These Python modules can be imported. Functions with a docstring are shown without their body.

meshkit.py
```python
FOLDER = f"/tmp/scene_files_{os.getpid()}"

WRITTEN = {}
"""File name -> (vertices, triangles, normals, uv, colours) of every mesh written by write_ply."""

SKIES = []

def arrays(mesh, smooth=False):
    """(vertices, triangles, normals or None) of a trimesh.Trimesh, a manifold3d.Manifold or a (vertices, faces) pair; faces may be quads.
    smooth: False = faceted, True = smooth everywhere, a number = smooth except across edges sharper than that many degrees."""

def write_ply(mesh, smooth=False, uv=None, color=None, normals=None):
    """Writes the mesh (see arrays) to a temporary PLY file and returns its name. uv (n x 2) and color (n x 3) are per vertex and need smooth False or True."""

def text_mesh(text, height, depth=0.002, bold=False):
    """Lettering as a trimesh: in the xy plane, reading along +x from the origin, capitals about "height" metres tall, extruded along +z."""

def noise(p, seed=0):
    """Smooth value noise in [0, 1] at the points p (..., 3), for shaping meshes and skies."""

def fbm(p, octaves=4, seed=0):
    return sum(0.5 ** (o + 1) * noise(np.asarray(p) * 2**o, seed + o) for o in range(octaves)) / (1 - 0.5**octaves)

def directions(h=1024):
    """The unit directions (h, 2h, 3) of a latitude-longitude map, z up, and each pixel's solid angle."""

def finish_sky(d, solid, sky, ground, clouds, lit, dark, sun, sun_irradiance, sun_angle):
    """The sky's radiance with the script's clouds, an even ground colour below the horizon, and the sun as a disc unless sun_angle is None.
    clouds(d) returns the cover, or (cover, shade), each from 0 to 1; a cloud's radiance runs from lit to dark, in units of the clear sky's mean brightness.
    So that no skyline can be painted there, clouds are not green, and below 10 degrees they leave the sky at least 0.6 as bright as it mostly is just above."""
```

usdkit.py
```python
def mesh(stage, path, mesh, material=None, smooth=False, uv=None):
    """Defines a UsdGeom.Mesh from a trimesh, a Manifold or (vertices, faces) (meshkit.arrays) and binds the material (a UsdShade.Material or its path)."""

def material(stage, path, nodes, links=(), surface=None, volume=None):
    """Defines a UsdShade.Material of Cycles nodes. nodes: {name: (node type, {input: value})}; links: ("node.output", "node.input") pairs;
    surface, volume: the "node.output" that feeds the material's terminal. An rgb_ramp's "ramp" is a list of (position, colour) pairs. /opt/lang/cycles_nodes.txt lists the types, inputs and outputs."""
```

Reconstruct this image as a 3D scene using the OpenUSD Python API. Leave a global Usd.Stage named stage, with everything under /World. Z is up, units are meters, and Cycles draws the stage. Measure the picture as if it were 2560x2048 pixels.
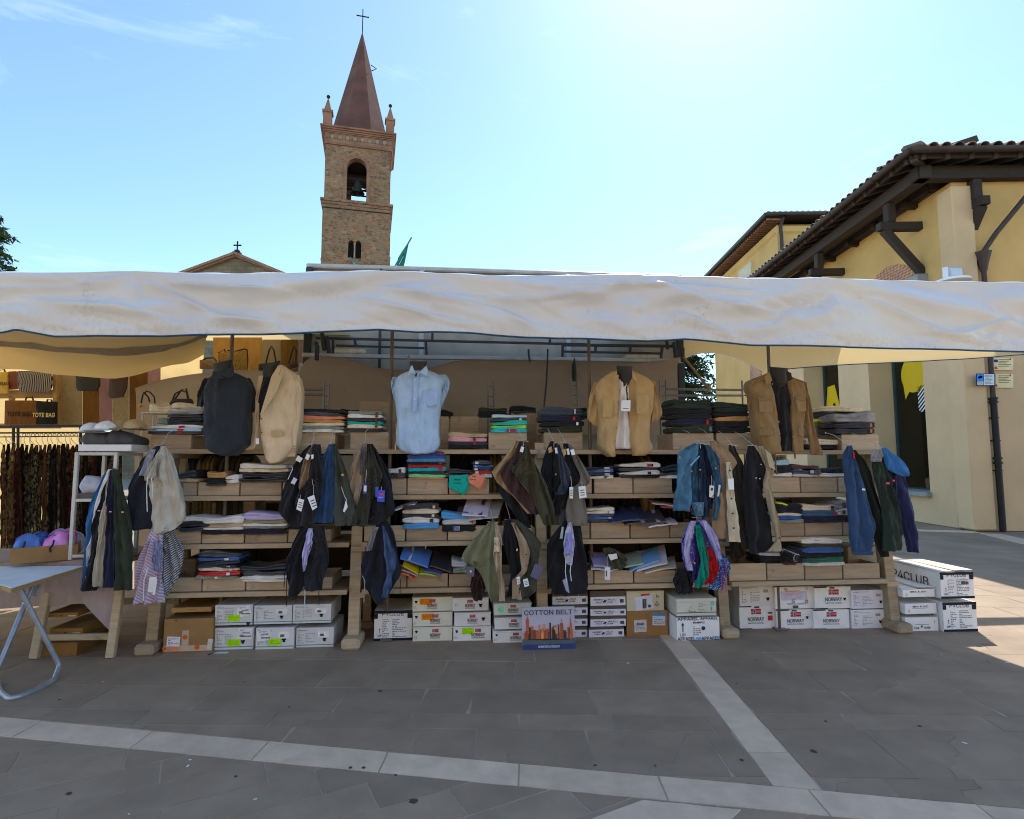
import math, random
import numpy as np, trimesh, usdkit, meshkit
from pxr import Usd, UsdGeom, UsdLux, UsdShade, Gf, Sdf, Vt
import shapely
from shapely.geometry import Polygon, LineString, box as sbox
from shapely import affinity
from shapely.ops import split as ssplit
random.seed(7); rng = np.random.default_rng(7)
stage = Usd.Stage.CreateInMemory()
UsdGeom.SetStageUpAxis(stage, 'Z'); UsdGeom.SetStageMetersPerUnit(stage, 1.0)
UsdGeom.Xform.Define(stage, '/World'); UsdGeom.Scope.Define(stage, '/World/Looks')

# ---------------------------------------------------------------- camera, sky, sun
PITCH, YAW, EYE, FPX = math.radians(5.0), math.radians(1.53), np.array([0, 0, 1.55]), 1425.0
CF = np.array([-math.sin(YAW)*math.cos(PITCH), math.cos(YAW)*math.cos(PITCH), math.sin(PITCH)])
CR = np.array([math.cos(YAW), math.sin(YAW), 0]); CU = np.cross(CR, CF)
cam = UsdGeom.Camera.Define(stage, '/World/camera')
cam.CreateHorizontalApertureAttr(36.0); cam.CreateVerticalApertureAttr(28.8); cam.CreateFocalLengthAttr(36*FPX/2560)
cam.CreateClippingRangeAttr(Gf.Vec2f(0.05, 3000))
cam.CreateExposureAttr(EXPO := 1.05)
cam.AddTransformOp().Set(Gf.Matrix4d(*CR, 0, *CU, 0, *(-CF), 0, *EYE, 1))
SUN_AZ, SUN_EL = math.radians(20), math.radians(50)
TOSUN = np.array([math.sin(SUN_AZ)*math.cos(SUN_EL), math.cos(SUN_AZ)*math.cos(SUN_EL), math.sin(SUN_EL)])
usdkit.material(stage, '/World/Looks/sky', {
    's': ('sky_texture', {'sky_type': 'single_scattering', 'sun_disc': False, 'sun_elevation': SUN_EL, 'sun_rotation': SUN_AZ,
                          'air_density': 0.9, 'aerosol_density': 0.26, 'ozone_density': 1.0, 'altitude': 100.0}),
    'tc': ('texture_coordinate', {}), 'mp': ('mapping', {'scale': (2.2, 2.2, 7.0)}),
    'n': ('noise_texture', {'scale': 1.3, 'detail': 7.0, 'roughness': 0.62, 'distortion': 0.6}),
    'r': ('rgb_ramp', {'ramp': [(0.55, (0, 0, 0)), (0.8, (0.22, 0.22, 0.22))]}),
    'm': ('mix', {'mix_type': 'mix', 'color2': (9.0, 9.2, 9.6)}),
    'wb': ('mix', {'mix_type': 'multiply', 'fac': 1.0, 'color2': (0.84, 0.95, 0.95)}), 'b': ('background_shader', {'strength': 0.14})},
    [('tc.generated', 'mp.vector'), ('mp.vector', 'n.vector'), ('n.fac', 'r.fac'), ('r.color', 'm.fac'), ('s.color', 'm.color1'), ('m.color', 'wb.color1'), ('wb.color', 'b.color')], surface='b.background')
dome = UsdLux.DomeLight.Define(stage, '/World/sky')
UsdShade.MaterialBindingAPI.Apply(dome.GetPrim()).Bind(UsdShade.Material.Get(stage, '/World/Looks/sky'))
dome.GetPrim().SetCustomDataByKey('kind', 'structure')
sun = UsdLux.DistantLight.Define(stage, '/World/sun')
sun.CreateIntensityAttr(0.75); sun.CreateAngleAttr(0.5); sun.CreateColorAttr(Gf.Vec3f(1.0, 0.93, 0.82)); sun.CreateNormalizeAttr(True)
_x = np.cross([0, 0, 1.0], TOSUN); _x /= np.linalg.norm(_x); _y = np.cross(TOSUN, _x)
sun.AddTransformOp().Set(Gf.Matrix4d(*_x, 0, *_y, 0, *TOSUN, 0, 0, 0, 20, 1))

# ---------------------------------------------------------------- measuring: where a sight line meets a real plane
def ray(x, y): return CF + CR*(x-1280)/FPX - CU*(y-1024)/FPX
def on_ground(p, z=0.0):
    d = ray(*p); return EYE + d*(z-EYE[2])/d[2]
def on_y(p, Y): d = ray(*p); return EYE + d*Y/d[1]
def on_x(p, X): d = ray(*p); return EYE + d*X/d[0]
def crop(ox, oy, s): return lambda x, y: (ox+x/s, oy+y/s)
cA, cB = crop(0, 800, 3.3173), crop(0, 1280, 3.3173)
cC, cD, cE, cF_ = crop(320, 860, 3.75), crop(320, 1240, 3.75), crop(720, 820, 3.75), crop(840, 1200, 3.75)
cG, cH, cI, cJ = crop(1200, 820, 3.75), crop(1300, 1200, 3.75), crop(1640, 840, 3.75), crop(1760, 1200, 3.75)
cK, cL, cM, cN, cO, cP = crop(2060, 840, 3.45), crop(2200, 1300, 4.7917), crop(760, 0, 5.0733), crop(760, 300, 4.3133), crop(1740, 320, 2.629), crop(0, 500, 2.3956)
cT, cU = crop(860, 660, 2.507), crop(1660, 660, 2.3956)
ST_A, ST_B = np.array([-3.04, 4.62, 0]), math.radians(6.63)           # the stall's left front post and the way its front runs
SX, SN = np.array([math.cos(ST_B), math.sin(ST_B), 0]), np.array([-math.sin(ST_B), math.cos(ST_B), 0])
def S(u, v, z): return ST_A + SX*u + SN*v + np.array([0, 0, z])
def on_stall(p, v=0.0):
    """(u, z) where the sight line meets the upright plane v metres behind the stall's front."""
    d = ray(*p); t = (np.dot(ST_A-EYE, SN)+v)/np.dot(d, SN); q = EYE+d*t-ST_A
    return np.dot(q, SX), EYE[2]+d[2]*t
def stall_ground(p):
    q = on_ground(p)-ST_A; return np.dot(q, SX), np.dot(q, SN)

# ---------------------------------------------------------------- names, things and parts
_n = {}
def numbered(parent, name):
    k = _n.get((parent, name), -1)+1; _n[(parent, name)] = k
    return f'{parent}/{name}' + (f'_{k:03d}' if k else '')
def tag(o, label=None, cat=None, group=None, kind=None):
    for k, t in (('label', label), ('category', cat), ('group', group), ('kind', kind)):
        if t: o.SetCustomDataByKey(k, t)
    return o
def thing(name, label, cat, loc=(0, 0, 0), rz=0.0, group=None, kind=None):
    x = UsdGeom.Xform.Define(stage, numbered('/World', name))
    x.AddTranslateOp().Set(Gf.Vec3d(*map(float, loc))); x.AddRotateZOp().Set(math.degrees(rz))
    return tag(x.GetPrim(), label, cat, group, kind)
class MB:
    def __init__(s): s.v, s.f, s.n = [], [], 0
    def add(s, m, T=None):
        if isinstance(m, tuple): v, f = np.asarray(m[0], float), np.asarray(m[1], int)
        elif hasattr(m, 'to_mesh'): q = m.to_mesh(); v, f = q.vert_properties[:, :3].astype(float), q.tri_verts.astype(int)
        else: v, f = np.array(m.vertices), np.array(m.faces)
        if f.shape[1] == 4: f = np.vstack([f[:, [0, 1, 2]], f[:, [0, 2, 3]]])
        if T is not None: v = v @ T[:3, :3].T + T[:3, 3]
        s.v.append(v); s.f.append(f+s.n); s.n += len(v); return s
    def box(s, c, size, rz=0.0, bev=0.0, T=None):
        s.add(bevbox(size, bev), _T(c, rz) if T is None else T); return s
    def bar(s, a, b, w, h=None, bev=0.0):
        a, b = np.asarray(a, float), np.asarray(b, float); d = b-a; L = np.linalg.norm(d); d /= L
        up = np.array([0, 0, 1.0]) if abs(d[2]) < 0.95 else np.array([0, 1.0, 0])
        x = np.cross(d, up); x /= np.linalg.norm(x); y = np.cross(x, d)
        T = np.eye(4); T[:3, 0] = x; T[:3, 1] = d; T[:3, 2] = y; T[:3, 3] = (a+b)/2
        s.add(bevbox((w, L, h or w), bev), T); return s
    def tube(s, pts, r, sides=8):
        p = np.asarray(pts, float); t = np.gradient(p, axis=0); t /= np.linalg.norm(t, axis=1, keepdims=True)+1e-12
        up = np.array([0, 0, 1.0]) if np.abs(t[:, 2]).max() < 0.9 else (np.array([1.0, 0, 0]) if np.abs(t[:, 0]).max() < 0.9 else np.array([0.3, 1.0, 0.2]))
        a = np.cross(t, up); a /= np.linalg.norm(a, axis=1, keepdims=True)+1e-12; b = np.cross(t, a)
        th = np.arange(sides)*2*np.pi/sides; rr = np.broadcast_to(r, (len(p),))
        v = p[:, None]+rr[:, None, None]*(np.cos(th)[None, :, None]*a[:, None]+np.sin(th)[None, :, None]*b[:, None])
        n = len(p); f = [(i*sides+j, (i+1)*sides+j, (i+1)*sides+(j+1) % sides, i*sides+(j+1) % sides) for i in range(n-1) for j in range(sides)]
        f = np.array(f); f = np.vstack([f[:, [0, 1, 2]], f[:, [0, 2, 3]]])
        cap = [(0, (j+1), j) for j in range(1, sides-1)]+[((n-1)*sides, (n-1)*sides+j, (n-1)*sides+j+1) for j in range(1, sides-1)]
        s.add((v.reshape(-1, 3), np.vstack([f, np.array(cap)]))); return s
    def prism(s, poly, h, T=None):
        for g in getattr(poly, 'geoms', [poly]):
            if g.area > 1e-9: s.add(trimesh.creation.extrude_polygon(g, h, engine='earcut'), T)
        return s
    def mesh(s): return np.vstack(s.v), np.vstack(s.f)
    def build(s, name, mat, parent=None, smooth=False, label=None):
        if not s.v: return None
        path = numbered(str(parent.GetPath()) if parent else '/World', name)
        o = usdkit.mesh(stage, path, s.mesh(), M(mat), smooth).GetPrim()
        if label: o.SetCustomDataByKey('label', label)
        return o
def _T(c, rz=0.0, rx=0.0, ry=0.0):
    cz, sz, cx, sx, cy, sy = math.cos(rz), math.sin(rz), math.cos(rx), math.sin(rx), math.cos(ry), math.sin(ry)
    T = np.eye(4)
    T[:3, :3] = np.array([[cz, -sz, 0], [sz, cz, 0], [0, 0, 1]]) @ np.array([[1, 0, 0], [0, cx, -sx], [0, sx, cx]]) @ np.array([[cy, 0, sy], [0, 1, 0], [-sy, 0, cy]])
    T[:3, 3] = c; return T
UP = np.array([[1, 0, 0, 0], [0, 0, -1, 0], [0, 1, 0, 0], [0, 0, 0, 1.0]])   # xy drawing -> upright, facing -y
_bb = {}
def bevbox(size, bev=0.0):
    sx, sy, sz = [max(abs(k), 1e-4)/2 for k in size]
    if bev <= 0:
        m = trimesh.creation.box((2*sx, 2*sy, 2*sz)); return np.array(m.vertices), np.array(m.faces)
    b = min(bev, 0.45*2*min(sx, sy, sz)); pts = []
    for x in (-1, 1):
        for y in (-1, 1):
            for z in (-1, 1):
                pts += [(x*sx, y*(sy-b), z*(sz-b)), (x*(sx-b), y*sy, z*(sz-b)), (x*(sx-b), y*(sy-b), z*sz)]
    if 'f' not in _bb:
        h = trimesh.convex.convex_hull(np.array(pts)/[2*sx, 2*sy, 2*sz]); _bb['k'] = 1
    h = trimesh.convex.convex_hull(np.array(pts)); return np.array(h.vertices), np.array(h.faces)
def spline(pts, n=6):
    from scipy.interpolate import CubicSpline
    p = np.asarray(pts, float); d = np.r_[0, np.cumsum(np.sqrt(np.linalg.norm(np.diff(p, axis=0), axis=1)))]; return CubicSpline(d, p)(np.interp(np.linspace(0, len(p)-1, (len(p)-1)*n+1), np.arange(len(p)), d))
def smooth_noise(p, s, seed=0): return meshkit.fbm(np.asarray(p)*s, 3, seed)-0.5

# ---------------------------------------------------------------- materials (all procedural)
def lin(c):
    if isinstance(c, str): c = [int(c[i:i+2], 16) for i in (0, 2, 4)]
    c = np.asarray(c, float)/255; return np.where(c < 0.04045, c/12.92, ((c+0.055)/1.055)**2.4)
_m = {}
def add_mat(key, *a, **k): _m[key] = usdkit.material(stage, '/World/Looks/'+key, *a, **k); return key
def M(key):
    if not isinstance(key, str): return key
    if key not in _m:
        kind, c = key.split('_')[:2]; MAKERS[kind](key, lin(c))
    return _m[key]
def two(c, lo, hi): return [(0.3, tuple(np.clip(c*lo, 0, .95))), (0.7, tuple(np.clip(c*hi, 0, .95)))]
def surf(key, c, scale, lo, hi, rough, bump=0.0, bscale=None, spec=0.3, detail=5.0, sheen=0.0, coat=0.0, mapscale=None, metal=0.0, coord='geo', bdist=0.01):
    n = {'g': ('geometry', {}), 't': ('texture_coordinate', {}), 'n': ('noise_texture', {'scale': scale, 'detail': detail, 'roughness': 0.6}), 'r': ('rgb_ramp', {'ramp': two(c, lo, hi)}),
         'p': ('principled_bsdf', {'roughness': rough, 'specular_ior_level': spec, 'sheen_weight': sheen, 'coat_weight': coat, 'coat_roughness': 0.25, 'metallic': metal})}
    src = 'g.position' if coord == 'geo' else 't.object'
    l = [('n.fac', 'r.fac'), ('r.color', 'p.base_color')]
    if mapscale: n['mp'] = ('mapping', {'scale': mapscale}); l += [(src, 'mp.vector'), ('mp.vector', 'n.vector')]
    else: l += [(src, 'n.vector')]
    if bump:
        n['n2'] = ('noise_texture', {'scale': bscale or scale*4, 'detail': 4.0}); n['b'] = ('bump', {'strength': bump, 'distance': bdist})
        l += [('mp.vector' if mapscale else src, 'n2.vector'), ('n2.fac', 'b.height'), ('b.normal', 'p.normal')]
    return add_mat(key, n, l, surface='p.BSDF')
K = 1.3                                                               # seen in the shade -> the thing's own colour
def alb(c, k=K): return np.clip(c*k, 0.006, 0.82)
MAKERS = {
    'cloth': lambda key, c: surf(key, alb(c), 14, 0.86, 1.1, 0.92, 0.75, 13, 0.15, sheen=0.12, mapscale=(1, 1, .45), bdist=.03),
    'knit': lambda key, c: surf(key, alb(c), 40, 0.8, 1.15, 0.95, 0.5, 160, 0.1, sheen=0.15),
    'poly': lambda key, c: surf(key, alb(c), 10, 0.9, 1.08, 0.35, 0.6, 26, 0.5, coat=0.55),      # a garment in its clear bag
    'denim': lambda key, c: surf(key, alb(c), 9, 0.6, 1.45, 0.9, 0.5, 220, 0.15),
    'card': lambda key, c: surf(key, alb(c, 1.7), 5, 0.9, 1.06, 0.8, 0.15, 40, 0.25),
    'kraft': lambda key, c: surf(key, alb(c), 6, 0.82, 1.1, 0.85, 0.25, 60, 0.2),
    'paint': lambda key, c: surf(key, alb(c), 3, 0.85, 1.1, 0.55, 0.1, 30, 0.4),
    'ink': lambda key, c: surf(key, alb(c), 30, 0.85, 1.1, 0.7, spec=0.2),
    'metal': lambda key, c: surf(key, alb(c), 12, 0.8, 1.15, 0.4, 0.05, 60, 0.5, metal=0.6),
    'leather': lambda key, c: surf(key, alb(c), 20, 0.8, 1.2, 0.5, 0.3, 90, 0.4),
    'plaster': lambda key, c: surf(key, np.clip(c*0.95, 0, .8), 1.2, 0.9, 1.06, 0.9, 0.25, 40, 0.2),
}
def wood(key, c, dark, rough=0.75):
    """painted or raw boards: long grain, worn edges, stains with a shape of their own"""
    return add_mat(key, {'g': ('texture_coordinate', {}), 'o': ('object_info', {}), 'mp': ('mapping', {'scale': (2.2, 18, 22)}), 'n': ('noise_texture', {'scale': 2.0, 'detail': 6.0, 'distortion': 0.5}),
        'r': ('rgb_ramp', {'ramp': two(c, 0.78, 1.08)}), 'n2': ('noise_texture', {'scale': 7.0, 'detail': 7.0, 'roughness': 0.7}), 'r2': ('rgb_ramp', {'ramp': [(0.60, (0, 0, 0)), (0.72, (0.75, 0.75, 0.75))]}),
        'ad': ('vector_math', {'math_type': 'add'}), 'mx': ('mix', {'mix_type': 'mix', 'color2': tuple(dark)}),
        'v': ('math', {'math_type': 'multiply_add', 'value2': 0.45, 'value3': 0.74}), 'vv': ('mix', {'mix_type': 'multiply', 'fac': 1.0}),
        'b': ('bump', {'strength': 0.3, 'distance': 0.004}), 'p': ('principled_bsdf', {'roughness': rough, 'specular_ior_level': 0.3})},
        [('g.object', 'ad.vector1'), ('o.random', 'ad.vector2'), ('ad.vector', 'mp.vector'), ('mp.vector', 'n.vector'), ('n.fac', 'r.fac'), ('ad.vector', 'n2.vector'), ('n2.fac', 'r2.fac'), ('r.color', 'mx.color1'), ('r2.color', 'mx.fac'),
         ('o.random', 'v.value1'), ('v.value', 'vv.color2'), ('mx.color', 'vv.color1'), ('vv.color', 'p.base_color'), ('n.fac', 'b.height'), ('b.normal', 'p.normal')], surface='p.BSDF')
# ================================================================ the setting: ground, paving
STONE = lin('7d7b74')*0.85
def stone_mat(key, c, scale=3.0, lo=0.82, hi=1.14):
    return add_mat(key, {'g': ('geometry', {}), 'o': ('object_info', {}), 'n': ('noise_texture', {'scale': scale, 'detail': 8.0, 'roughness': 0.62}), 'r': ('rgb_ramp', {'ramp': two(c, lo, hi)}),
        'v': ('math', {'math_type': 'multiply_add', 'value2': 0.20, 'value3': 0.90}), 'm': ('mix', {'mix_type': 'multiply', 'fac': 1.0}),
        'n3': ('noise_texture', {'scale': 22.0, 'detail': 3.0}), 'r3': ('rgb_ramp', {'ramp': [(0.74, (1, 1, 1)), (0.80, (0.7, 0.7, 0.7))]}), 'm3': ('mix', {'mix_type': 'multiply', 'fac': 0.8}),
        'n2': ('noise_texture', {'scale': 38.0, 'detail': 7.0, 'roughness': 0.7}), 'b': ('bump', {'strength': 0.35, 'distance': 0.006}), 'p': ('principled_bsdf', {'roughness': 0.68, 'specular_ior_level': 0.35})},
        [('g.position', 'n.vector'), ('n.fac', 'r.fac'), ('r.color', 'm.color1'), ('o.random', 'v.value1'), ('v.value', 'm.color2'), ('g.position', 'n3.vector'), ('n3.fac', 'r3.fac'), ('m.color', 'm3.color1'), ('r3.color', 'm3.color2'),
         ('m3.color', 'p.base_color'), ('g.position', 'n2.vector'), ('n2.fac', 'b.height'), ('b.normal', 'p.normal')], surface='p.BSDF')
stone_mat('slab_stone', np.array([0.345, 0.255, 0.178])); stone_mat('band_stone', np.array([0.72, 0.545, 0.40]), 6.0, 0.85, 1.12)
stone_mat('mortar', np.array([0.50, 0.40, 0.30]), 9.0)
add_mat('far_paving', {'g': ('geometry', {}), 'mp': ('mapping', {'rotation': (0, 0, 0)}), 'bt': ('brick_texture', {'scale': 1.0, 'brick_width': 0.85, 'row_height': 0.44, 'mortar_size': 0.008, 'color1': (0.345, 0.255, 0.178), 'color2': (0.305, 0.23, 0.16), 'mortar': (0.36, 0.33, 0.27)}),
    'n': ('noise_texture', {'scale': 1.2, 'detail': 8.0}), 'r': ('rgb_ramp', {'ramp': [(0.3, (0.75,)*3), (0.7, (1.15,)*3)]}), 'm': ('mix', {'mix_type': 'multiply', 'fac': 1.0}), 'p': ('principled_bsdf', {'roughness': 0.7})},
    [('g.position', 'mp.vector'), ('mp.vector', 'bt.vector'), ('g.position', 'n.vector'), ('n.fac', 'r.fac'), ('bt.color', 'm.color1'), ('r.color', 'm.color2'), ('m.color', 'p.base_color')], surface='p.BSDF')
tag(MB().add((np.array([[-600, -600, -0.012], [600, -600, -0.012], [600, 600, -0.012], [-600, 600, -0.012]]), np.array([[0, 1, 2], [0, 2, 3]]))).build('ground', 'far_paving'), 'grey stone square paving reaching to the far buildings', 'ground', kind='structure')
pav = thing('pavement', 'dark grey stone slabs laid in rows with pale mortar joints', 'pavement', kind='structure')
XL, XR, YN, YF = -6.4, 7.4, 1.0, 7.9
MB().add((np.array([[XL, YN, -0.0026], [XR, YN, -0.0026], [XR, YF, -0.0026], [XL, YF, -0.0026]]), np.array([[0, 1, 2], [0, 2, 3]]))).build('mortar_bed', 'mortar', pav)
def slab(poly, mat, name='slab', gap=0.009, seed=0, parent=None, ztop=0.0):
    for g in getattr(poly, 'geoms', [poly]):
        if g.area < 0.004: continue
        g = g.buffer(-gap/2, join_style='mitre')
        if g.is_empty or g.geom_type != 'Polygon': continue
        g = g.segmentize(0.09); p = np.array(g.exterior.coords)[:-1]
        p += 0.0045*np.c_[smooth_noise(np.c_[p, p[:, 0]*0+seed], 13, 3), smooth_noise(np.c_[p, p[:, 0]*0+seed], 13, 9)]*2
        q = Polygon(p)
        if not q.is_valid: q = q.buffer(0)
        if q.geom_type != 'Polygon': continue
        zt = ztop+random.uniform(-0.0008, 0.0012); t = MB()
        t.prism(q, 0.02, _T((0, 0, zt-0.02))); t.build(name, mat, parent or pav)
def b1y(x): return 3.51-0.1415*(x+3.19)                      # far edge of the pale band that crosses the foreground
band1 = Polygon([(XL, b1y(XL)), (XR, b1y(XR)), (XR, b1y(XR)-0.205), (XL, b1y(XL)-0.205)])
band2 = Polygon([(1.165, b1y(1.165)), (1.385, b1y(1.385)), (1.385, 7.9), (1.165, 7.9)])
upper = Polygon([(XL, b1y(XL)), (XR, b1y(XR)), (XR, YF), (XL, YF)]).difference(band2)
def cut_crack(g, a, b, seed):
    """breaks a slab along a jagged line from a to b"""
    t = np.linspace(-0.1, 1.1, 15); a, b = np.array(a), np.array(b); n = np.array([-(b-a)[1], (b-a)[0]]); n /= np.linalg.norm(n)
    w = smooth_noise(np.c_[t*6, t*0+seed, t*0], 1.0, seed)*0.16
    return ssplit(g, LineString(a+(b-a)*t[:, None]+n*w[:, None]))
lrows = [7.9, 7.3, 6.75, 6.2, 5.65, 5.1, 4.54, 4.00, 3.63, 3.43, 2.97, 2.4]; rrows = [7.9, 7.35, 6.8, 6.3, 5.8, 5.3, 4.80, 4.42, 4.035, 3.68, 3.475, 2.975, 2.6, 2.2]
LJ = {4.54: [-2.29, -1.45, -0.62, -0.1, .55], 4.00: [-2.82, -2.1, -1.21, -0.685, -0.365, .42], 3.63: [-2.33, -1.525, -0.705, -0.05, .5], 3.43: [-1.36, -0.62, -0.285, .33], 5.1: [-2.9, -1.6, -.8, .05, .62], 2.97: [.66]}
RJ = {4.42: [2.03, 2.9], 4.035: [2.1, 2.9, 3.6], 3.475: [1.91, 2.75], 2.975: [1.715, 2.4], 4.8: [1.9, 2.5, 3.3]}
for rows, joints, x0, x1 in ((lrows, LJ, XL, 1.165), (rrows, RJ, 1.385, XR)):
    for j in range(len(rows)-1):
        yt, yb = rows[j], rows[j+1]; xs = list(joints.get(yt, []))
        x = (xs[0] if xs else x0+random.uniform(.3, .9))
        lo = []
        while x > x0: x -= random.uniform(.6, 1.0); lo.append(x)
        x = xs[-1] if xs else (x0+.5)
        hi = []
        if not xs: xs = [x0+random.uniform(.4, .8)]; x = xs[0]
        while x < x1: x += random.uniform(.55, 1.05); hi.append(x)
        xs = [k for k in sorted([x0, x1]+lo+xs+hi) if x0 <= k <= x1]
        xs = [k for i, k in enumerate(xs) if i == 0 or k-xs[i-1] > 0.12 or k == x1]
        for a, b in zip(xs[:-1], xs[1:]):
            sk = random.uniform(-.015, .015); g = Polygon([(a-sk, yb), (b-sk, yb), (b+sk, yt), (a+sk, yt)]).intersection(upper)
            if g.is_empty: continue
            pieces = [g]
            if random.random() < (0.30 if x0 > 0 else 0.13) and g.geom_type == 'Polygon' and yb < 5.5:
                try: pieces = list(cut_crack(g, (a+random.uniform(-.1, .5)*(b-a), yb), (b-random.uniform(-.1, .6)*(b-a), yt), random.randint(0, 99)).geoms)
                except Exception: pass
            for i, q in enumerate(pieces): slab(q, 'slab_stone', gap=0.009 if len(pieces) == 1 else 0.003, seed=i)
low = Polygon([(XL, YN), (XR, YN), (XR, b1y(XR)-.205), (XL, b1y(XL)-.205)])
ca, sa = math.cos(math.radians(30)), math.sin(math.radians(30)); o0 = np.array([-2.45, 2.72])
for j in range(-9, 7):
    h = 0.235; x = -4.5+random.uniform(0, .6)
    while x < 7:
        w = random.uniform(.5, .95); P = [o0+np.array([ca*s-sa*t, sa*s+ca*t]) for s, t in ((x, j*h), (x+w, j*h), (x+w, j*h+h), (x, j*h+h))]
        g = Polygon(P).intersection(low)
        if not g.is_empty and g.bounds[3] > 2.2 and g.bounds[0] < 3.2 and g.bounds[2] > -3.4:
            dist = -0.14*(0.8)-(0)
            slab(g, 'slab_stone', seed=j)
        x += w
bxs = [XL, -4.4, -3.65, -2.89, -2.145, -1.43, -0.745, -0.045, 0.64, 1.32, 2.02, 2.8, 3.7, 4.9, XR]
for a, b in zip(bxs[:-1], bxs[1:]): slab(band1.intersection(sbox(a, 0, b, 9)), 'band_stone', 'band_stone', seed=3)
bys = [2.7, 3.21, 4.0, 4.62, 5.3, 6.1, 7.0, 7.9]
for a, b in zip(bys[:-1], bys[1:]): slab(band2.intersection(sbox(0, a, 3, b)), 'band_stone', 'band_stone', seed=5)
slab(Polygon([(.27, 2.62), (.52, 2.765), (.95, 2.70), (.8, 2.55), (.3, 2.5)]), 'band_stone', 'band_stone', ztop=0.004)   # a paler slab let into the corner
for p, q, w in (((2295, 1325), (2440, 1329), .32), ((2478, 1334), (2640, 1372), .4)):           # pale stone strips by the yellow building
    a, b = on_ground(p)[:2], on_ground(q)[:2]; n = max(2, int(np.linalg.norm(b-a)/1.1))
    for i in range(n):
        s, e = a+(b-a)*i/n, a+(b-a)*(i+1)/n; slab(LineString([s, e]).buffer(w/2, cap_style='flat'), 'band_stone', 'band_stone', ztop=-0.004)

# ================================================================ the bell tower
add_mat('rubble', {'g': ('texture_coordinate', {}), 'mp': ('mapping', {'scale': (1, 1, 1.9)}), 'v': ('voronoi_texture', {'scale': 2.6}), 'vd': ('voronoi_texture', {'scale': 2.6, 'feature': 'distance_to_edge'}),
    'hs': ('separate_color', {}), 'r': ('rgb_ramp', {'ramp': [(0, (0.115, 0.063, 0.034)), (0.35, (0.19, 0.106, 0.054)), (0.62, (0.23, 0.135, 0.07)), (0.74, (0.25, 0.073, 0.033)), (0.82, (0.195, 0.11, 0.058)), (1, (0.28, 0.18, 0.10))]}),
    'rd': ('rgb_ramp', {'ramp': [(0.02, (1, 1, 1)), (0.09, (0, 0, 0))]}), 'm': ('mix', {'color2': (0.25, 0.165, 0.09)}), 'n': ('noise_texture', {'scale': 0.35, 'detail': 6.0}), 'rn': ('rgb_ramp', {'ramp': [(.3, (.72, .72, .72)), (.7, (1.1, 1.05, 1.0))]}), 'mm': ('mix', {'mix_type': 'multiply', 'fac': 1.0}),
    'b': ('bump', {'strength': 0.7, 'distance': 0.05}), 'p': ('principled_bsdf', {'roughness': 0.92})},
    [('g.object', 'mp.vector'), ('mp.vector', 'v.vector'), ('mp.vector', 'vd.vector'), ('v.color', 'hs.color'), ('hs.r', 'r.fac'), ('vd.distance', 'rd.fac'), ('rd.color', 'm.fac'), ('r.color', 'm.color1'), ('g.object', 'n.vector'), ('n.fac', 'rn.fac'), ('m.color', 'mm.color1'), ('rn.color', 'mm.color2'), ('mm.color', 'p.base_color'), ('vd.distance', 'b.height'), ('b.normal', 'p.normal')], surface='p.BSDF')
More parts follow.
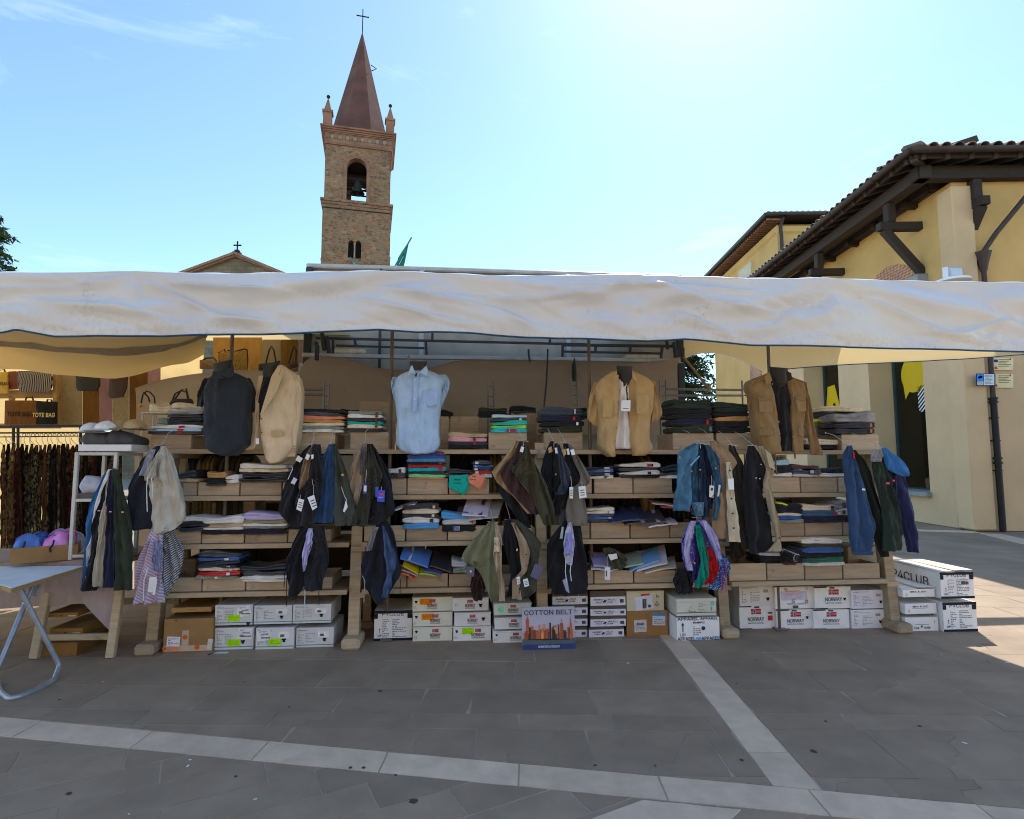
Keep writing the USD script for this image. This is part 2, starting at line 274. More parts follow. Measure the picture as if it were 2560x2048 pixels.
def brickmat(key, c1, c2, mortar, s=1.0, w=0.26, h=0.075, up=True):
    return add_mat(key, {'g': ('texture_coordinate', {}), 'sx': ('separate_xyz', {}), 'ad': ('math', {'math_type': 'add'}), 'cx': ('combine_xyz', {}), 'bt': ('brick_texture', {'scale': s, 'brick_width': w, 'row_height': h, 'mortar_size': h*.13, 'color1': c1, 'color2': c2, 'mortar': mortar}),
        'n': ('noise_texture', {'scale': 0.8, 'detail': 7.0}), 'r': ('rgb_ramp', {'ramp': [(.3, (.65,)*3), (.7, (1.15,)*3)]}), 'm': ('mix', {'mix_type': 'multiply', 'fac': 1.0}), 'b': ('bump', {'strength': .4, 'distance': .01, 'invert': True}), 'p': ('principled_bsdf', {'roughness': 0.9})},
        [('g.object', 'sx.vector'), ('sx.x', 'ad.value1'), ('sx.y', 'ad.value2'), ('ad.value', 'cx.x'), ('sx.z', 'cx.y'), ('cx.vector', 'bt.vector'), ('g.object', 'n.vector'), ('n.fac', 'r.fac'), ('bt.color', 'm.color1'), ('r.color', 'm.color2'), ('m.color', 'p.base_color'), ('bt.fac', 'b.height'), ('b.normal', 'p.normal')], surface='p.BSDF')
brickmat('tower_brick', (0.27, 0.10, 0.05), (0.22, 0.085, 0.045), (0.24, 0.17, 0.11), w=.3, h=.09)
brickmat('spire_brick', (0.13, 0.04, 0.023), (0.10, 0.033, 0.02), (0.10, 0.048, 0.032), w=.3, h=.1)
brickmat('arch_brick', (0.50, 0.20, 0.10), (0.42, 0.17, 0.09), (0.50, 0.40, 0.26), w=.28, h=.075)
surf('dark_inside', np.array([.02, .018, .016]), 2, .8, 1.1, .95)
tw = thing('bell_tower', 'tall rubble stone bell tower with a red brick spire topped by a cross', 'tower', (-16.33, 52.9, 0), math.radians(15.5))
HW = 3.02                                                          # local: front face at y = -HW
def shaft(z0, z1, hw, opening=None, mat='rubble', name='wall', t=0.7):
    m = MB()
    if opening is None: m.box((0, 0, (z0+z1)/2), (2*hw, 2*hw, z1-z0)); m.build(name, mat, tw); return
    for k in range(4):
        s = Polygon([(-hw, z0), (hw, z0), (hw, z1), (-hw, z1)]).difference(opening) if k != 1 and k != 3 else Polygon([(-hw+t, z0), (hw-t, z0), (hw-t, z1), (-hw+t, z1)]).difference(opening)
        m.prism(s, t, _T((0, 0, 0), k*math.pi/2) @ _T((0, -hw+t, 0)) @ UP)
    m.build(name, mat, tw)
def arch(cx, z0, z1, w): return shapely.union_all([sbox(cx-w/2, z0, cx+w/2, z1-w/2), shapely.Point(cx, z1-w/2).buffer(w/2, 12)])
shaft(0, 19.5, HW); shaft(19.5, 24.2, HW-.01, shapely.union_all([arch(-.44, 19.75, 21.4, .52), arch(.18, 19.75, 21.4, .52)]))
shaft(25.1, 30.3, HW-.1, arch(-.1, 25.2, 29.25, 1.75))
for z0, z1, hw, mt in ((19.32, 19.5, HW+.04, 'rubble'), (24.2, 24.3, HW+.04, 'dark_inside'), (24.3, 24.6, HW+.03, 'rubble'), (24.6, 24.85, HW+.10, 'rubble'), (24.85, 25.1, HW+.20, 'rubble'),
                   (30.3, 30.42, HW+.05, 'tower_brick'), (30.42, 30.87, HW-.02, 'tower_brick'), (31.37, 31.48, HW+.08, 'tower_brick'), (31.48, 31.63, HW+.16, 'tower_brick'), (31.63, 31.78, HW+.26, 'tower_brick'), (31.78, 31.95, HW+.38, 'tower_brick')):
    MB().box((0, 0, (z0+z1)/2), (2*hw, 2*hw, z1-z0), bev=.03).build('cornice', mt, tw)
add_mat('pale_stone', {'p': ('principled_bsdf', {'base_color': (0.48, 0.40, 0.32), 'roughness': .9})})if False else surf('pale_stone', np.array([.27, .20, .14]), 4, .8, 1.1, .9, .2)
shaft(30.87, 31.37, HW-.02, shapely.union_all([arch(-2.35+.67*i, 30.89, 31.34, .44) for i in range(8)]), 'tower_brick', 'frieze', .12)
for k in range(4):
    for i in range(8):
        m = MB(); m.add(trimesh.creation.cylinder(.22, .1, sections=14), _T((0, 0, 0), k*math.pi/2) @ _T((-2.35+.67*i, -HW+.13, 31.11)) @ UP); m.build('medallion', 'pale_stone', tw)
MB().box((0, 0, 31.12), (2*HW-.5, 2*HW-.5, .49)).build('frieze_core', 'tower_brick', tw)
for k in range(4):                                                    # brick dressings round the openings
    R = _T((0, 0, 0), k*math.pi/2) @ _T((0, -HW+.14, 0)) @ UP
    ring = arch(-.1, 25.2, 29.55, 2.3).difference(arch(-.1, 25.0, 29.25, 1.75)).intersection(sbox(-9, 25.2, 9, 40)); MB().prism(ring, .09, R).build('arch_surround', 'tower_brick', tw)
    big = arch(-.13, 19.7, 22.6, 1.9).difference(shapely.union_all([arch(-.44, 19.6, 21.4, .52), arch(.18, 19.6, 21.4, .52)])); MB().prism(big.intersection(sbox(-9, 19.72, 9, 40)), .1, R @ _T((0, 0, -.02))).build('arch_surround', 'tower_brick', tw)
    MB().tube(np.array([[-.13, -HW-.04, 19.75], [-.13, -HW-.04, 19.88], [-.13, -HW-.04, 20.9], [-.13, -HW-.04, 21.1]]) @ _T((0, 0, 0), k*math.pi/2)[:3, :3].T, [.11, .07, .07, .12], 8).build('colonnette', 'pale_stone', tw)
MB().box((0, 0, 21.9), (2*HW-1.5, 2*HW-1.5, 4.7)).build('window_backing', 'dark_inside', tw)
surf('bronze', np.array([.06, .065, .055]), 3, .7, 1.2, .45, metal=.6)
prof = np.array([(0, 1.25), (.18, 1.22), (.27, 1.1), (.33, .8), (.42, .4), (.62, .08), (.66, 0), (.56, 0), (.3, .5), (0, .6)])
for cx, cy, cz, s in ((-.05, -1.6, 26.5, 1.0), (.35, 1.2, 25.5, .7)):
    bm = MB(); bm.add(trimesh.creation.revolve(prof*s, sections=20), _T((cx, cy, cz))); b = bm.build('bell', 'bronze', tw, 40)
    MB().box((cx, cy, cz+1.3*s), (1.75, .25, .25)).build('bell_yoke', 'dark_inside', tw)
m = MB()
for z in (28.0, 25.75, 26.3, 27.6): m.box((0, 0, z), (2*HW-1.4, .14, .14)); m.box((0, -1.6, z), (2*HW-1.4, .1, .1))
m.box((-1.3, -1.5, 27), (.2, .2, 3.2)); m.box((1.35, 1.0, 27), (.2, .2, 3.2)); m.build('bell_frame', 'dark_inside', tw)
MB().box((0, 0, 30.3), (2*HW-.9, 2*HW-.9, .1)).build('belfry_ceiling', 'dark_inside', tw)
sp = trimesh.creation.cone(2.72/math.cos(math.pi/8), 12.1, sections=8); sp.apply_transform(_T((0, 0, 0), math.pi/8))
MB().add(sp, _T((0, 0, 31.93))).build('spire', 'spire_brick', tw)
for sx in (-1, 1):
    for sy in (-1, 1):
        m = MB().box((sx*2.8, sy*2.8, 32.6), (.76, .76, 1.32)).box((sx*2.8, sy*2.8, 33.32), (.94, .94, .2)); c = trimesh.creation.cone(.47, 1.45, sections=4); c.apply_transform(_T((0, 0, 0), math.pi/4)); m.add(c, _T((sx*2.8, sy*2.8, 33.42)))
        q = m.build('pinnacle', 'tower_brick', tw); MB().add(trimesh.creation.icosphere(1, .17), _T((sx*2.8, sy*2.8, 34.9))).build('pinnacle_ball', 'dark_inside', q)
MB().tube([(0, 0, 43.7), (0, 0, 46.4)], .05, 6).bar((-.6, 0, 45.65), (.6, 0, 45.65), .08).build('cross', 'dark_inside', tw)
MB().tube([(.9, -.5, 40.3), (1.45, -.5, 40.0), (.98, -.5, 39.7)], .05, 5).build('spire_hook', 'dark_inside', tw)

# ================================================================ the church gable
ch = thing('church', 'low stone church gable with a small iron cross left of the tower', 'church', (-24.9, 47.0, -.15), math.radians(4))
MB().prism(Polygon([(-9, 0), (9, 0), (9, 15.35), (0, 19.05), (-9, 15.35)]), 22, _T((0, 22, 0)) @ UP).build('wall', 'church_stone' if False else 'rubble_pale' if False else brickmat('ashlar', (0.17, .12, .065), (.21, .155, .085), (.14, .11, .07), w=.8, h=.38), ch)
surf('rooftile', np.array([.27, .15, .095]), 6, .6, 1.3, .9, .5, 14)
for s in (-1, 1): MB().bar((s*9.5, 10.7, 15.3), (0, 10.7, 19.2), 22.6, .2).build('roof', 'rooftile', ch)
for s in (-1, 1):
    m = MB(); m.bar((s*9.6, -.15, 15.13), (0, -.15, 19.08), .5, .22); m.build('verge', 'rooftile', ch)
MB().box((0, 0, 19.3), (.6, .5, .28)).box((0, 0, 19.5), (.36, .32, .24)).build('cross_base', 'dark_inside', ch)
m = MB().box((0, 0, 19.97), (.09, .09, .78)).box((0, 0, 20.06), (.54, .09, .09))
for x, z in ((-.27, 20.06), (.27, 20.06), (0, 20.36)): m.add(trimesh.creation.icosphere(1, .075), _T((x, 0, z)))
m.build('cross', 'dark_inside', ch)

# ================================================================ trees: trunk, limbs, many needle sprays
add_mat('needles', {'o': ('geometry', {}), 'r': ('rgb_ramp', {'ramp': [(0, (0.016, 0.034, 0.016)), (1, (0.045, 0.085, 0.034))]}), 'd': ('principled_bsdf', {'roughness': .75, 'specular_ior_level': .2}), 't': ('translucent_bsdf', {'color': (.05, .1, .03)}), 'm': ('mix_closure', {'fac': .25})},
    [('o.random_per_island', 'r.fac'), ('r.color', 'd.base_color'), ('d.BSDF', 'm.closure1'), ('t.BSDF', 'm.closure2')], surface='m.closure')
surf('bark', np.array([.06, .045, .035]), 8, .6, 1.3, .95, .6)
def conifer(name, label, loc, h, r, seed, n=260, per=34, z0=.08):
    g = np.random.default_rng(seed); t = thing(name, label, 'tree', loc)
    MB().tube([(0, 0, 0), (0, 0, h*.5), (0, 0, h*.97)], [.03*h, .018*h, .004*h], 8).build('trunk', 'bark', t)
    limb, crown_v, crown_f, c = MB(), [], [], 0
    for i in range(n):
        zz = h*(z0+(1-z0)*(i+g.random())/n); a = g.random()*6.283; L = r*(1-(zz/h))**.75*g.uniform(.55, 1.12)+.15
        d = np.array([math.cos(a), math.sin(a), -.12]); p0 = np.array([0, 0, zz]); tip = p0+d*L+[0, 0, -.10*L]
        if i % 3 == 0: limb.tube([p0, p0+d*L*.6, tip], [.02*L+.01, .012*L+.005, .004], 4)
        for k in range(per):
            s = g.random()**.6; q = p0+(tip-p0)*s+g.normal(0, .06+.05*L, 3)*[1, 1, .45]; w = g.uniform(.10, .24)*(.6+.1*r)
            e = d*g.uniform(.4, 1)+g.normal(0, .5, 3); e /= np.linalg.norm(e); f = np.cross(e, g.normal(0, 1, 3)); f /= np.linalg.norm(f)+1e-9
            crown_v += [q-f*w*.3, q+f*w*.3, q+e*w*1.3+[0, 0, -.3*w]]; crown_f.append((c, c+1, c+2)); c += 3
    limb.build('limbs', 'bark', t)
    MB().add((np.array(crown_v), np.array(crown_f))).build('crown', 'needles', t)
conifer('cedar_tree', 'dark green cedar behind the stall, between the truck and the yellow building', (9.3, 35.0, 0), 11.5, 4.6, 3, 300, 60)
conifer('cypress_tree', 'dark conifer at the left edge of the square, above the awning', (-30.9, 30.5, 0), 16.3, 6.0, 5, 330, 60)

# ================================================================ the yellow building with deep timber eaves
stc = lambda c: surf
def stucco(key, c): return surf(key, np.array(c), .9, .86, 1.06, .92, .25, 30, .2, detail=7.0)
stucco('stucco', (0.68, 0.43, 0.155)); stucco('stucco_low', (0.66, 0.465, 0.26)); wood('old_timber', np.array([.048, .035, .025]), (.11, .085, .06)); surf('gutter_metal', np.array([.055, .042, .034]), 4, .8, 1.2, .45, metal=.3)
surf('clay_tile', np.array([.36, .22, .15]), 5, .6, 1.25, .9, .4, 20); surf('tile_moss', np.array([.16, .12, .08]), 9, .5, 1.3, .95, .5)
yb = thing('yellow_building', 'yellow rendered building with dark timber eaves and tall windows on the right', 'building')
XW, YW, ZT = 9.75, 12.86, 7.9; OPEN = [(14.18, 16.4), (17.97, 20.19), (21.76, 23.6)]
def wallx(poly, name, mat, t=.75, x=XW, parent=yb):                     # drawn as (-y, z); a wall in the plane x, facing -x
    T = np.eye(4); T[:3, :3] = np.array([[0, 0, -1.], [-1, 0, 0], [0, 1, 0]]); T[:3, 3] = (x+t, 0, 0)
    return MB().prism(poly, t, T).build(name, mat, parent)
holes = shapely.union_all([sbox(-b, .72, -a, 5.05) for a, b in OPEN])
def split_wall(z0, z1, mat): wallx(sbox(-24.6, z0, -YW-.75, z1).difference(holes), 'side_wall', mat)
split_wall(0, 4.9, 'stucco_low'); split_wall(4.9, ZT, 'stucco')
fr = sbox(XW, 0, 24, 4.9).difference(arch(12.9, 0, 4.2, 2.2)); T0 = _T((0, YW+.75, 0)) @ UP
MB().prism(fr, .75, T0).build('front_wall', 'stucco_low', yb); MB().prism(sbox(XW, 4.9, 24, ZT), .75, T0).build('front_wall', 'stucco', yb)
MB().box((XW-.04+.2, YW-.05+.2, 3.9), (.48, .48, 7.75), bev=.02).build('corner_pier', 'stucco_low', yb)
MB().box((XW+.3, 24.3, 3.4), (.72, 1.1, 6.8), bev=.02).build('brick_pier', 'arch_brick', yb)
def brick_arch(T, r0, r1, n):
    for i in range(n):
        a0, a1 = math.pi*(i+.06)/n, math.pi*(i+.94)/n; pts = [(r*math.cos(a), r*math.sin(a)) for r, a in ((r0, a0), (r1, a0), (r1, a1), (r0, a1))]
        MB().prism(Polygon(pts), .10, T).build('brick', 'arch_brick', yb)
Tx = np.eye(4); Tx[:3, :3] = np.array([[0, 0, -1.], [-1, 0, 0], [0, 1, 0]])
for a, b in OPEN[:2]:
    T = Tx.copy(); T[:3, 3] = (XW+.08, (a+b)/2, 5.3); brick_arch(T, .72, 1.42, 30)
    wallx(affinity.translate(Polygon([(.71*math.cos(t), .71*math.sin(t)) for t in np.linspace(0, math.pi, 20)]), -(a+b)/2, 5.3), 'arch_infill', 'stucco', .03, XW-.008)
T = _T((12.9, YW+.08, 5.0)) @ UP; brick_arch(T, .9, 1.75, 34)
surf('frame_metal', np.array([.035, .05, .05]), 8, .8, 1.1, .4); surf('sill_stone', np.array([.30, .30, .28]), 6, .8, 1.1, .8)
add_mat('shop_glass', {'f': ('fresnel', {'IOR': 1.5}), 't': ('transparent_bsdf', {'color': (.72, .82, .76)}), 'g': ('glossy_bsdf', {'roughness': .02, 'color': (.9, .95, .9)}), 'm': ('mix_closure', {})}, [('f.fac', 'm.fac'), ('t.BSDF', 'm.closure1'), ('g.BSDF', 'm.closure2')], surface='m.closure')
surf('decal_yellow', np.array([.70, .47, .01]), 5, .97, 1.02, .5); surf('decal_white', np.array([.75, .75, .75]), 5, .97, 1.02, .5); surf('shop_wall', np.array([.16, .25, .205]), 2, .8, 1.1, .8)
XG = XW+.70
for i, (a, b) in enumerate(OPEN[:2]):
    w = MB()
    for y in (a+.04, b-.04): w.box((XG, y, 2.9), (.08, .08, 4.3))
    for z in (.76, 5.0): w.box((XG, (a+b)/2, z), (.08, b-a, .08))
    w = w.build('window', 'frame_metal', yb)
    MB().box((XG+.01, (a+b)/2, 2.9), (.012, b-a-.1, 4.2)).build('pane', 'shop_glass', w)
    MB().box((XW+.3, (a+b)/2, .70), (.85, b-a+.1, .12), bev=.015).build('sill', 'sill_stone', w)
    MB().box((XG+.5, (a+b)/2, 2.85), (.05, b-a-.02, 4.2)).build('interior_wall', 'shop_wall', w)
    if i == 0:
        bub = shapely.union_all([shapely.Point(-15.55, 3.85).buffer(.5), Polygon([(-15.98, 3.6), (-15.92, 3.2), (-15.72, 3.42)])])
        T = Tx.copy(); T[:3, 3] = (XG-.01, 0, 0); MB().prism(bub.intersection(sbox(-16.2, 2, -14.2, 4.6)), .006, T).build('speech_bubble', 'decal_yellow', w)
        for k in range(8): MB().prism(affinity.rotate(sbox(-15.6, 2.95+.085*k, -14.8, 2.99+.085*k), 38, origin=(-15.2, 3.25)).intersection(sbox(-15.42, 2.8, -14.9, 3.5)), .006, T).build('stripe', 'decal_white', w)
        MB().box((XG+.12, 16.05, 1.9), (.03, .06, 2.0)).build('yellow_strip', 'decal_yellow', w)
    else:
        T = Tx.copy(); T[:3, 3] = (XG-.01, 0, 0)
        MB().prism(Polygon([(-20.15, 3.0), (-19.95, 4.05), (-19.5, 4.08), (-19.12, 3.0), (-19.42, 3.0), (-19.5, 3.45), (-19.64, 3.45), (-19.76, 3.0)]), .006, T).build('letter', 'decal_yellow', w)
# roof: rafters, wall plates, brackets, tiles, gutters
ZE, XE, YE = 8.22, 8.5, 12.25
def eave_dir(k): return (lambda s, o, z: np.array([XE+o, YE+s, z])) if k == 0 else (lambda s, o, z: np.array([XE+s, YE+o, z]))
rf = MB()                                                              # the roof deck, two slopes meeting at the hip
deck = np.array([[XE, YE, ZE+.1], [XE, 24.9, ZE+.1], [XE+6, 24.9, ZE+2.1], [XE+6, YE+6, ZE+2.1], [24, YE, ZE+.1], [24, YE+6, ZE+2.1]])
dv = np.vstack([deck, deck-[0, 0, .07]]); tri = [(0, 3, 1), (1, 3, 2), (0, 4, 3), (4, 5, 3)]
rf.add((dv, np.array(tri+[(a+6, c+6, b+6) for a, b, c in tri]+[(0, 1, 7), (0, 7, 6), (0, 6, 10), (0, 10, 4)]))); rfo = rf.build('roof', 'old_timber', yb)
def tile_row(p, d, up, n, L=.5, r=.115, rise=.11):
    """one column of curved clay tiles running up the slope"""
    m = MB()
    for k in range(n):
        a = np.linspace(0, math.pi, 7); e = p+up*(k*L*.86); side = np.cross(up, [0, 0, 1.0]); side /= np.linalg.norm(side); nn = np.cross(side, up)
        for rr, s in ((r*1.08, 0), ):
            V = []
            for t, q in ((0, r*1.1), (L, r*.9)):
                for off in (0, -.014): V += [e+up*t+side*math.cos(b)*(q+off)+nn*(math.sin(b)*(q+off)+.015*(1-t/L)+.006) for b in a]
            V = np.array(V); F = []
            for b in range(6): F += [(b, b+1, 14+b+1, 14+b), (7+b, 21+b, 21+b+1, 7+b+1), (b, 7+b, 7+b+1, b+1)]
            m.add((V, np.array(F)))
    return m
for k, cnt in ((0, 44), (1, 24)):
    E_ = eave_dir(k)
    for i in range(cnt):
        s = .15+i*.275; up = E_(0, 6, 2.0)-E_(0, 0, 0); up /= np.linalg.norm(up); q = tile_row(E_(s, -.05, ZE+.12), 0, up, int(min(s*1.05/.43, 9 if k == 0 else 5)))
        if not q.v: continue
        q.build('roof_tile_row', 'clay_tile' if i % 3 else 'tile_moss', rfo, 50)
    g = MB(); L = 12.6 if k == 0 else 14
    a = np.linspace(math.pi, 2*math.pi, 9); pr = np.array([(.085*math.cos(t), .10*math.sin(t)) for t in a]+[(.073*math.cos(t), .088*math.sin(t)) for t in a[::-1]])
    V = np.array([E_(s, -.11+x, ZE+.10+z) for s in (-.15, L) for x, z in pr]); n = len(pr); g.add((V, np.array([(j, (j+1) % n, n+(j+1) % n, n+j) for j in range(n)])))
    for s in np.arange(1.2, L, 1.9):
        V = np.array([E_(s+ds, -.11+x*1.09, ZE+.098+z*1.08) for ds in (0, .05) for x, z in pr]); g.add((V, np.array([(j, (j+1) % n, n+(j+1) % n, n+j) for j in range(n)])))
    g.build('gutter', 'gutter_metal', yb, 40)
    for s in np.arange(.25, L, .52):                                     # rafter ends
        MB().bar(E_(s, -.0, ZE-.02), E_(s, 1.6, ZE+.5), .11, .14, .008).build('rafter', 'old_timber', yb)
    MB().bar(E_(-.02, .06, ZE+.03), E_(L, .06, ZE+.03), .05, .15).build('fascia', 'old_timber', yb)
    MB().bar(E_(.34, .52, ZE-.18), E_(L, .52, ZE-.18), .26, .30, .015).build('eave_beam', 'old_timber', yb)
    MB().bar(E_(1.1, 1.12, ZE-.20), E_(L, 1.12, ZE-.20), .16, .2, .01).build('wall_plate', 'old_timber', yb)
    for s in np.arange(1.7, L, 3.45):                                   # brackets: a cantilever beam, a diagonal brace and a stone corbel
        MB().bar(E_(s, .22, ZE-.92), E_(s, 1.5, ZE-.92), .20, .20, .015).build('bracket_beam', 'old_timber', yb)
        MB().bar(E_(s, .52, ZE-.82), E_(s, .52, ZE-.33), .20, .22, .02).build('bracket_block', 'old_timber', yb)
        MB().bar(E_(s, .36, ZE-1.0), E_(s, 1.25, ZE-2.12), .17, .19, .012).build('brace', 'old_timber', yb)
        MB().box(E_(s, 1.16, ZE-2.34), (.34, .34, .36), bev=.02).build('corbel', 'sill_stone', yb)
    for s in np.arange(1.8, L, 1.26): MB().bar(E_(s, .9, ZE-.34), E_(s, 1.4, ZE-.34), .15, .17, .02).build('beam_end', 'old_timber', yb)
MB().bar((XE-.02, YE-.02, ZE+.2), (XE+.55, YE+.55, ZE+.36), .42, .14, .05).build('hip_tiles', 'tile_moss', rfo)
MB().bar((XE+.05, YE+.05, ZE-.05), (XE+1.6, YE+1.6, ZE+.42), .14, .16, .01).build('rafter', 'old_timber', yb)
dp = thing('downpipe', 'black and brown cast iron downpipe fixed to the yellow wall', 'downpipe', (10.26, YW-.1, 0))
surf('black_iron', np.array([.012, .012, .013]), 6, .8, 1.3, .4); surf('brown_iron', np.array([.06, .04, .032]), 6, .8, 1.2, .45)
MB().tube([(0, 0, 0), (0, 0, 2.9)], .063, 12).build('lower_pipe', 'black_iron', dp, 40); MB().tube([(0, 0, 2.85), (0, 0, 5.9)], .05, 12).build('upper_pipe', 'brown_iron', dp, 40)
for z in (2.86, 2.78, 1.55, 1.45): MB().tube([(0, 0, z), (0, 0, z+.05)], .085, 12).build('collar', 'black_iron', dp, 40)
for z in (2.45, 1.95, 1.3): MB().tube([(0, 0, z), (0, 0, z+.02)], .078, 12).box((0, .06, z+.01), (.22, .05, .022)).build('bracket', 'black_iron', dp, 40)
MB().tube([(0, 0, 5.8), (-.02, 0, 6.15), (.25, -.1, 6.6), (1.0, -.5, 7.7), (1.1, -.55, 8.1)], .055, 10).build('swan_neck', 'brown_iron', dp, 40)
h = trimesh.creation.cone(.17, -.38, sections=8); MB().tube([(0, 0, 5.75), (0, 0, 5.95), (0, 0, 6.2)], [.06, .1, .17], 8).build('hopper', 'brown_iron', dp)
cp = thing('wall_conduit', 'thin beige conduit running up the yellow wall beside the window', 'conduit', (XW-.025, 13.25, 0))
MB().tube([(0, 0, 0), (0, 0, 5.5)], .022, 8).build('pipe', 'paint_b09a72', cp, 40)
for z in (.35, 1.75, 3.0): MB().box((0, 0, z), (.06, .09, .03)).build('clip', 'paint_b09a72', cp)
MB().tube([(0, 0, 0), (0, 0, .3)], .04, 8).build('foot_sleeve', 'paint_8a7a60', cp, 40)
fb = thing('far_yellow_building', 'taller yellow building with a tiled roof behind the timber-eaved one', 'building')
MB().box((10.0+8, 26.3, 5.45), (16, 7.9, 10.9)).build('wall', 'stucco', fb); MB().box((9.96+8, 26.25, 10.7), (16.1, 8.0, .4), bev=.1).build('cornice', 'stucco', fb)
MB().box((9.98, 25.6, 9.3), (.16, 1.5, 2.0)).build('window', 'paint_b8a888', fb)
V = np.array([(9.45, 21.95, 11.17), (9.45, 31.2, 11.17), (26, 31.2, 11.17), (26, 21.95, 11.17), (17, 27, 13.0), (18, 30, 13.4), (18, 29, 13.4)]); V = np.vstack([V[:5], V[:5]-[0, 0, .12]])
MB().add((V, np.array([(0, 4, 1), (0, 3, 4), (3, 2, 4), (2, 1, 4), (5, 6, 7), (5, 7, 8), (0, 1, 6), (0, 6, 5), (0, 5, 8), (0, 8, 3)]))).build('roof', 'old_timber', fb)
for i in range(40): MB().bar((9.5, 22.1+i*.22, 11.03), (10.1, 22.1+i*.22, 11.03), .09, .11).build('rafter', 'rooftile', fb)
for i in range(48): MB().bar((9.5+i*.22, 21.88, 11.22), (9.5+i*.22+.3, 23.2, 11.6), .12, .10, .03).build('roof_tile_row', 'clay_tile', fb)
MB().bar((9.38, 21.85, 11.14), (9.38, 31, 11.14), .13, .15, .03).bar((9.38, 21.85, 11.14), (20, 21.85, 11.14), .13, .15, .03).build('gutter', 'gutter_metal', fb)
MB().tube([(10.1, 21.95, 11.05), (10.05, 22.15, 10.75), (10.1, 22.2, 10.3), (10.1, 22.2, 7)], .07, 8).build('downpipe', 'gutter_metal', fb, 40)
# ================================================================ the clothes stall: trestles, boards, crates, awning, truck
LEV = [1.635, 1.24, 0.845, 0.46]; PU = [0.0, 1.6, 3.2, 4.83, 6.44]
def vz(z): return 0.02+0.09*z
wood('shelf_wood', np.array([.47, .365, .24]), (.14, .10, .06)); wood('crate_wood', np.array([.49, .385, .265]), (.14, .09, .05)); wood('raw_wood', np.array([.40, .25, .11]), (.16, .09, .04))
NTH = ['leftmost', 'second from the left', 'middle', 'second from the right', 'rightmost']
BAY = ['leftmost bay', 'second bay', 'third bay', 'rightmost bay']; LVN = ['top board', 'second board', 'third board', 'lowest board']
def sthing(name, label, cat, u, v, z, group=None, dr=0.0): return thing(name, label, cat, S(u, v, z), ST_B+dr, group)
for i, u in enumerate(PU):
    t = sthing('shelf_trestle', f'cream painted wooden shelf trestle with a block foot, {NTH[i]} of five', 'trestle', u, 0, 0)
    m = MB(); hw = .045
    V = []
    for z in (.06, 1.7):
        v0 = vz(z)+.035
        V += [(-hw, v0, z), (hw, v0, z), (hw, v0+.095, z), (-hw, v0+.095, z)]
    m.add((np.array(V), np.array([(0, 1, 5, 4), (1, 2, 6, 5), (2, 3, 7, 6), (3, 0, 4, 7), (4, 5, 6, 7)]))); m.build('post', 'shelf_wood', t)
    MB().box((0, .075, .045), (.15, .27, .09), bev=.02).build('foot', 'shelf_wood', t)
    MB().bar((.03, .62, 0.03), (.03, .34, 1.68), .075, .06, .004).build('rear_post', 'shelf_wood', t); MB().box((.03, .62, .03), (.14, .2, .06), bev=.015).build('foot', 'shelf_wood', t)
    for z in LEV: MB().box((.02, .40, z-.055), (.12, .62, .045), bev=.004).build('cleat', 'shelf_wood', t)
for b in range(4):
    for l, z in enumerate(LEV):
        a, e = PU[b]+(-.03 if l == 0 else .045), PU[b+1]-(.045 if l else -.01)
        a += [0, 0, 0, .02][l]; L = e-a-.012; v = vz(z)
        t = sthing('shelf_board', f'cream wooden shelf board, {LVN[l]} of the {BAY[b]} of the stall', 'shelf board', a+L/2, v, z)
        MB().box((0, .29, -.016), (L, .58, .030), bev=.003).build('board', 'shelf_wood', t)
        MB().box((0, -.007, -.018), (L, .014, .040), bev=.003).build('edge_strip', 'shelf_wood', t)
def crate(b, l, crop, x0, x1, yt, yb, k, v=None, d=.42, where=None):
    z0 = LEV[l]; v = vz(z0)+.03 if v is None else v
    u0, _ = on_stall(crop(x0, yb), v); u1, _ = on_stall(crop(x1, yb), v); _, zt = on_stall(crop((x0+x1)/2, yt), v); h = max(.1, zt-z0-.002); w = u1-u0-.004
    t = sthing('wooden_crate', where or f'open cream wooden crate, {k} on the {LVN[l]} of the {BAY[b]}', 'crate', (u0+u1)/2, v, z0+.002, dr=random.uniform(-.012, .012) if v > .4 else 0)
    th = .012
    MB().box((0, th/2, h/2), (w, th, h), bev=.004).build('front_board', 'crate_wood', t)
    MB().box((0, d-th/2, h/2), (w, th, h), bev=.004).build('back_board', 'crate_wood', t)
    for s in (-1, 1): MB().box((s*(w/2-th/2), d/2, h/2-.002), (th, d-2*th-.002, h-.006), bev=.003).build('side_board', 'crate_wood', t)
    MB().box((0, d/2, th/2), (w-2*th-.002, d-2*th-.002, th)).build('bottom_board', 'crate_wood', t)
    return (u0+u1)/2, v, z0+h, w
ORD = ['first', 'second', 'third', 'fourth', 'fifth']
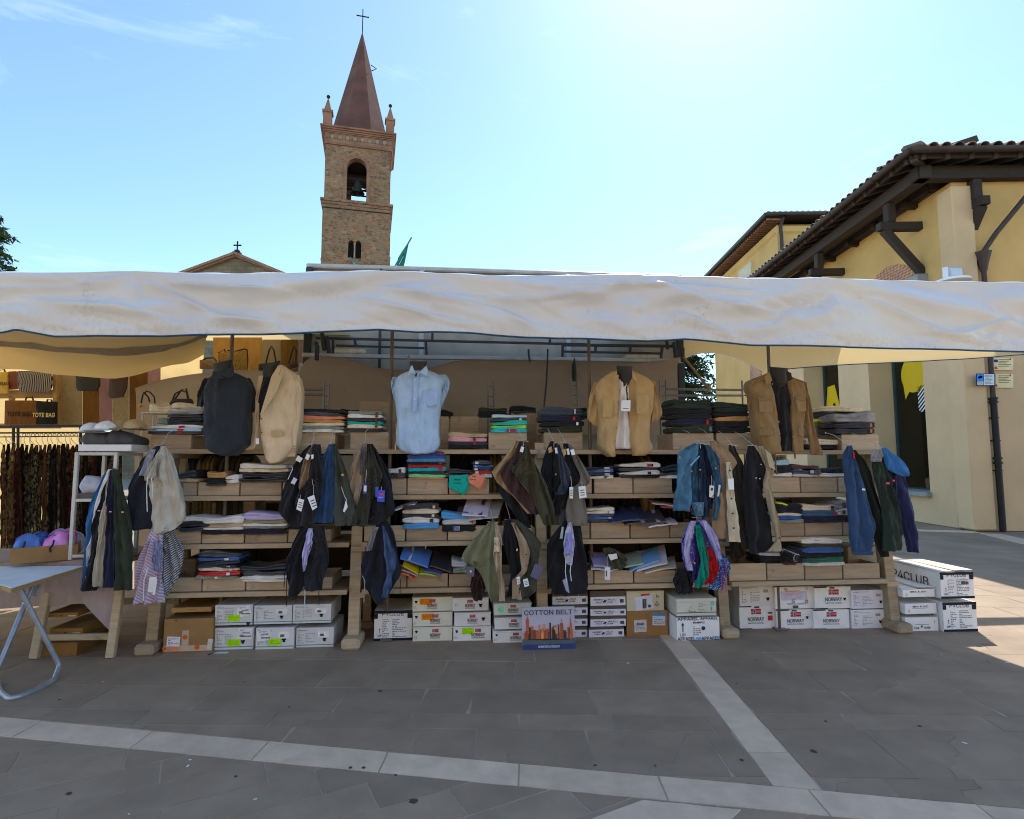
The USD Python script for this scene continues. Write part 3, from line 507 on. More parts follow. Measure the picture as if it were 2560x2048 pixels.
for b, l, crop, yt, yb, xs in ((0, 0, cC, 848, 1000, [(205, 592)]), (0, 0, cE, 982, 1140, [(75, 440)]), (1, 0, cE, 975, 1122, [(580, 965)]), (1, 0, cG, 980, 1126, [(78, 442)]), (2, 0, cG, 980, 1126, [(600, 966)]),
        (2, 0, cI, 910, 1058, [(160, 546)]), (3, 0, cI, 910, 1060, [(572, 920)]), (3, 0, cK, 850, 974, [(155, 480)]),
        (0, 1, cC, 1295, 1442, [(505, 640), (650, 1040), (1048, 1436), (1445, 1720)]), (1, 1, cE, 1410, 1556, [(830, 1110), (1116, 1500), (1508, 1888)]), (2, 1, cG, 1402, 1550, [(-120, 88), (800, 1050)][1:]+[(1070, 1434), (1442, 1805)]),
        (3, 1, cI, 1325, 1454, [(1000, 1354), (1362, 1704), (1712, 1960)]),
        (0, 2, cD, 312, 466, [(400, 680), (686, 1084), (1092, 1490), (1497, 1900)]), (1, 2, cF_, 428, 580, [(260, 648), (656, 1040), (1046, 1440), (1446, 1840)]), (2, 2, cH, 398, 548, [(290, 655), (664, 1030), (1038, 1405), (1412, 1700)]),
        (3, 2, cJ, 388, 515, [(560, 945), (950, 1300), (1307, 1650)]),
        (0, 3, cD, 766, 930, [(345, 684), (690, 1094), (1102, 1522), (1530, 1910)]), (1, 3, cF_, 878, 1012, [(290, 660), (666, 1050), (1056, 1430), (1436, 1800)]), (2, 3, cH, 848, 968, [(300, 690), (696, 1064), (1071, 1460), (1466, 1800)]),
        (3, 3, cJ, 782, 930, [(235, 588), (594, 944), (951, 1302), (1309, 1655)])):
    for i, (x0, x1) in enumerate(xs):
        kk = ORD[i]+' from the left' if len(xs) > 1 else ('left one' if crop in (cC,) or (crop is cE and b == 1) or (crop is cG and b == 2) or (crop is cI and b == 3) else 'right one')
        crate(b, l, crop, x0, x1, yt, yb, kk)
for i, (l, crop, x0, x1, yt, yb, v, wh) in enumerate(((0, cE, 665, 1010, 690, 960, .62, 'tall cream wooden crate behind the teal and grey shorts, left of the blue shirt'), (0, cE, 1425, 1510, 830, 885, .6, 'cream crate behind the blue shirt, under the black pouch'),
        (0, cE, 1520, 1790, 830, 885, .6, 'cream crate in the back row right of the blue shirt'), (0, cG, 290, 530, 800, 890, .6, 'cream crate in the back row above the turquoise shirt stack'), (0, cI, 1480, 1615, 800, 930, .55, 'cream crate behind the brown field jacket sleeve'),
        (3, cD, 490, 628, 590, 745, .4, 'small cream crate standing at the back left of the red and navy stack'), (3, cJ, 330, 528, 690, 762, .4, 'cream crate at the back under the hanging black jackets'), (3, cJ, 1350, 1690, 622, 766, .34, 'cream crate at the back right of the striped pullover'),
        (1, cD, 530, 905, 62, 200, .5, 'cream crate at the back of the leftmost bay above the white tops'), (1, cD, 960, 1190, 50, 190, .5, 'cream crate beside the dark post at the back of the leftmost bay'), (2, cF_, 1240, 1500, 270, 420, .5, 'cream crate at the back behind the printed polybags'))):
    crate(0, {0: 0, 1: 2, 2: 2, 3: 3}[l], crop, x0, x1, yt, yb, '', v, .3, wh)

# ---- awning: cloth sheets from rows of points
def sheet(rows, seg=8, sub=4, seed=0, amp=0.0, scale=3.0, th=.0025):
    """a cloth through rows of 3D points (each row the same count), resampled smoothly; slightly crumpled; a thin closed shell"""
    from scipy.interpolate import PchipInterpolator as P
    R = np.array(rows, float); n, m, _ = R.shape
    a = np.linspace(0, m-1, (m-1)*seg+1); R = P(np.arange(m), R, axis=1)(a) if m > 2 else R[:, :1]+(R[:, 1:]-R[:, :1])*a[None, :, None]
    b = np.linspace(0, n-1, (n-1)*sub+1); R = P(np.arange(n), R, axis=0)(b) if n > 2 else R[:1]+(R[1:]-R[:1])*b[:, None, None]
    n, m = R.shape[:2]; du, dv = np.gradient(R, axis=1), np.gradient(R, axis=0); nn = np.cross(du, dv); nn /= np.linalg.norm(nn, axis=2, keepdims=True)+1e-9
    if amp: R = R+nn*(meshkit.fbm(R*scale, 4, seed)-.5)[..., None]*amp
    i, j = np.meshgrid(np.arange(n-1), np.arange(m-1), indexing='ij'); q = np.stack([i*m+j, i*m+j+1, (i+1)*m+j+1, (i+1)*m+j], -1).reshape(-1, 4)
    return R.reshape(-1, 3), q, R
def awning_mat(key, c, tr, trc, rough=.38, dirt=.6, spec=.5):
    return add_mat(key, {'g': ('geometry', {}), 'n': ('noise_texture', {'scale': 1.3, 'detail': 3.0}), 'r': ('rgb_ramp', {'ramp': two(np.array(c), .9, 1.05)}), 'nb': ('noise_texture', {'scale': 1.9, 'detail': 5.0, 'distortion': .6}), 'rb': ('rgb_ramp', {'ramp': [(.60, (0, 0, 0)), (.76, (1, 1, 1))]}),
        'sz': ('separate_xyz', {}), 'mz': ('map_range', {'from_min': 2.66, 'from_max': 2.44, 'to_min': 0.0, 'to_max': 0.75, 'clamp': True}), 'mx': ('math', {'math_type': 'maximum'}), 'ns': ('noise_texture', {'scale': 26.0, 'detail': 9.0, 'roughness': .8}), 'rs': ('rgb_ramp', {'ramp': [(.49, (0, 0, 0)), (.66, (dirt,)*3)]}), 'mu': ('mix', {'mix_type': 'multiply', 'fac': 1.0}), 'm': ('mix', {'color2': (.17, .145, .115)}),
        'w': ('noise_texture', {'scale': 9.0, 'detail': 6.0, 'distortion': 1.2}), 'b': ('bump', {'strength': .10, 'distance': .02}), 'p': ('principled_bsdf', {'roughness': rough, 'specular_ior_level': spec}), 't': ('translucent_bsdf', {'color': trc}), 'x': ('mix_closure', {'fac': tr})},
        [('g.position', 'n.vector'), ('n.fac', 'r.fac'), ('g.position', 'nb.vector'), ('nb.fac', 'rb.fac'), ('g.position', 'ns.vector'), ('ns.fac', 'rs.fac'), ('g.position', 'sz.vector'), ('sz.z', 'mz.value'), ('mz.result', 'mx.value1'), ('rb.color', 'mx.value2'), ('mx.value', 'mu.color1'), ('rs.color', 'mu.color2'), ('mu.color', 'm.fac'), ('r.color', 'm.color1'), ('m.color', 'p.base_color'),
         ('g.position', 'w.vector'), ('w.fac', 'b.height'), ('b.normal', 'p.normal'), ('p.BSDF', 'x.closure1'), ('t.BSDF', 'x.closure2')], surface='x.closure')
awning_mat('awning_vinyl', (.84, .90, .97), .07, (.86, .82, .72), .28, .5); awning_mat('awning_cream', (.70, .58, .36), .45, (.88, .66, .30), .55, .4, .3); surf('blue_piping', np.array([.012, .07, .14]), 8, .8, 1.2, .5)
awn = sthing('front_awning', 'long white vinyl awning with a deep stained valance edged in blue', 'awning', 3.2, -.5, 2.5)
O_ = S(3.2, -.5, 2.5); RI = _T((0, 0, 0), -ST_B)[:3, :3]
def loc(P, o=O_): return (np.asarray(P)-o) @ RI.T
VA = -.5
top = [(-420, 676), (-150, 678), (0, 681), (160, 682), (340, 678), (420, 682), (560, 685), (720, 683), (860, 679), (960, 678), (1080, 683), (1240, 690), (1400, 690), (1560, 686), (1660, 690), (1900, 697), (2080, 696), (2160, 700), (2300, 704), (2560, 707), (2700, 709)]
bot = [(-420, 822), (-150, 838), (0, 832), (36, 823), (130, 840), (300, 841), (522, 837), (720, 834), (900, 826), (944, 823), (1043, 830), (1187, 834), (1323, 844), (1480, 848), (1618, 852), (1660, 851), (1710, 849), (1877, 862), (2098, 867), (2361, 875), (2560, 879), (2700, 882)]
def edge(tab, xs): return [(x, np.interp(x, *zip(*tab))) for x in xs]
xs = np.linspace(-420, 2700, 250); tu = np.array([on_stall(p, VA) for p in edge(top, xs)]); bu = np.array([on_stall(p, VA) for p in edge(bot, xs)])
SUP = np.array([-420, 345, 1080, 1600, 2085, 2620, 2700]); rowsn = 44; T_ = np.linspace(0, 1, rowsn); V = np.zeros((rowsn+7, len(xs), 3))
CRE = [([(346, .06), (563, .70), (710, .80)], .045, .05), ([(0, .39), (317, .55), (472, .83)], .035, .08), ([(924, .2), (1083, .37), (1259, .56), (1359, .88)], .045, .05), ([(1083, .35), (1339, .37), (1538, .17)], .035, .05), ([(860, .40), (1060, .68), (1219, .88)], .04, .06), ([(1660, .48), (1785, .78), (1869, .97)], .045, .06), ([(2148, .2), (2370, .78), (2557, .48)], .045, .05), ([(2432, .95), (2557, .5)], .03, .05),
       ([(-100, .27), (160, .22), (345, .03)], .03, .05), ([(1600, .02), (1440, .4), (1330, .5)], .03, .06), ([(1610, .04), (1760, .35), (2000, .55)], .035, .06), ([(2085, .04), (1980, .5), (1900, .8)], .03, .06), ([(420, .16), (620, .25), (690, .24)], .05, .03), ([(1400, .16), (1660, .12), (1930, .2)], .03, .03)]
def crease(x, t):
    d = 0
    for pl, a, w in CRE:
        X = [q[0] for q in pl]; Y = [q[1] for q in pl]
        if X[0] > X[-1]: X, Y = X[::-1], Y[::-1]
        e = min((x-X[0])/60, (X[-1]-x)/60, 1)
        if e > 0: r = (t-np.interp(x, X, Y))/w; d += a*e*(math.exp(-max(r, 0)**2*.25)*math.exp(-max(-r, 0)*3.0))
    return d
for j, x in enumerate(xs):
    k = min(np.searchsorted(SUP, x, 'right')-1, len(SUP)-2); s = (x-SUP[k])/(SUP[k+1]-SUP[k]); sag = 4*s*(1-s)
    for i, t in enumerate(T_):
        u = tu[j, 0]+(bu[j, 0]-tu[j, 0])*t; z = tu[j, 1]+(bu[j, 1]-tu[j, 1])*t
        ph = t*1.0+.55*(1-sag)+.33*k+.35*s*(1 if k % 2 else -1)
        d = .055*math.sin(2*math.pi*1.15*ph)*math.sin(math.pi*min(1, t*1.3+.02))*(.5+.8*sag)+.020*math.sin(2*math.pi*(2.6*t+1.9*s*(1 if k % 2 else -1)+.2*k))*math.sin(math.pi*t)
        fan = .012*math.exp(-t*3.5)*math.sin(x*.055+k)*(1-sag)*min(1, t*9)+.010*math.sin(x*.021+6*t)*t
        V[i+7, j] = S(u, VA+d*.7+fan-crease(x, t)*min(1, (1-t)*8), z)
    for i in range(7):                                                    # over the front bar
        a = math.pi*(.9-i*.9/7); V[i, j] = S(tu[j, 0], VA+.06+.06*math.cos(a)+.0, tu[j, 1]-.005+.028*math.sin(a)*(1+.3*math.sin(x*.08)))
        V[i, j] = S(tu[j, 0], VA+.055*(7-i)/7*2.0, tu[j, 1]+.02*math.sin(math.pi*(i/7))+.004*math.sin(x*.05)*(i/7)*(1-i/7)*4)
cr_ = 1-2*np.abs(meshkit.fbm(V*[1.1, 1.1, 4.2]+V[..., [2, 2, 0]]*[0, 0, 1.1], 3, 8)-.5)*2; V += ((meshkit.fbm(V*1.6, 3, 5)-.5)*.035+(cr_**3-.4)*.018)[..., None]*SN*np.clip(np.linspace(-.4, 3, rowsn+7), 0, 1)[:, None, None]
n, m = V.shape[:2]; ii, jj = np.meshgrid(np.arange(n-1), np.arange(m-1), indexing='ij'); q = np.stack([ii*m+jj, (ii+1)*m+jj, (ii+1)*m+jj+1, ii*m+jj+1], -1).reshape(-1, 4)
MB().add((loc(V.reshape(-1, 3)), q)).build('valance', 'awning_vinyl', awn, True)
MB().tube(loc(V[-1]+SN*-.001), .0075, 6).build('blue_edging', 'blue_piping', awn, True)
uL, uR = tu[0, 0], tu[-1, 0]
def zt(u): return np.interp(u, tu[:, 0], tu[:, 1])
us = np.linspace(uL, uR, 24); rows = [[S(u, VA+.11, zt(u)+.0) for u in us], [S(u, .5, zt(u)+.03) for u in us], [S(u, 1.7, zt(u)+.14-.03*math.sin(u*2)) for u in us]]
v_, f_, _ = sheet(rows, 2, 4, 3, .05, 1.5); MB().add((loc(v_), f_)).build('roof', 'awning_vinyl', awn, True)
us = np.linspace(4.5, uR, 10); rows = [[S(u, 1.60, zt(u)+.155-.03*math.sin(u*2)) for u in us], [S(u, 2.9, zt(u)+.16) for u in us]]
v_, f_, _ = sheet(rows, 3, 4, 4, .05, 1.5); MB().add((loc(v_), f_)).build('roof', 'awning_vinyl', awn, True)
surf('steel_tube', np.array([.20, .20, .20]), 6, .8, 1.2, .4, metal=.6); surf('pole_brown', np.array([.14, .105, .075]), 6, .7, 1.2, .5)
MB().bar(loc(S(uL, VA+.06, zt(uL)-.03)), loc(S(3.2, VA+.06, zt(3.2)-.04)), .035).bar(loc(S(3.2, VA+.06, zt(3.2)-.04)), loc(S(uR, VA+.06, zt(uR)-.03)), .035).build('front_bar', 'steel_tube', awn)
for i, (x, y) in enumerate(((580, 1000), (980, 1120), (1472, 1120), (1920, 1060))):
    v = .2; u, z = on_stall((x, 860), v)
    p = sthing('awning_pole', ['awning pole behind the dark polo shirt', 'thin brown awning pole left of the light blue shirt', 'thin brown awning pole left of the tan overshirt', 'brown awning pole behind the brown field jacket'][i], 'pole', u, v, 0)
    MB().tube([(0, 0, 0), (0, 0, 2.0), (0, 0, zt(u)+.05)], .016, 8).build('shaft', 'pole_brown', p, 40); MB().box((0, 0, .008), (.1, .1, .016), bev=.004).build('base_plate', 'steel_tube', p)
def cloth_thing(name, label, cat, rows, mat, seg=8, sub=5, amp=.03, scale=3, seed=0, part='cloth', edge_mat=None):
    o = np.array(rows[-1][0]); t = thing(name, label, cat, o); v_, f_, R = sheet(rows, seg, sub, seed, amp, scale); MB().add((v_-o, f_)).build(part, mat, t, True)
    if edge_mat: MB().tube(R[-1]-o, .007, 6).build('edging', edge_mat, t, True)
    return t, o, R
def SR(crop, pts, v): return [S(*((lambda q: (q[0], v, q[1]))(on_stall(crop(*p), v)))) for p in pts]
# cream cloths of the right half, lit from behind
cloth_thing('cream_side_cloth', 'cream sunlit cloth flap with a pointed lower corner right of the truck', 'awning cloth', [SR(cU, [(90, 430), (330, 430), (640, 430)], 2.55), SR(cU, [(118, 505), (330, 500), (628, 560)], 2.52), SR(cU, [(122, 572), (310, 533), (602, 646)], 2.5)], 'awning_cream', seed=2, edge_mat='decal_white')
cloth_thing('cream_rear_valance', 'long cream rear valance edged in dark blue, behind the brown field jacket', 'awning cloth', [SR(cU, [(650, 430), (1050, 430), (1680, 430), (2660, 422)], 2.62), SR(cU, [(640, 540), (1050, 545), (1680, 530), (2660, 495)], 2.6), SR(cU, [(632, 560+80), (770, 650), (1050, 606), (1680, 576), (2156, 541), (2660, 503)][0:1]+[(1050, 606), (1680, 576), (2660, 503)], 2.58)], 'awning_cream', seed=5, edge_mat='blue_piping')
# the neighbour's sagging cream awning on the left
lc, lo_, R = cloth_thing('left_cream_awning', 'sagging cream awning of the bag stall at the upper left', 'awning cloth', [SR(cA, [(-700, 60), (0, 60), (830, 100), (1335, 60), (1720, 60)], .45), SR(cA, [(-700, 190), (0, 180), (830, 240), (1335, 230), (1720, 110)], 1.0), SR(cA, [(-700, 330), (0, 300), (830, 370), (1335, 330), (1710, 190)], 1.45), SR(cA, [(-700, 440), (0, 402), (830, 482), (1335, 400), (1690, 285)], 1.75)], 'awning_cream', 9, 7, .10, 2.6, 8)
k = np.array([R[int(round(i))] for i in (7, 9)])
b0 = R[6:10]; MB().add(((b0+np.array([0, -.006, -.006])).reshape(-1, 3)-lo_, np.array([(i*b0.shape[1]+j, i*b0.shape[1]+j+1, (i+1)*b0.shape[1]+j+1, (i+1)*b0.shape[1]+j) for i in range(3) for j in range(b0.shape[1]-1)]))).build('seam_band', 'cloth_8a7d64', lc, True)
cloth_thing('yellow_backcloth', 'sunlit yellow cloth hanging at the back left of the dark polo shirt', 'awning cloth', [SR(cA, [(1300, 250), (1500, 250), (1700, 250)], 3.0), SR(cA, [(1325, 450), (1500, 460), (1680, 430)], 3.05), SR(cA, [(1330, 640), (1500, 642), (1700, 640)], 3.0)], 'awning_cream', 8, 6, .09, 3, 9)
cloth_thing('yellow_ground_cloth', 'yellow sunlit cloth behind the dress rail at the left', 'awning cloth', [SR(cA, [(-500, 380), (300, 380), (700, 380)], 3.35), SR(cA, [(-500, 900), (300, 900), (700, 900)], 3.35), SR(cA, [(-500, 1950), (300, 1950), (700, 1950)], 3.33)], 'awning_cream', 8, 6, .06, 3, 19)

# ---- the market truck behind the stall, with its brown tarpaulin
surf('truck_grey', np.array([.36, .325, .26]), 2.5, .75, 1.1, .5, .05, 20); surf('rail_dark', np.array([.035, .036, .04]), 6, .8, 1.2, .5); surf('alu', np.array([.45, .45, .43]), 5, .8, 1.1, .4, metal=.4)
VT = 2.45; uA, _ = on_stall((762, 900), VT); uB, _ = on_stall((1706, 900), VT); _, zT = on_stall((1000, 674), VT)
tr = sthing('market_truck', 'grey box body of a market truck standing behind the stall', 'truck', (uA+uB)/2, VT, 0); W = uB-uA
MB().box((0, 1.2, (zT+.5)/2), (W, 2.3, zT-.5), bev=.03).build('body', 'truck_grey', tr)
for x in (-W*.3, W*.3):
    wh = MB().tube([(x, .05, .42), (x, .3, .42)], .42, 20).build('wheel', 'rail_dark', tr, 40); MB().tube([(x, .03, .42), (x, .06, .42)], .24, 16).build('rim', 'alu', wh, 40)
MB().box((0, 1.2, zT+.03), (W+.06, 2.36, .06), bev=.015).build('roof_edge', 'alu', tr)
for s in (-1, 1): MB().box((s*(W/2-.02), .02, (zT+.95)/2), (.09, .05, zT-.95), bev=.01).build('corner_post', 'rail_dark', tr)
for x in (950, 1053, 1421): u, _ = on_stall((x, 850), VT); MB().box((u-(uA+uB)/2, -.012, (zT+2)/2), (.035 if x == 950 else .06, .02, zT-2), bev=.004).build('pillar_strip', 'alu' if x != 950 else 'rail_dark', tr)
def tl(p, v): u, z = on_stall(p, v); return (u-(uA+uB)/2, v-VT, z)
for a, b, w in ((cE(262, 95), cE(1290, 120), .028), (cE(1290, 120), cG(1000, 155), .028), (cG(770, 160), cG(1820, 172), .034), (cE(450, 165), cE(1280, 190), .024), (cG(780, 222), cG(1700, 240), .026)): MB().bar(tl(a, VT-.25), tl(b, VT-.25), w).build('roof_rail', 'rail_dark', tr)
for a, b in ((cE(625, 110), cE(635, 165)), (cE(1290, 120), cE(1300, 250)), (cE(1355, 50), cE(1352, 120)), (cG(775, 160), cG(772, 285)), (cG(655, 100), cG(655, 140)), (cG(1085, 170), cG(1080, 225)), (cG(1410, 170), cG(1405, 228)), (cG(1710, 165), cG(1695, 285)), (cE(420, 90), cE(425, 240)), (cG(1750, 120), cG(1760, 200))): MB().bar(tl(a, VT-.25), tl(b, VT-.25), .03).build('rail_post', 'rail_dark', tr)
MB().bar(tl(cE(140, 255), VT-.3), tl(cE(1130, 275), VT-.3), .06, .05, .006).bar(tl(cE(1140, 275), VT-.3), tl(cG(1900, 310), VT-.3), .06, .05, .006).build('lower_beam', 'alu', tr)
for a, b in ((cE(355, 225), cE(735, 225)), (cG(1340, 275), cG(1690, 275))): MB().bar(tl(a, VT-.2), tl(b, VT-.2), .12, .10, .03).build('rolled_canvas', 'cloth_b5a583', tr)
for p in (cE(270, 210), cE(330, 130), cE(375, 160), cG(1830, 215)): MB().bar(tl((p[0]-3, p[1]-22), VT-.28), tl((p[0]+3, p[1]+22), VT-.28), .05, .05, .012).build('clamp', 'rail_dark', tr)
awning_mat('tarp_brown', (.40, .325, .25), .10, (.5, .38, .25), .6, .3, .3)
TP = [SR(cC, [(1770, 112)], 2.05)+SR(cE, [(620, 315), (1000, 385)], 2.0)+SR(cE, [(1400, 350)], 2.0)+SR(cG, [(60, 285), (720, 300), (1250, 325), (1560, 318), (1886, 272)], 2.0), SR(cC, [(1740, 300)], 2.1)+SR(cE, [(620, 450), (1000, 500), (1400, 480)], 2.08)+SR(cG, [(60, 420), (720, 420), (1250, 440), (1560, 430), (1850, 400)], 2.1), SR(cC, [(1560, 290)], 2.12)+SR(cE, [(620, 1000), (1000, 1000), (1400, 1000)], 2.1)+SR(cG, [(60, 1000), (720, 1000), (1250, 1000), (1560, 1000), (1890, 1000)], 2.1)]
TP[2][0] = SR(cC, [(1560, 1000)], 2.1)[0]; TP[1][0] = SR(cC, [(1600, 270)], 2.1)[0]
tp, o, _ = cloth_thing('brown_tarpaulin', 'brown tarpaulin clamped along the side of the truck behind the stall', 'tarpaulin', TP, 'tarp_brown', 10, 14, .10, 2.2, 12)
for p in (cC(1770, 100), cG(1900, 270)): q = S(*((lambda a: (a[0], 1.96, a[1]))(on_stall(p, 1.96))))-o; MB().bar(q-[0, 0, .07], q+[0, 0, .12], .045, .05, .01).build('clamp', 'rail_dark', tp)
def strap(label, pts, r, mat, v=1.95):
    P = np.array(SR(cG, pts, v)); t = thing('hanging_strap', label, 'strap', P[-1]); MB().tube(P-P[-1], r, 6).build('strap', mat, t, True); return t, P
strap('short strap with a red tip hanging in front of the tarpaulin', [(455, 200), (458, 260), (468, 318)], .014, 'rail_dark')
strap('long grey strap hanging over the tarpaulin', [(636, 200), (632, 320), (622, 520), (600, 740)], .012, 'rail_dark')
t, P = strap('bunch of dark green cords hanging over the tarpaulin', [(885, 285), (880, 350), (882, 430), (885, 500)], [.008, .03, .035, .03], 'cloth_2c3322')
# grey tubular clothes rails with ladder uprights
def rail_frame(label, ladders, bars, v):
    u0, _ = on_stall(ladders[0][0], v); t = sthing('clothes_rail', label, 'clothes rail', u0, v, 0)
    def L(p, dv=0): u, z = on_stall(p, v); return (u-u0, dv, z)
    for a, b in ladders:
        (xa, ya), (xb, yb_) = a, b; x0, _, z0 = L((xa, yb_)); x1, _, z1 = L((xb, ya)); m = MB()
        for x in (x0, x1): MB().tube([(x, 0, .02), (x, 0, 1.0), (x, 0, z1)], .011, 8).build('upright', 'steel_tube', t, 40)
        for i in range(int((z1-.3)/.11)): m.tube([(x0, 0, z1-.06-i*.11), (x1, 0, z1-.06-i*.11)], .006, 6)
        m.build('rungs', 'steel_tube', t, 40); MB().box(((x0+x1)/2, 0, .03), (.08, .5, .04), bev=.01).build('foot', 'steel_tube', t)
    for a, b in bars: MB().bar(L(a), L(b), .025, .025, .004).build('crossbar', 'steel_tube', t)
    return t
rail_frame('grey tubular clothes rail between the beige blazer and the folded shorts', [(cC(1832, 340), cC(1885, 600))], [(cC(1560, 428), cC(1832, 430)), (cC(1560, 474), cC(1832, 478))], 1.25)
rail_frame('grey ladder upright behind the light blue shirt', [(cE(1875, 500), cE(1930, 740)), (cG(862, 490), cG(915, 740))], [], 1.3)
rail_frame('grey tubular clothes rail with two crossbars right of the tan overshirt', [(cI(40, 420), cI(92, 600)), (cI(812, 420), cI(868, 600))], [(cI(95, 498), cI(812, 508)), (cI(95, 556), cI(812, 560))], 1.25)
q = thing('wooden_prop', 'slanting wooden pole tied to the truck corner above the clothes rail', 'pole', S(*((lambda a: (a[0], 1.5, a[1]))(on_stall(cI(500, 500), 1.5)))))
a, b = SR(cI, [(260, 200)], 1.9)[0], SR(cI, [(500, 500)], 1.5)[0]; MB().tube([a-b, (a-b)*.5, (0, 0, 0)], .016, 8).build('shaft', 'raw_wood', q, 40); MB().tube([(-.02, -.03, -.03), (.02, -.03, .0), (-.02, -.03, .03), (.02, -.03, .06)], .012, 6).build('knot', 'cloth_a98a5a', q, True)
# ================================================================ goods: builders
COL = dict(black='24272c', charcoal='3d3f45', navy='272b40', blue='3c5f9e', sky='4f94cf', lightblue='9dbdea', white='d6d7e6', cream='d0c5ae', beige='b59f82', tan='b08a58', khaki='8d8a68', olive='45452f', darkolive='353a2e', green='2b6452',
    teal='17ab9d', turquoise='14b0c0', mint='74cf95', lime='8ade4c', coral='e9846c', pink='d997a6', red='b3282c', orange='e0642f', yellow='d8c81e', grey='86888d', lightgrey='b5b6ba', brown='5d4636', maroon='4a2a2e', purple='4d477e', lilac='b0a8dc', greygreen='7b8a80', darkgreen='2a3833', slate='3f4756', denim='3f5f82')
CN = dict(lightblue='light blue', lightgrey='light grey', darkolive='dark olive', greygreen='grey green', darkgreen='dark green', sky='sky blue')
def zpx(crop, v):                                                       # metres per pixel of a close-up, at plane v
    a, b = on_stall(crop(0, 0), v), on_stall(crop(0, 100), v); return (a[1]-b[1])/100
def fold_mesh(w, d, h, seed, layers=2, droop=0.0, amp=1.0):
    """a folded garment: rounded front fold of `layers` plies, soft top, rounded ends"""
    g = np.random.default_rng(seed); nx = 13; X = np.linspace(-1, 1, nx); prof = []
    for k in range(layers):
        z0, z1 = h*k/layers, h*(k+1)/layers
        for t in (.04, .25, .5, .75, .96): prof.append((.5*h/layers*(1-math.sin(math.pi*t))*.8, z0+(z1-z0)*t))
    prof += [(d*.25, h*1.03), (d*.6, h*1.0), (d*.97, h*.9), (d, h*.5), (d*.97, 0.0), (d*.5, 0), (h*.3, 0)]
    prof = np.array(prof); n = len(prof); V = np.zeros((nx, n, 3)); ph = g.random(6)*6.28; sx = g.uniform(-.25, .25)
    for i, x in enumerate(X):
        e = max(0, (abs(x)-.8)/.2); s = math.sqrt(max(.0, 1-e*e*.55)); zc = h*.42
        V[i, :, 0] = x*w/2*(1-.012*e); V[i, :, 1] = prof[:, 0]+.012*e+amp*.007*math.sin(3.1*x+ph[0])+.004*math.sin(8*x+ph[1])
        V[i, :, 2] = (zc+(prof[:, 1]-zc)*s)+amp*h*.17*math.sin(2.3*x+ph[2])*(prof[:, 1]/h)+h*sx*x*.3*(prof[:, 1]/h)-droop*max(0, abs(x)-.55)*h
    V += (meshkit.fbm(V*[14, 14, 20]+g.random(3)*50, 3, seed)-.5)[..., None]*min(.012, h*.4)*amp*np.array([.3, .8, .9])
    V[..., 2] = np.maximum(V[..., 2], 0)
    i, j = np.meshgrid(np.arange(nx-1), np.arange(n), indexing='ij'); q = np.stack([i*n+j, (i+1)*n+j, (i+1)*n+(j+1) % n, i*n+(j+1) % n], -1).reshape(-1, 4)
    P = V.reshape(-1, 3); c0, c1 = len(P), len(P)+1; P = np.vstack([P, V[0].mean(0), V[-1].mean(0)])
    caps = [(c0, (k+1) % n, k) for k in range(n)]; caps2 = [(c1, (nx-1)*n+k, (nx-1)*n+(k+1) % n) for k in range(n)]
    return P, np.vstack([q[:, [0, 1, 2]], q[:, [0, 2, 3]], caps, caps2])
_sd = [100]
def sd(): _sd[0] += 1; return _sd[0]
TOPN = ['topmost', 'second', 'third', 'fourth', 'fifth', 'sixth', 'seventh', 'eighth', 'ninth']
def stack(crop, x0, x1, yb, items, where, v=None, d=.27, rot=0.0, messy=.03, what='garment', floor=None, kind='cloth'):
    """folded garments lying on each other, listed from the top: (colour, height in close-up pixels, kind, patch or None)"""
    _, zb = on_stall(crop((x0+x1)/2, yb), .15); v = vz(zb)-.01 if v is None else v
    ua, z = on_stall(crop(x0, yb), v); ub, _ = on_stall(crop(x1, yb), v); k = zpx(crop, v); z += .001
    if floor is not None: z = max(z, floor)
    n = len(items)
    for i in range(n-1, -1, -1):
        it = items[i]; c, hp = it[0], it[1]; kd = it[2] if len(it) > 2 and it[2] else kind; h = max(.008, hp*k); s = sd(); w = (ub-ua)*random.uniform(.965, 1.0); r = rot+random.gauss(0, messy)
        ct = CN.get(c, c); pos = TOPN[i] if i < n-1 else 'bottom'
        lab = f'{"bagged" if kd == "poly" else "folded"} {ct} {what}'+(f', {pos} {where}' if n > 1 else f' {where}')
        t = sthing('folded_garment', lab, 'folded clothing', (ua+ub)/2+random.gauss(0, .004), v+random.gauss(0, .006), z, dr=r)
        hexc = COL.get(c, c); body = MB().add(fold_mesh(w, d, h, s, 2 if h > .018 else 1, amp=1.4 if kd == 'poly' else 1.0)).build('cloth', f'{kd}_{hexc}', t, 55)
        if len(it) > 3 and it[3]:
            for fx, wd, pc in it[3]: MB().box((w*(fx-.5), -.004, h*.5), (wd, .005, h*.62), bev=.001).build('patch', 'ink_'+pc, t)
        z += h*.97
    return z
def rowsdense(rows, n=30):
    from scipy.interpolate import PchipInterpolator as P
    r = np.array(sorted(rows), float); y = np.linspace(r[0, 0], r[-1, 0], n); return np.c_[y, .4*P(r[:, 0], r[:, 1])(y)+.6*np.interp(y, r[:, 0], r[:, 1]), .4*P(r[:, 0], r[:, 2])(y)+.6*np.interp(y, r[:, 0], r[:, 2])]
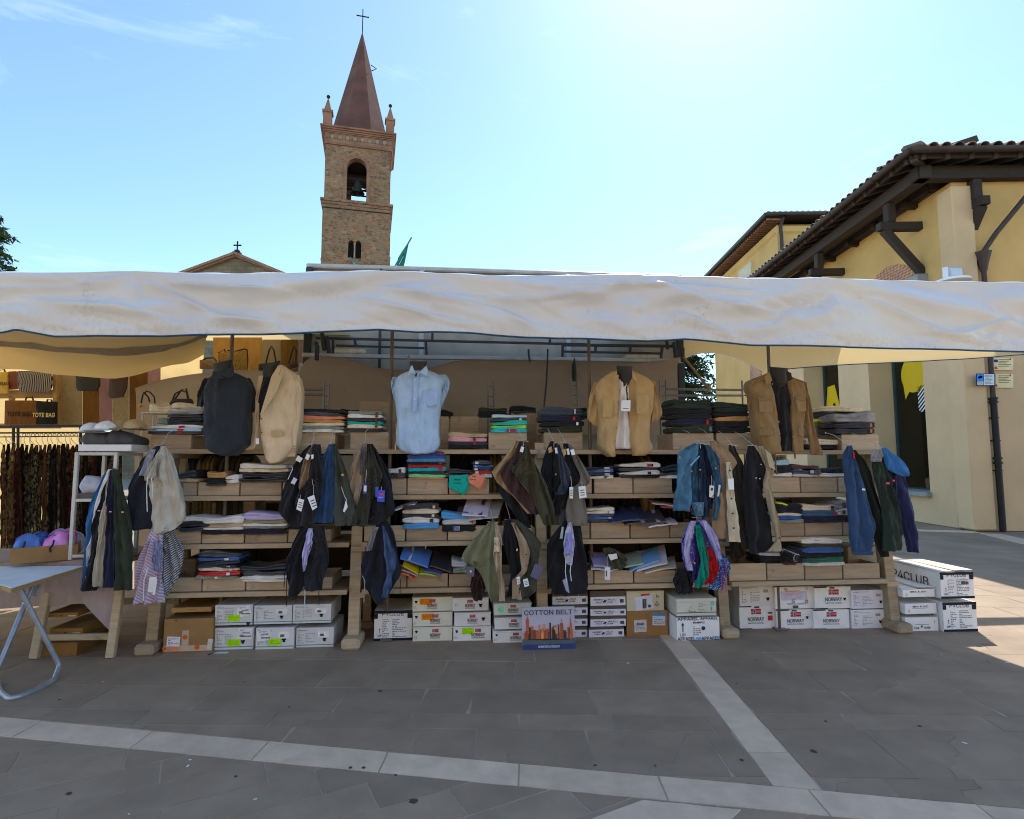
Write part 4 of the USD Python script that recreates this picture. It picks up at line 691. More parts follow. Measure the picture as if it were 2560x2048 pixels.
def drape_mesh(crop, rows, v, t, folds=(3, .012), seed=0, n=36, flat=.5, hang=0.0, crumple=.022, thin=.45):
    """a hanging cloth with body: for each height its two edges, a lens-shaped section and folds that run down it. Returns points in stall coordinates (u, v, z)."""
    g = np.random.default_rng(seed); R = rowsdense(rows, n); R[:, 1:] += (meshkit.fbm(np.c_[R[:, 0]*.022, R[:, 0]*0+seed, R[:, 0]*0], 2, seed)[:, None]-.5)*[-7, 7]; m = 34; th = np.linspace(0, 2*np.pi, m, endpoint=False); ph = g.random(8)*6.28; V = np.zeros((n, m, 3)); wmax = 0
    vp = v-t*(thin if thin < 1 else 1)*.36; e_ = [(on_stall(crop(a, y), vp), on_stall(crop(b, y), vp)) for y, a, b in R]; top = ((e_[0][0][0]+e_[0][1][0])/2, e_[0][0][1]+.06); amax = max(max(abs(l[0]-top[0]), abs(r_[0]-top[0]))/(top[1]-l[1]) for l, r_ in e_[4:])
    for i, (y, xa, xb) in enumerate(R):
        ua, z = on_stall(crop(xa, y), vp); ub, _ = on_stall(crop(xb, y), vp); hw = max(.004, (ub-ua)/2); wmax = max(wmax, hw); s = i/(n-1)
        c = np.cos(th); sn = np.sin(th); px = np.sign(c)*np.abs(c)**.8; tt = (min(t*thin, hw*1.3) if thin < 1 else t)*(.55+.45*min(1, s*4)); q = c*hw/.12
        wq = (meshkit.noise(np.c_[px*2.5+ph[4]*9, np.full(m, s*4.0), np.full(m, ph[5])], seed)-.5)*2.2; rg = lambda a: 1-2*np.abs(np.sin(a*.5))**.75
        ra = ((ua+ub)/2+px*hw-top[0])/(top[1]-z)/amax*2.2
        f = folds[1]*2.1*(rg(folds[0]*(q*1.3 if thin == 1 else ra*2.2)+ph[0]+1.2*s+wq)+.55*rg(folds[0]*(2.3*q if thin == 1 else 4.1*ra)+ph[1]-1.5*s+wq*1.5))*(np.abs(sn)**.45)*min(1, .35+1.6*s)
        V[i] = np.c_[(ua+ub)/2+px*hw, v-np.sign(sn)*np.abs(sn)**flat*tt/2*(1 if True else 0)-f*np.where(sn > 0, 1, -.3)+hang*s, np.full(m, z)]
    N = meshkit.fbm(V*[10, 10, 5]+V[..., [2, 2, 0]]*[2.5, 0, 3]+g.random(3)*40, 4, seed); N = (np.abs(N-.5)*2-.25); V[..., 1] += N*crumple*2.2; V[..., 2] += (meshkit.fbm(V*[11, 3, 3]+9, 3, seed+1)-.5)*.02*(np.arange(n)/(n-1) > .93)[:, None]
    i, j = np.meshgrid(np.arange(n-1), np.arange(m), indexing='ij'); q = np.stack([i*m+j, (i+1)*m+j, (i+1)*m+(j+1) % m, i*m+(j+1) % m], -1).reshape(-1, 4)
    P = V.reshape(-1, 3); P = np.vstack([P, V[0].mean(0), V[-1].mean(0)+[0, 0, .012]]); a, b = len(P)-2, len(P)-1
    return P, np.vstack([q[:, [0, 1, 2]], q[:, [0, 2, 3]], [(a, k, (k+1) % m) for k in range(m)], [(b, (n-1)*m+(k+1) % m, (n-1)*m+k) for k in range(m)]])
def front_poly(t0, crop, pts, v, th, name, mat, parent, bev=0, amp=0.0):
    """a flat piece of cloth, card or metal with thickness, facing the front at plane v"""
    P = [on_stall(crop(*p), v) for p in pts]; o = t0
    g = Polygon([(u-o[0], z-o[2]) for u, z in P])
    if not g.is_valid: g = g.buffer(0)
    if g.is_empty: return None
    if th < .004 or amp: g = g.buffer(0)
    return MB().prism(g, th, _T((0, v-o[1]+th/2, 0)) @ UP).build(name, mat, parent)
def hang(name, label, cat, crop, rows, v, t, mat, folds=(3, .010), group=None, hook=True, extra=(), crumple=.022):
    r0 = min(rows); u0, z0 = on_stall(crop((r0[1]+r0[2])/2, r0[0]), v); o = (u0, v, z0); T = sthing(name, label, cat, u0, v, z0, group)
    P, F = drape_mesh(crop, rows, v, t, folds, sd(), crumple=crumple); MB().add((P-np.array(o), F)).build('cloth', mat, T, 58)
    for e in extra:
        k = e[0]
        if k == 'rows': P, F = drape_mesh(crop, e[1], v+e[2], e[3], folds, sd(), 18, crumple=.008); MB().add((P-np.array(o), F)).build(e[5], e[4], T, True)
        elif k == 'flat': front_poly(o, crop, e[1], v+e[2], e[3], e[5], e[4], T)
        elif k == 'cord': MB().tube([(a-o[0], v+e[2]-o[1], b-o[2]) for a, b in (on_stall(crop(*p), v+e[2]) for p in e[1])], e[3], 6).build(e[5], e[4], T, True)
        elif k == 'dots':
            for p in e[1]: a, b = on_stall(crop(*p), v+e[2]); MB().add(trimesh.creation.cylinder(e[3], .006, sections=10), _T((a-o[0], v+e[2]-o[1], b-o[2])) @ UP).build(e[5], e[4], T, 40)
        elif k == 'hook': hook_on(T, o, crop, e[1], v)
    return T, o
def hook_on(T, o, crop, p, v):
    """a wire hanger hook rising from the garment to the crate edge"""
    a, b = on_stall(crop(*p), v); a -= o[0]; b -= o[2]; vc = .165-v
    MB().tube([(a, 0, b-.05), (a, .0, b), (a-.006, vc*.35, b+.05), (a-.02, vc*.6, b+.10), (a-.018, vc, b+.128), (a-.004, vc+.03, b+.135), (a+.01, vc+.045, b+.12)], .0028, 6).build('hanger_hook', 'metal_c8c8cc', T, True)
    MB().bar((a-.045, 0, b-.004), (a+.045, 0, b-.012), .007).build('hanger_clip', 'metal_8c8c92', T)
def swing_tag(crop, pts, v, col='dcdce8', string=None, ink=True):
    out = [('flat', pts, v, .0018, 'card_'+col, 'price_tag')]
    if string: out.append(('cord', string, v+.004, .0014, 'ink_d8d8d8', 'tag_string'))
    if ink:
        p = np.array(pts, float); c = p.mean(0)
        for s in (.55, .2, -.1): q = c+(p-c)*np.array([.62, .07]) if False else np.array([c+(p[0]-c)*.5*s+(p[1]-c)*.5*s*1.0+d for d in ((p[1]-p[0])*-.3, (p[1]-p[0])*.3)])
        a, b = p[1]-p[0], p[-1]-p[0]
        for s in (.3, .5, .7): out.append(('flat', [p[0]+a*.2+b*s, p[0]+a*.8+b*s, p[0]+a*.8+b*(s+.07), p[0]+a*.2+b*(s+.07)], v-.0018, .0012, 'ink_50525e', 'tag_print'))
    return out
_tx = {}
def text(s, bold=True):
    if (s, bold) not in _tx:
        m = meshkit.text_mesh(s, 1.0, .02, bold); v = np.array(m.vertices); _tx[s, bold] = (v, np.array(m.faces), v[:, 0].min(), v[:, 0].max())
    return _tx[s, bold]
def lettering(mb, s, cx, cz, h, width=None, y=0.0, bold=True, align='c', skew=0.0, rot=0.0):
    v, f, a, b = text(s, bold); k = h if width is None else width/(b-a); c = {'c': (a+b)/2, 'l': a, 'r': b}[align]
    x = (v[:, 0]-c)*k+skew*v[:, 1]*h; z = v[:, 1]*h; cr, sr = math.cos(rot), math.sin(rot)
    mb.add((np.c_[cx+x*cr-z*sr, y-.0004-v[:, 2]/.02*.0008, cz+x*sr+z*cr], f)); return mb

# ================================================================ cartons
SHIRT = Polygon([(-.5, .45), (-.18, .5), (0, .4), (.18, .5), (.5, .45), (.62, .1), (.36, .02), (.34, -.5), (-.34, -.5), (-.36, .02), (-.62, .1)])
def carton(label, crop, x0, y0, x1, y1, dep, v=None, tone='card_c4c3c6', decals=(), lid=None, z=None, name='carton', flaps=False, dr=0.0, cat='box'):
    dr = dr or random.uniform(-.018, .018)
    if v is None: u0, v = stall_ground(crop(x0, y1)); v = stall_ground(crop((x0+x1)/2, y1))[1]
    u0, zb = on_stall(crop(x0, (y0+y1)/2), v); u1, _ = on_stall(crop(x1, (y0+y1)/2), v); _, zt = on_stall(crop((x0+x1)/2, y0), v); _, zb = on_stall(crop((x0+x1)/2, y1), v)
    zb = max(zb, 0.001) if z is None else z; w, h = u1-u0, zt-zb; t = sthing(name, label, cat, (u0+u1)/2, v, zb, dr=dr)
    g = np.random.default_rng(sd()); m = trimesh.creation.box((w, dep, h)); m = m.subdivide().subdivide(); P = np.array(m.vertices); P[:, 1] += dep/2; P[:, 2] += h/2
    q = P/[w/2, dep/2, h/2]-[0, 1, 1]; bul = (1-np.clip(np.abs(q), 0, 1)**2); P[:, 2] -= (q[:, 2] > .9)*bul[:, 0]*bul[:, 1]*.012; P[:, 0] += np.sign(q[:, 0])*(np.abs(q[:, 0]) > .9)*bul[:, 1]*bul[:, 2]*.004
    MB().add((P, np.array(m.faces))).build('body', tone, t, 30)
    F = lambda fx, fy: ((fx-.5)*w, h*(1-fy))
    if lid: MB().box((0, dep/2, h-lid/2+.002), (w+.008, dep+.008, lid), bev=.003).build('lid', tone, t)
    if flaps:
        for s in (-1, 1): MB().bar((s*w*.27, .01, h+.006+.01*(s > 0)), (s*w*.27, dep-.01, h+.012), w*.5, .005).build('flap', tone, t)
        MB().box((0, dep/2, h+.016), (.05, dep, .002)).build('tape', 'ink_c9b58a', t)
    k = -.0006
    for d in decals:
        if d[0] == 'text': _, s, fx, fy, fh, fw, c = d[:7]; x, zz = F(fx, fy); lettering(MB(), s, x, zz-fh*h/2, fh*h, fw*w if fw else None, k, d[7] if len(d) > 7 else True, d[8] if len(d) > 8 else 'c', rot=d[9] if len(d) > 9 else 0).build('lettering', 'ink_'+c, t)
        elif d[0] == 'rect':
            _, a, b, c_, e, c = d[:6]; (xa, za), (xb, zb_) = F(a, b), F(c_, e); r = d[6] if len(d) > 6 else 0
            MB().prism(affinity.rotate(sbox(xa, zb_, xb, za), r), .0012, _T((0, k+.0009, 0)) @ UP).build(d[7] if len(d) > 7 else 'sticker', 'ink_'+c, t); k -= .0008
        elif d[0] == 'lines':
            _, a, b, c_, e, n, c = d[:7]; m = MB(); kk = k-.0004
            for i in range(n):
                yy = b+(e-b)*(i+.3)/n; x = a
                while x < c_-.02:
                    l = g.uniform(.03, .10)*(c_-a)/.4; l = min(l, c_-x); (xa, za), (xb, zb_) = F(x, yy), F(x+l, yy+(e-b)/n*.42); m.box(((xa+xb)/2, kk, (za+zb_)/2), (xb-xa, .001, abs(za-zb_))); x += l+.018
                    if g.random() < .28: break
            m.build('small_print', 'ink_'+c, t)
        elif d[0] == 'bars':
            _, a, b, c_, e = d[:5]; m = MB(); x = a
            while x < c_: l = g.uniform(.12, .5)*(c_-a)/8; (xa, za), (xb, zb_) = F(x, b), F(x+l, e); m.box(((xa+xb)/2, k-.0004, (za+zb_)/2), (xb-xa, .001, za-zb_)); x += l*2
            m.build('barcode', 'ink_26262c', t)
        elif d[0] == 'shirt': _, fx, fy, fs = d[:4]; x, zz = F(fx, fy); MB().prism(affinity.translate(affinity.scale(SHIRT, fs*h, fs*h, origin=(0, 0)), x, zz), .001, _T((0, k, 0)) @ UP).build('shirt_print', 'ink_202228', t)
        elif d[0] == 'flag':
            _, a, b, c_, e = d[:5]; (xa, za), (xb, zb_) = F(a, b), F(c_, e); W_, H_ = xb-xa, za-zb_; r, bl = MB(), MB()
            for fx0, fx1 in ((0, .27), (.43, 1)):
                for fy0, fy1 in ((0, .38), (.62, 1)): r.box((xa+W_*(fx0+fx1)/2, k, zb_+H_*(fy0+fy1)/2), (W_*(fx1-fx0), .0012, H_*(fy1-fy0)))
            bl.box((xa+W_*.35, k-.0001, zb_+H_/2), (W_*.07, .0014, H_)).box((xa+W_/2, k-.0003, zb_+H_/2), (W_, .0014, H_*.11)); r.build('flag_print', 'ink_b02a34', t); bl.build('flag_cross', 'ink_232c52', t)
        elif d[0] == 'edge': [MB().box(c_, s_).build('edge_tape', 'ink_1d1d2a', t) for c_, s_ in (((0, -.001, h-.012), (w+.004, .002, .024)), ((0, -.001, .010), (w+.004, .002, .020)), ((w/2-.02, -.0015, h-.045), (.04, .002, .04)), ((-w/2+.015, -.0015, h-.045), (.03, .002, .04)))]
        elif d[0] == 'side': # lettering on the left side face
            _, s, fh, c = d[:4]; v_, f_, a, b = text(s, False); kx = .8*dep/(b-a)*.9; P = np.c_[np.full(len(v_), -w/2-.0060-v_[:, 2]/.02*.001), dep*.93-(v_[:, 0]-a)*kx, h*.36+v_[:, 1]*fh*h]; MB().add((P, f_)).build('side_lettering', 'ink_'+c, t)
        elif d[0] == 'horse':
            x, zz = F(d[1], d[2]); s = d[3]*h; pts = [(-.5, -.1), (-.2, .1), (-.05, .45), (.1, .2), (.35, .3), (.5, .1), (.3, .05), (.25, -.2), (.4, -.5), (.15, -.25), (-.1, -.2), (-.15, -.5), (-.3, -.3), (-.5, -.45)]; MB().prism(affinity.translate(affinity.scale(Polygon(pts).buffer(0), s, s, origin=(0, 0)), x, zz), .001, _T((0, k, 0)) @ UP).build('rider_emblem', 'ink_202228', t)
        elif d[0] == 'disc': x, zz = F(d[1], d[2]); MB().add(trimesh.creation.cylinder(d[3]*h, .0012, sections=20), _T((x, k, zz)) @ UP).build('sticker', 'ink_'+d[4], t)
        elif d[0] == 'arrow': x, zz = F(d[1], d[2]); s = d[3]*h; MB().prism(affinity.translate(affinity.scale(Polygon([(-.05, -.5), (.05, -.5), (.05, .2), (.16, .2), (0, .5), (-.16, .2), (-.05, .2)]), s, s, origin=(0, 0)), x, zz), .001, _T((0, k, 0)) @ UP).build('arrow_print', 'ink_202228', t)
    return v
PC = 'd3d3e2'
def ship(neon=None, paper=None, sh=(.78, .72)):
    d = [('rect', 0, .86, 1, .905, '4f8796', 0, 'stripe'), ('lines', .06, .10, .5, .17, 2, '5a5c62'), ('lines', .06, .26, .22, .8, 8, '74767c'), ('lines', .26, .26, .5, .75, 6, '8a8c92'), ('rect', .58, .2, .88, .5, 'd4d4da'), ('bars', .64, .32, .74, .44), ('shirt', sh[0], sh[1], .17)]
    if paper: a, b, r = paper; d += [('rect', a, b, a+.36, b+.5, PC, r), ('text', 'TOSCANA', a+.2, b+.2, .07, .2, '5c5f74', True, 'c', math.radians(r)), ('lines', a+.05, b+.03, a+.3, b+.12, 2, '6a6c80'), ('bars', a+.12, b+.33, a+.34, b+.4)]
    if neon: a, b = neon; d += [('rect', a, b, a+.33, b+.3, '9cf214'), ('lines', a+.03, b+.05, a+.3, b+.25, 4, '6fae12')]
    return d
GW = 'card_a9a8a8'
v0 = carton('large battered brown carton on the ground with clear tape and orange dots', cD, 335, 1150, 795, 1465, .42, tone='kraft_8a6a44', decals=[('rect', 0, .80, 1, .97, 'b09a84', 0, 'tape'), ('rect', .37, .35, .51, .82, 'ac9880', 0, 'tape'), ('rect', .07, .53, .335, .82, 'cbc8ce', -3), ('lines', .1, .57, .3, .76, 4, '5a5a60'), ('rect', .08, .83, .335, .93, 'd8795a', -2), ('disc', .435, .55, .07, 'c4541e'), ('disc', .69, .86, .07, 'c4541e'), ('disc', .02, .88, .06, 'c4541e'), ('rect', .9, .62, 1.0, .95, 'b8b0aa', -8, 'tape'), ('lines', .22, .02, .75, .08, 1, '2b241c')])
carton('shallow brown carton lying on the large battered one', cD, 408, 1045, 778, 1135, .36, v0+.06, 'kraft_a07c4c', [('lines', .36, .42, .62, .58, 1, '4a3c28')], z=.3)
vb = carton('white carton with a neon label and shipping paper, bottom row beside the brown carton', cD, 815, 1236, 1175, 1440, .4, tone=GW, decals=ship((.33, .53), (.6, .04, -3), (.73, .66)))
carton('white carton with a neon label under slanted shipping paper, upper row beside brown carton', cD, 815, 1022, 1166, 1226, .4, vb, GW, ship((.34, .50), (.6, .08, 9), (.9, .95))[:-0 or None], z=.195)
carton('white carton with shipping paper at its left and a neon label, bottom middle', cD, 1197, 1234, 1556, 1446, .4, vb-.02, GW, ship((.34, .52), (.03, .10, 8), (.74, .6)))
carton('white carton with teal stripe and no neon label, upper middle', cD, 1182, 1026, 1536, 1228, .4, vb, GW, ship(None, None, (.73, .64)), z=.196)
carton('white carton with teal stripe, bottom row beside the trestle foot', cD, 1576, 1234, 1926, 1440, .4, vb, GW, ship(None, None, (.76, .62)))
carton('white carton with teal stripe, upper row below the dangling black drawstrings', cD, 1546, 1016, 1902, 1216, .42, vb, GW, ship(None, None, (.75, .6)), z=.196)
PCL = [('edge',), ('text', 'P', .24, .11, .14, None, '202230', False), ('text', '4', .335, .11, .12, .05, '202230', False, 'c', -.3), ('text', 'CLUB', .59, .11, .14, .38, '202230', False), ('lines', .22, .27, .4, .9, 11, '4a4c5c'), ('lines', .48, .27, .85, .9, 11, '5c5e6e'), ('arrow', .15, .66, .16), ('text', 'UP', .15, .83, .07, .1, '202230')]
vp = carton('white carton with black taped edges standing on the ground in the second bay', cF_, 358, 1225, 712, 1506, .45, tone='card_c9c8d6', decals=PCL, dr=.01)
NAM = lambda fx, fw=.26, fy=.42, flag=True, c='33353c': ([('flag', fx-.08, fy-.27, fx+.08, fy-.04)] if flag else [])+[('text', 'NORWAY', fx, fy+.16, .24, fw, c), ('text', 'NAUTICAL SCHOOL', fx, fy+.37, .08, fw*.98, '5a5c64')]
TAG = lambda a, c: [('rect', a, .08, a+.31, .54, c, -2), ('lines', a+.03, .14, a+.28, .48, 4, 'a85a10' if c[0] == 'f' else '6fae12')]
SHL = [('shirt', .09, .32, .19), ('lines', .03, .62, .14, .86, 3, '6a6a70')]
NB = 'card_aeada2'
vn = carton('pale carton printed with a small nautical flag, bottom of its pile of three', cF_, 720, 1380, 1090, 1510, .42, tone=NB, decals=NAM(.57)+SHL, lid=.012)
carton('pale carton with an orange label over its print, middle of its pile', cF_, 720, 1242, 1090, 1376, .42, vn, NB, NAM(.57)+SHL+TAG(.22, 'f07a18'), z=.124, lid=.012)
carton('pale carton with an orange label, top of its pile', cF_, 718, 1100, 1088, 1238, .42, vn, NB, NAM(.5)+SHL+TAG(.18, 'f07a18'), z=.250, lid=.012)
vn = carton('white carton with a neon label over its flag print, bottom of its pile', cF_, 1100, 1376, 1452, 1508, .42, tone='card_b9b9bd', decals=NAM(.66, .36)+SHL+TAG(.23, '9cf214'), lid=.012)
carton('white carton with flag print between two others, middle of the second pile', cF_, 1110, 1245, 1450, 1372, .42, vn, 'card_b4b4b6', NAM(.5, .28)+[('shirt', .8, .5, .26)], z=.125, lid=.012)
carton('white carton with flag print, top of the second pile under the sage trousers', cF_, 1090, 1106, 1430, 1240, .42, vn, 'card_b0b0b0', NAM(.49, .28)+[('shirt', .78, .6, .26), ('lines', .08, .4, .2, .6, 2, '5a5a60')], z=.251, lid=.012)
vn = carton('white carton with flag print, bottom of the pile partly behind the picture board', cF_, 1475, 1418, 1815, 1525, .42, tone='card_b9b9bd', decals=NAM(.62, .3)+SHL, lid=.012)
carton('white carton with flag print, middle of the pile partly behind the picture board', cF_, 1490, 1292, 1825, 1416, .42, vn, 'card_b6b6ba', NAM(.53, .28), z=.112, lid=.012)
carton('white carton with a round mint sticker, top of the pile behind the picture board', cF_, 1485, 1156, 1830, 1288, .42, vn, 'card_a9aba4', NAM(.51, .28)+[('disc', .18, .5, .3, '7fe0b0'), ('lines', .1, .35, .26, .62, 3, '4aa880')], z=.229, lid=.012)
def bh(lbl, x0, y0, x1, y1, v, z, strip):
    a = strip; h = 1-a; return carton(lbl, cH, x0, y0, x1, y1, .36, v, 'card_4a423c', [('rect', .0, a, 1, 1.0, 'c6c6dc', 0, 'label_band'), ('text', 'BEVERLY', .24, a+h*.33, h*.16, .26, '303238'), ('text', 'HILLS', .58, a+h*.33, h*.16, .17, '303238'), ('text', 'POLO', .24, a+h*.62, h*.16, .16, '303238'), ('text', 'CLUB', .56, a+h*.62, h*.16, .15, '303238'), ('horse', .41, a+h*.5, h*.5), ('lines', .66, a+h*.25, .78, a+h*.6, 2, '9a9aa8'), ('rect', .84, a+h*.3, .95, a+h*.72, '45464c')], z=z, name='shirt_box')
vb = bh('dark shirt box with white label, bottom of the pile right of picture board', 300, 1378, 630, 1475, None, None, .3); bh('dark shirt box with white label, third down in the pile right of picture board', 300, 1275, 632, 1374, vb, .094, .3); bh('dark shirt box with white label, second down in the pile right of picture board', 302, 1170, 634, 1272, vb, .186, .28); bh('dark shirt box on top of its pile, under the black trousers and white drawstrings', 303, 1045, 634, 1168, vb, .280, .38)
vb = bh('dark shirt box, bottom of the pile left of the brown carton', 645, 1378, 976, 1472, None, None, .25); bh('dark shirt box, third down in the pile left of the brown carton', 660, 1275, 992, 1375, vb, .090, .3); bh('dark shirt box, second down in the pile left of the brown carton', 660, 1180, 992, 1272, vb, .182, .34); bh('dark shirt box, top of the pile left of the stained pale carton', 660, 1040, 988, 1176, vb, .268, .4)
v1 = carton('brown carton with a blue edged label on the ground in the third bay', cH, 1000, 1226, 1385, 1460, .42, tone='kraft_8a6840', decals=[('rect', .63, .1, .94, .6, 'b9b9c4', -2), ('rect', .63, .1, .94, .22, '3f7fae', -2), ('lines', .66, .26, .9, .55, 4, '70727a'), ('rect', .18, .36, .48, .85, 'b4b2b6', 2), ('bars', .24, .48, .42, .58), ('lines', .22, .64, .45, .8, 3, '7a7a80')])
carton('stained pale carton with a red edged courier label and marker scribble', cH, 1000, 1042, 1350, 1218, .42, v1, 'card_a39d88', [('rect', .22, .25, .7, .95, 'c0c2dc', 9), ('rect', .38, .14, .62, .24, 'b03a2c', 4), ('bars', .42, .4, .52, .88), ('bars', .57, .7, .64, .84), ('text', '4', .84, .25, .2, .08, '3c3c40', False, 'c', .5), ('text', '62', .83, .65, .22, .1, '3c3c40', False, 'c', .6)], z=.216, lid=.014)
v1 = carton('white carton printed with upward arrow and large blue words along its edges', cH, 1470, 1290, 1870, 1502, .5, tone='card_c8c8d6', decals=[('text', 'APPAREL', .27, .055, .12, .5, '23295a'), ('text', 'APPAREL', .76, .055, .10, .42, '23295a'), ('text', 'APPAREL', .22, .93, .14, .42, '23295a'), ('text', 'APPAREL', .78, .93, .14, .42, '23295a'), ('rect', .44, .88, .56, .99, '4d9ad8'), ('rect', .95, .86, 1, .97, '4d9ad8'), ('arrow', .14, .42, .42), ('text', 'UP', .14, .76, .14, .12, '303238', False), ('text', 'BH', .44, .22, .08, .12, '303238'), ('text', 'PC', .6, .22, .08, .12, '303238'), ('horse', .52, .22, .1), ('lines', .38, .36, .56, .8, 5, '70727a'), ('disc', .62, .48, .09, '303238')])
carton('old pale carton with faint arrows resting on the carton with blue words', cH, 1468, 1112, 1840, 1285, .5, v1, 'card_a3a297', [('rect', 0, .8, 1, .84, '3c3a36', 0, 'lid_line'), ('lines', .3, .62, .5, .8, 2, '44464c'), ('lines', .55, .25, .8, .78, 6, '7c7e80'), ('rect', .86, .12, .95, .42, '7aa0a0'), ('arrow', .87, .62, .22), ('arrow', .36, .5, .16)], z=.205, lid=.03)
NG = lambda fx=.46, fy=.36: [('flag', fx-.13, .13, fx+.15, .37), ('text', 'NORWAY', fx, .58, .17, .46, '3a4a5c'), ('text', 'NAUTICAL SCHOOL', fx, .75, .06, .45, '6a7c90'), ('rect', .42, .02, .56, .1, '4a4a4c', 0, 'tape'), ('rect', 0, .97, .35, 1.0, '2c2c34', 0, 'tape'), ('rect', .0, .0, .34, .05, '3a3a40', 0, 'tape')]
PR = [('lines', .07, .08, .55, .16, 2, '6a6a70'), ('lines', .07, .24, .22, .85, 8, '6a6a70'), ('lines', .32, .3, .6, .85, 7, '8c8c92'), ('rect', .70, .22, .84, .36, '8a8a90'), ('shirt', .83, .66, .15)]
va = carton('white carton with big flag print and a red label, bottom left of the rightmost bay', cJ, 332, 1180, 666, 1396, .5, tone='card_c0c0c8', decals=NG()+[('rect', .8, .44, .93, .65, 'a8303a'), ('bars', .8, .28, .92, .36)])
carton('white carton with small print, upper left of the rightmost bay', cJ, 332, 985, 650, 1156, .5, va, 'card_b2b1b0', PR, z=.2)
vc = carton('white carton with big flag print, second in the bottom row of the rightmost bay', cJ, 680, 1216, 1024, 1397, .5, tone='card_bebec8', decals=NG(.52)+[('shirt', .83, .42, .14)])
carton('white carton marked with hand-drawn S letters and a pinkish label', cJ, 665, 1002, 1020, 1208, .5, vc, 'card_bcbcc4', [('rect', .16, .2, .86, .62, 'b8b4cc', 0), ('rect', .36, .18, .66, .215, 'd8734e', 0), ('lines', .26, .26, .72, .54, 5, 'c08e96'), ('text', 'S', .31, .13, .15, .07, '303238', False, 'c', .4), ('text', 'S', .48, .66, .16, .08, '303238', False), ('text', 'S', .86, .65, .14, .10, '303238', False, 'c', 1.3), ('text', 'S', .85, .1, .13, .07, '8a8a92', False), ('text', 'NAUTICAL SCHOOL', .55, .78, .07, .45, '7a98ac'), ('rect', .46, .86, .6, .98, '4a4a4c', 0, 'tape')], z=.182)
vc = carton('white carton with big flag print, third in the bottom row of the rightmost bay', cJ, 1028, 1216, 1360, 1396, .5, tone='card_bcc0ca', decals=NG(.5))
carton('white carton with big flag print above another one, upper row of the rightmost bay', cJ, 1036, 1000, 1378, 1206, .5, vc, 'card_bcbcca', NG(.52)+[('shirt', .82, .58, .12)], z=.182)
vc = carton('bluish white carton with small print, bottom right of the rightmost bay', cJ, 1385, 1216, 1706, 1391, .5, tone='card_b4b4cc', decals=PR)
carton('white carton with small print, upper right of the rightmost bay', cJ, 1380, 1032, 1712, 1212, .5, vc, 'card_b0afb8', PR, z=.178)
BP = [('text', 'BH', .33, .3, .15, .17, '303238'), ('text', 'PC', .66, .3, .15, .15, '303238'), ('horse', .5, .28, .2), ('rect', .23, .44, .68, .47, '505258'), ('arrow', .12, .6, .2), ('text', 'UP', .12, .78, .07, .06, '505258')]
vr = carton('white carton with upside-down print, bottom of three at the right end', cL, 305, 1166, 696, 1332, .5, tone='card_c2c2d2', decals=[('text', 'BH', .66, .62, .15, .17, '303238', True, 'c', math.pi), ('text', 'PC', .33, .62, .15, .15, '303238', True, 'c', math.pi), ('horse', .5, .66, .2), ('rect', .3, .5, .72, .53, '505258'), ('arrow', .88, .35, .2)])
carton('white carton with rider emblem, middle of three at the right end of the stall', cL, 298, 1000, 682, 1162, .5, vr, 'card_bfbfca', BP, z=.152)
carton('white carton with rider emblem and open flaps, top of three at the right end', cL, 275, 830, 656, 994, .5, vr, 'card_bcbcc0', BP, z=.302, flaps=True)
vr = carton('large white carton with black taped edges, lower of two beside the sunlit paving', cL, 762, 985, 1156, 1338, .55, tone='card_cfcede', decals=PCL+[('side', 'P4CLUB', .34, '303238')])
carton('large white carton with black taped edges and paper label, upper of two, flaps open', cL, 728, 625, 1122, 972, .62, vr, 'card_cdccda', PCL+[('side', 'P4CLUB', .34, '303238'), ('rect', .58, .2, .92, .72, 'd0cfe4', 7), ('bars', .62, .36, .84, .48), ('lines', .62, .24, .86, .33, 2, '60626e')], z=.292, flaps=True)
vt = carton('brown shoe box with oval mark, lowest under the clothed trestle table', cB, 340, 1085, 638, 1196, .45, tone='kraft_7d5c34')
for i, (a, b, c, d, z, l) in enumerate(((410, 966, 684, 1082, .155, 'brown box with dark oval mark and white sticker, middle under the clothed trestle table'), (385, 838, 640, 960, .30, 'brown box with dark oval mark and white sticker, topmost under the clothed trestle table'))):
    carton(l, cB, a, b, c, d, .45, vt, 'kraft_84602f', [('disc', .48, .62, .2, '3c3630'), ('rect', .7, .58, .93, .85, 'c4c2c0'), ('lines', .73, .62, .9, .8, 3, '6c6c70'), ('text', '75', .2, .6, .12, .1, '5a4428')], z=z)

# ---- the picture board
add_mat('print_sky', {'g': ('texture_coordinate', {}), 's': ('separate_xyz', {}), 'm': ('map_range', {'from_min': .1, 'from_max': .38}), 'r': ('rgb_ramp', {'ramp': [(0, tuple(alb(lin('a58f92')))), (.35, tuple(alb(lin('a29bad')))), (1, tuple(alb(lin('8d949c'))))]}), 'p': ('principled_bsdf', {'roughness': .35})}, [('g.object', 's.vector'), ('s.z', 'm.value'), ('m.result', 'r.fac'), ('r.color', 'p.base_color')], surface='p.BSDF')
_, vs = stall_ground(cH(270, 1588)); ua, _ = on_stall(cH(22, 1400), vs); ub, zt_ = on_stall(cH(518, 1195), vs); w = ub-ua; h = zt_/math.cos(.12)
bt = thing('picture_board', 'advertising board with an orange city skyline under large dark capitals, leaning on cartons', 'board', S((ua+ub)/2, vs, 0), ST_B)
TL = _T((0, 0, 0), 0, -.12)
def onb(mb, name, mat): 
    mb.v = [v @ TL[:3, :3].T for v in mb.v]; mb.build(name, mat, bt)
onb(MB().box((0, .006, h/2), (w, .010, h), bev=.002), 'panel', 'print_sky')
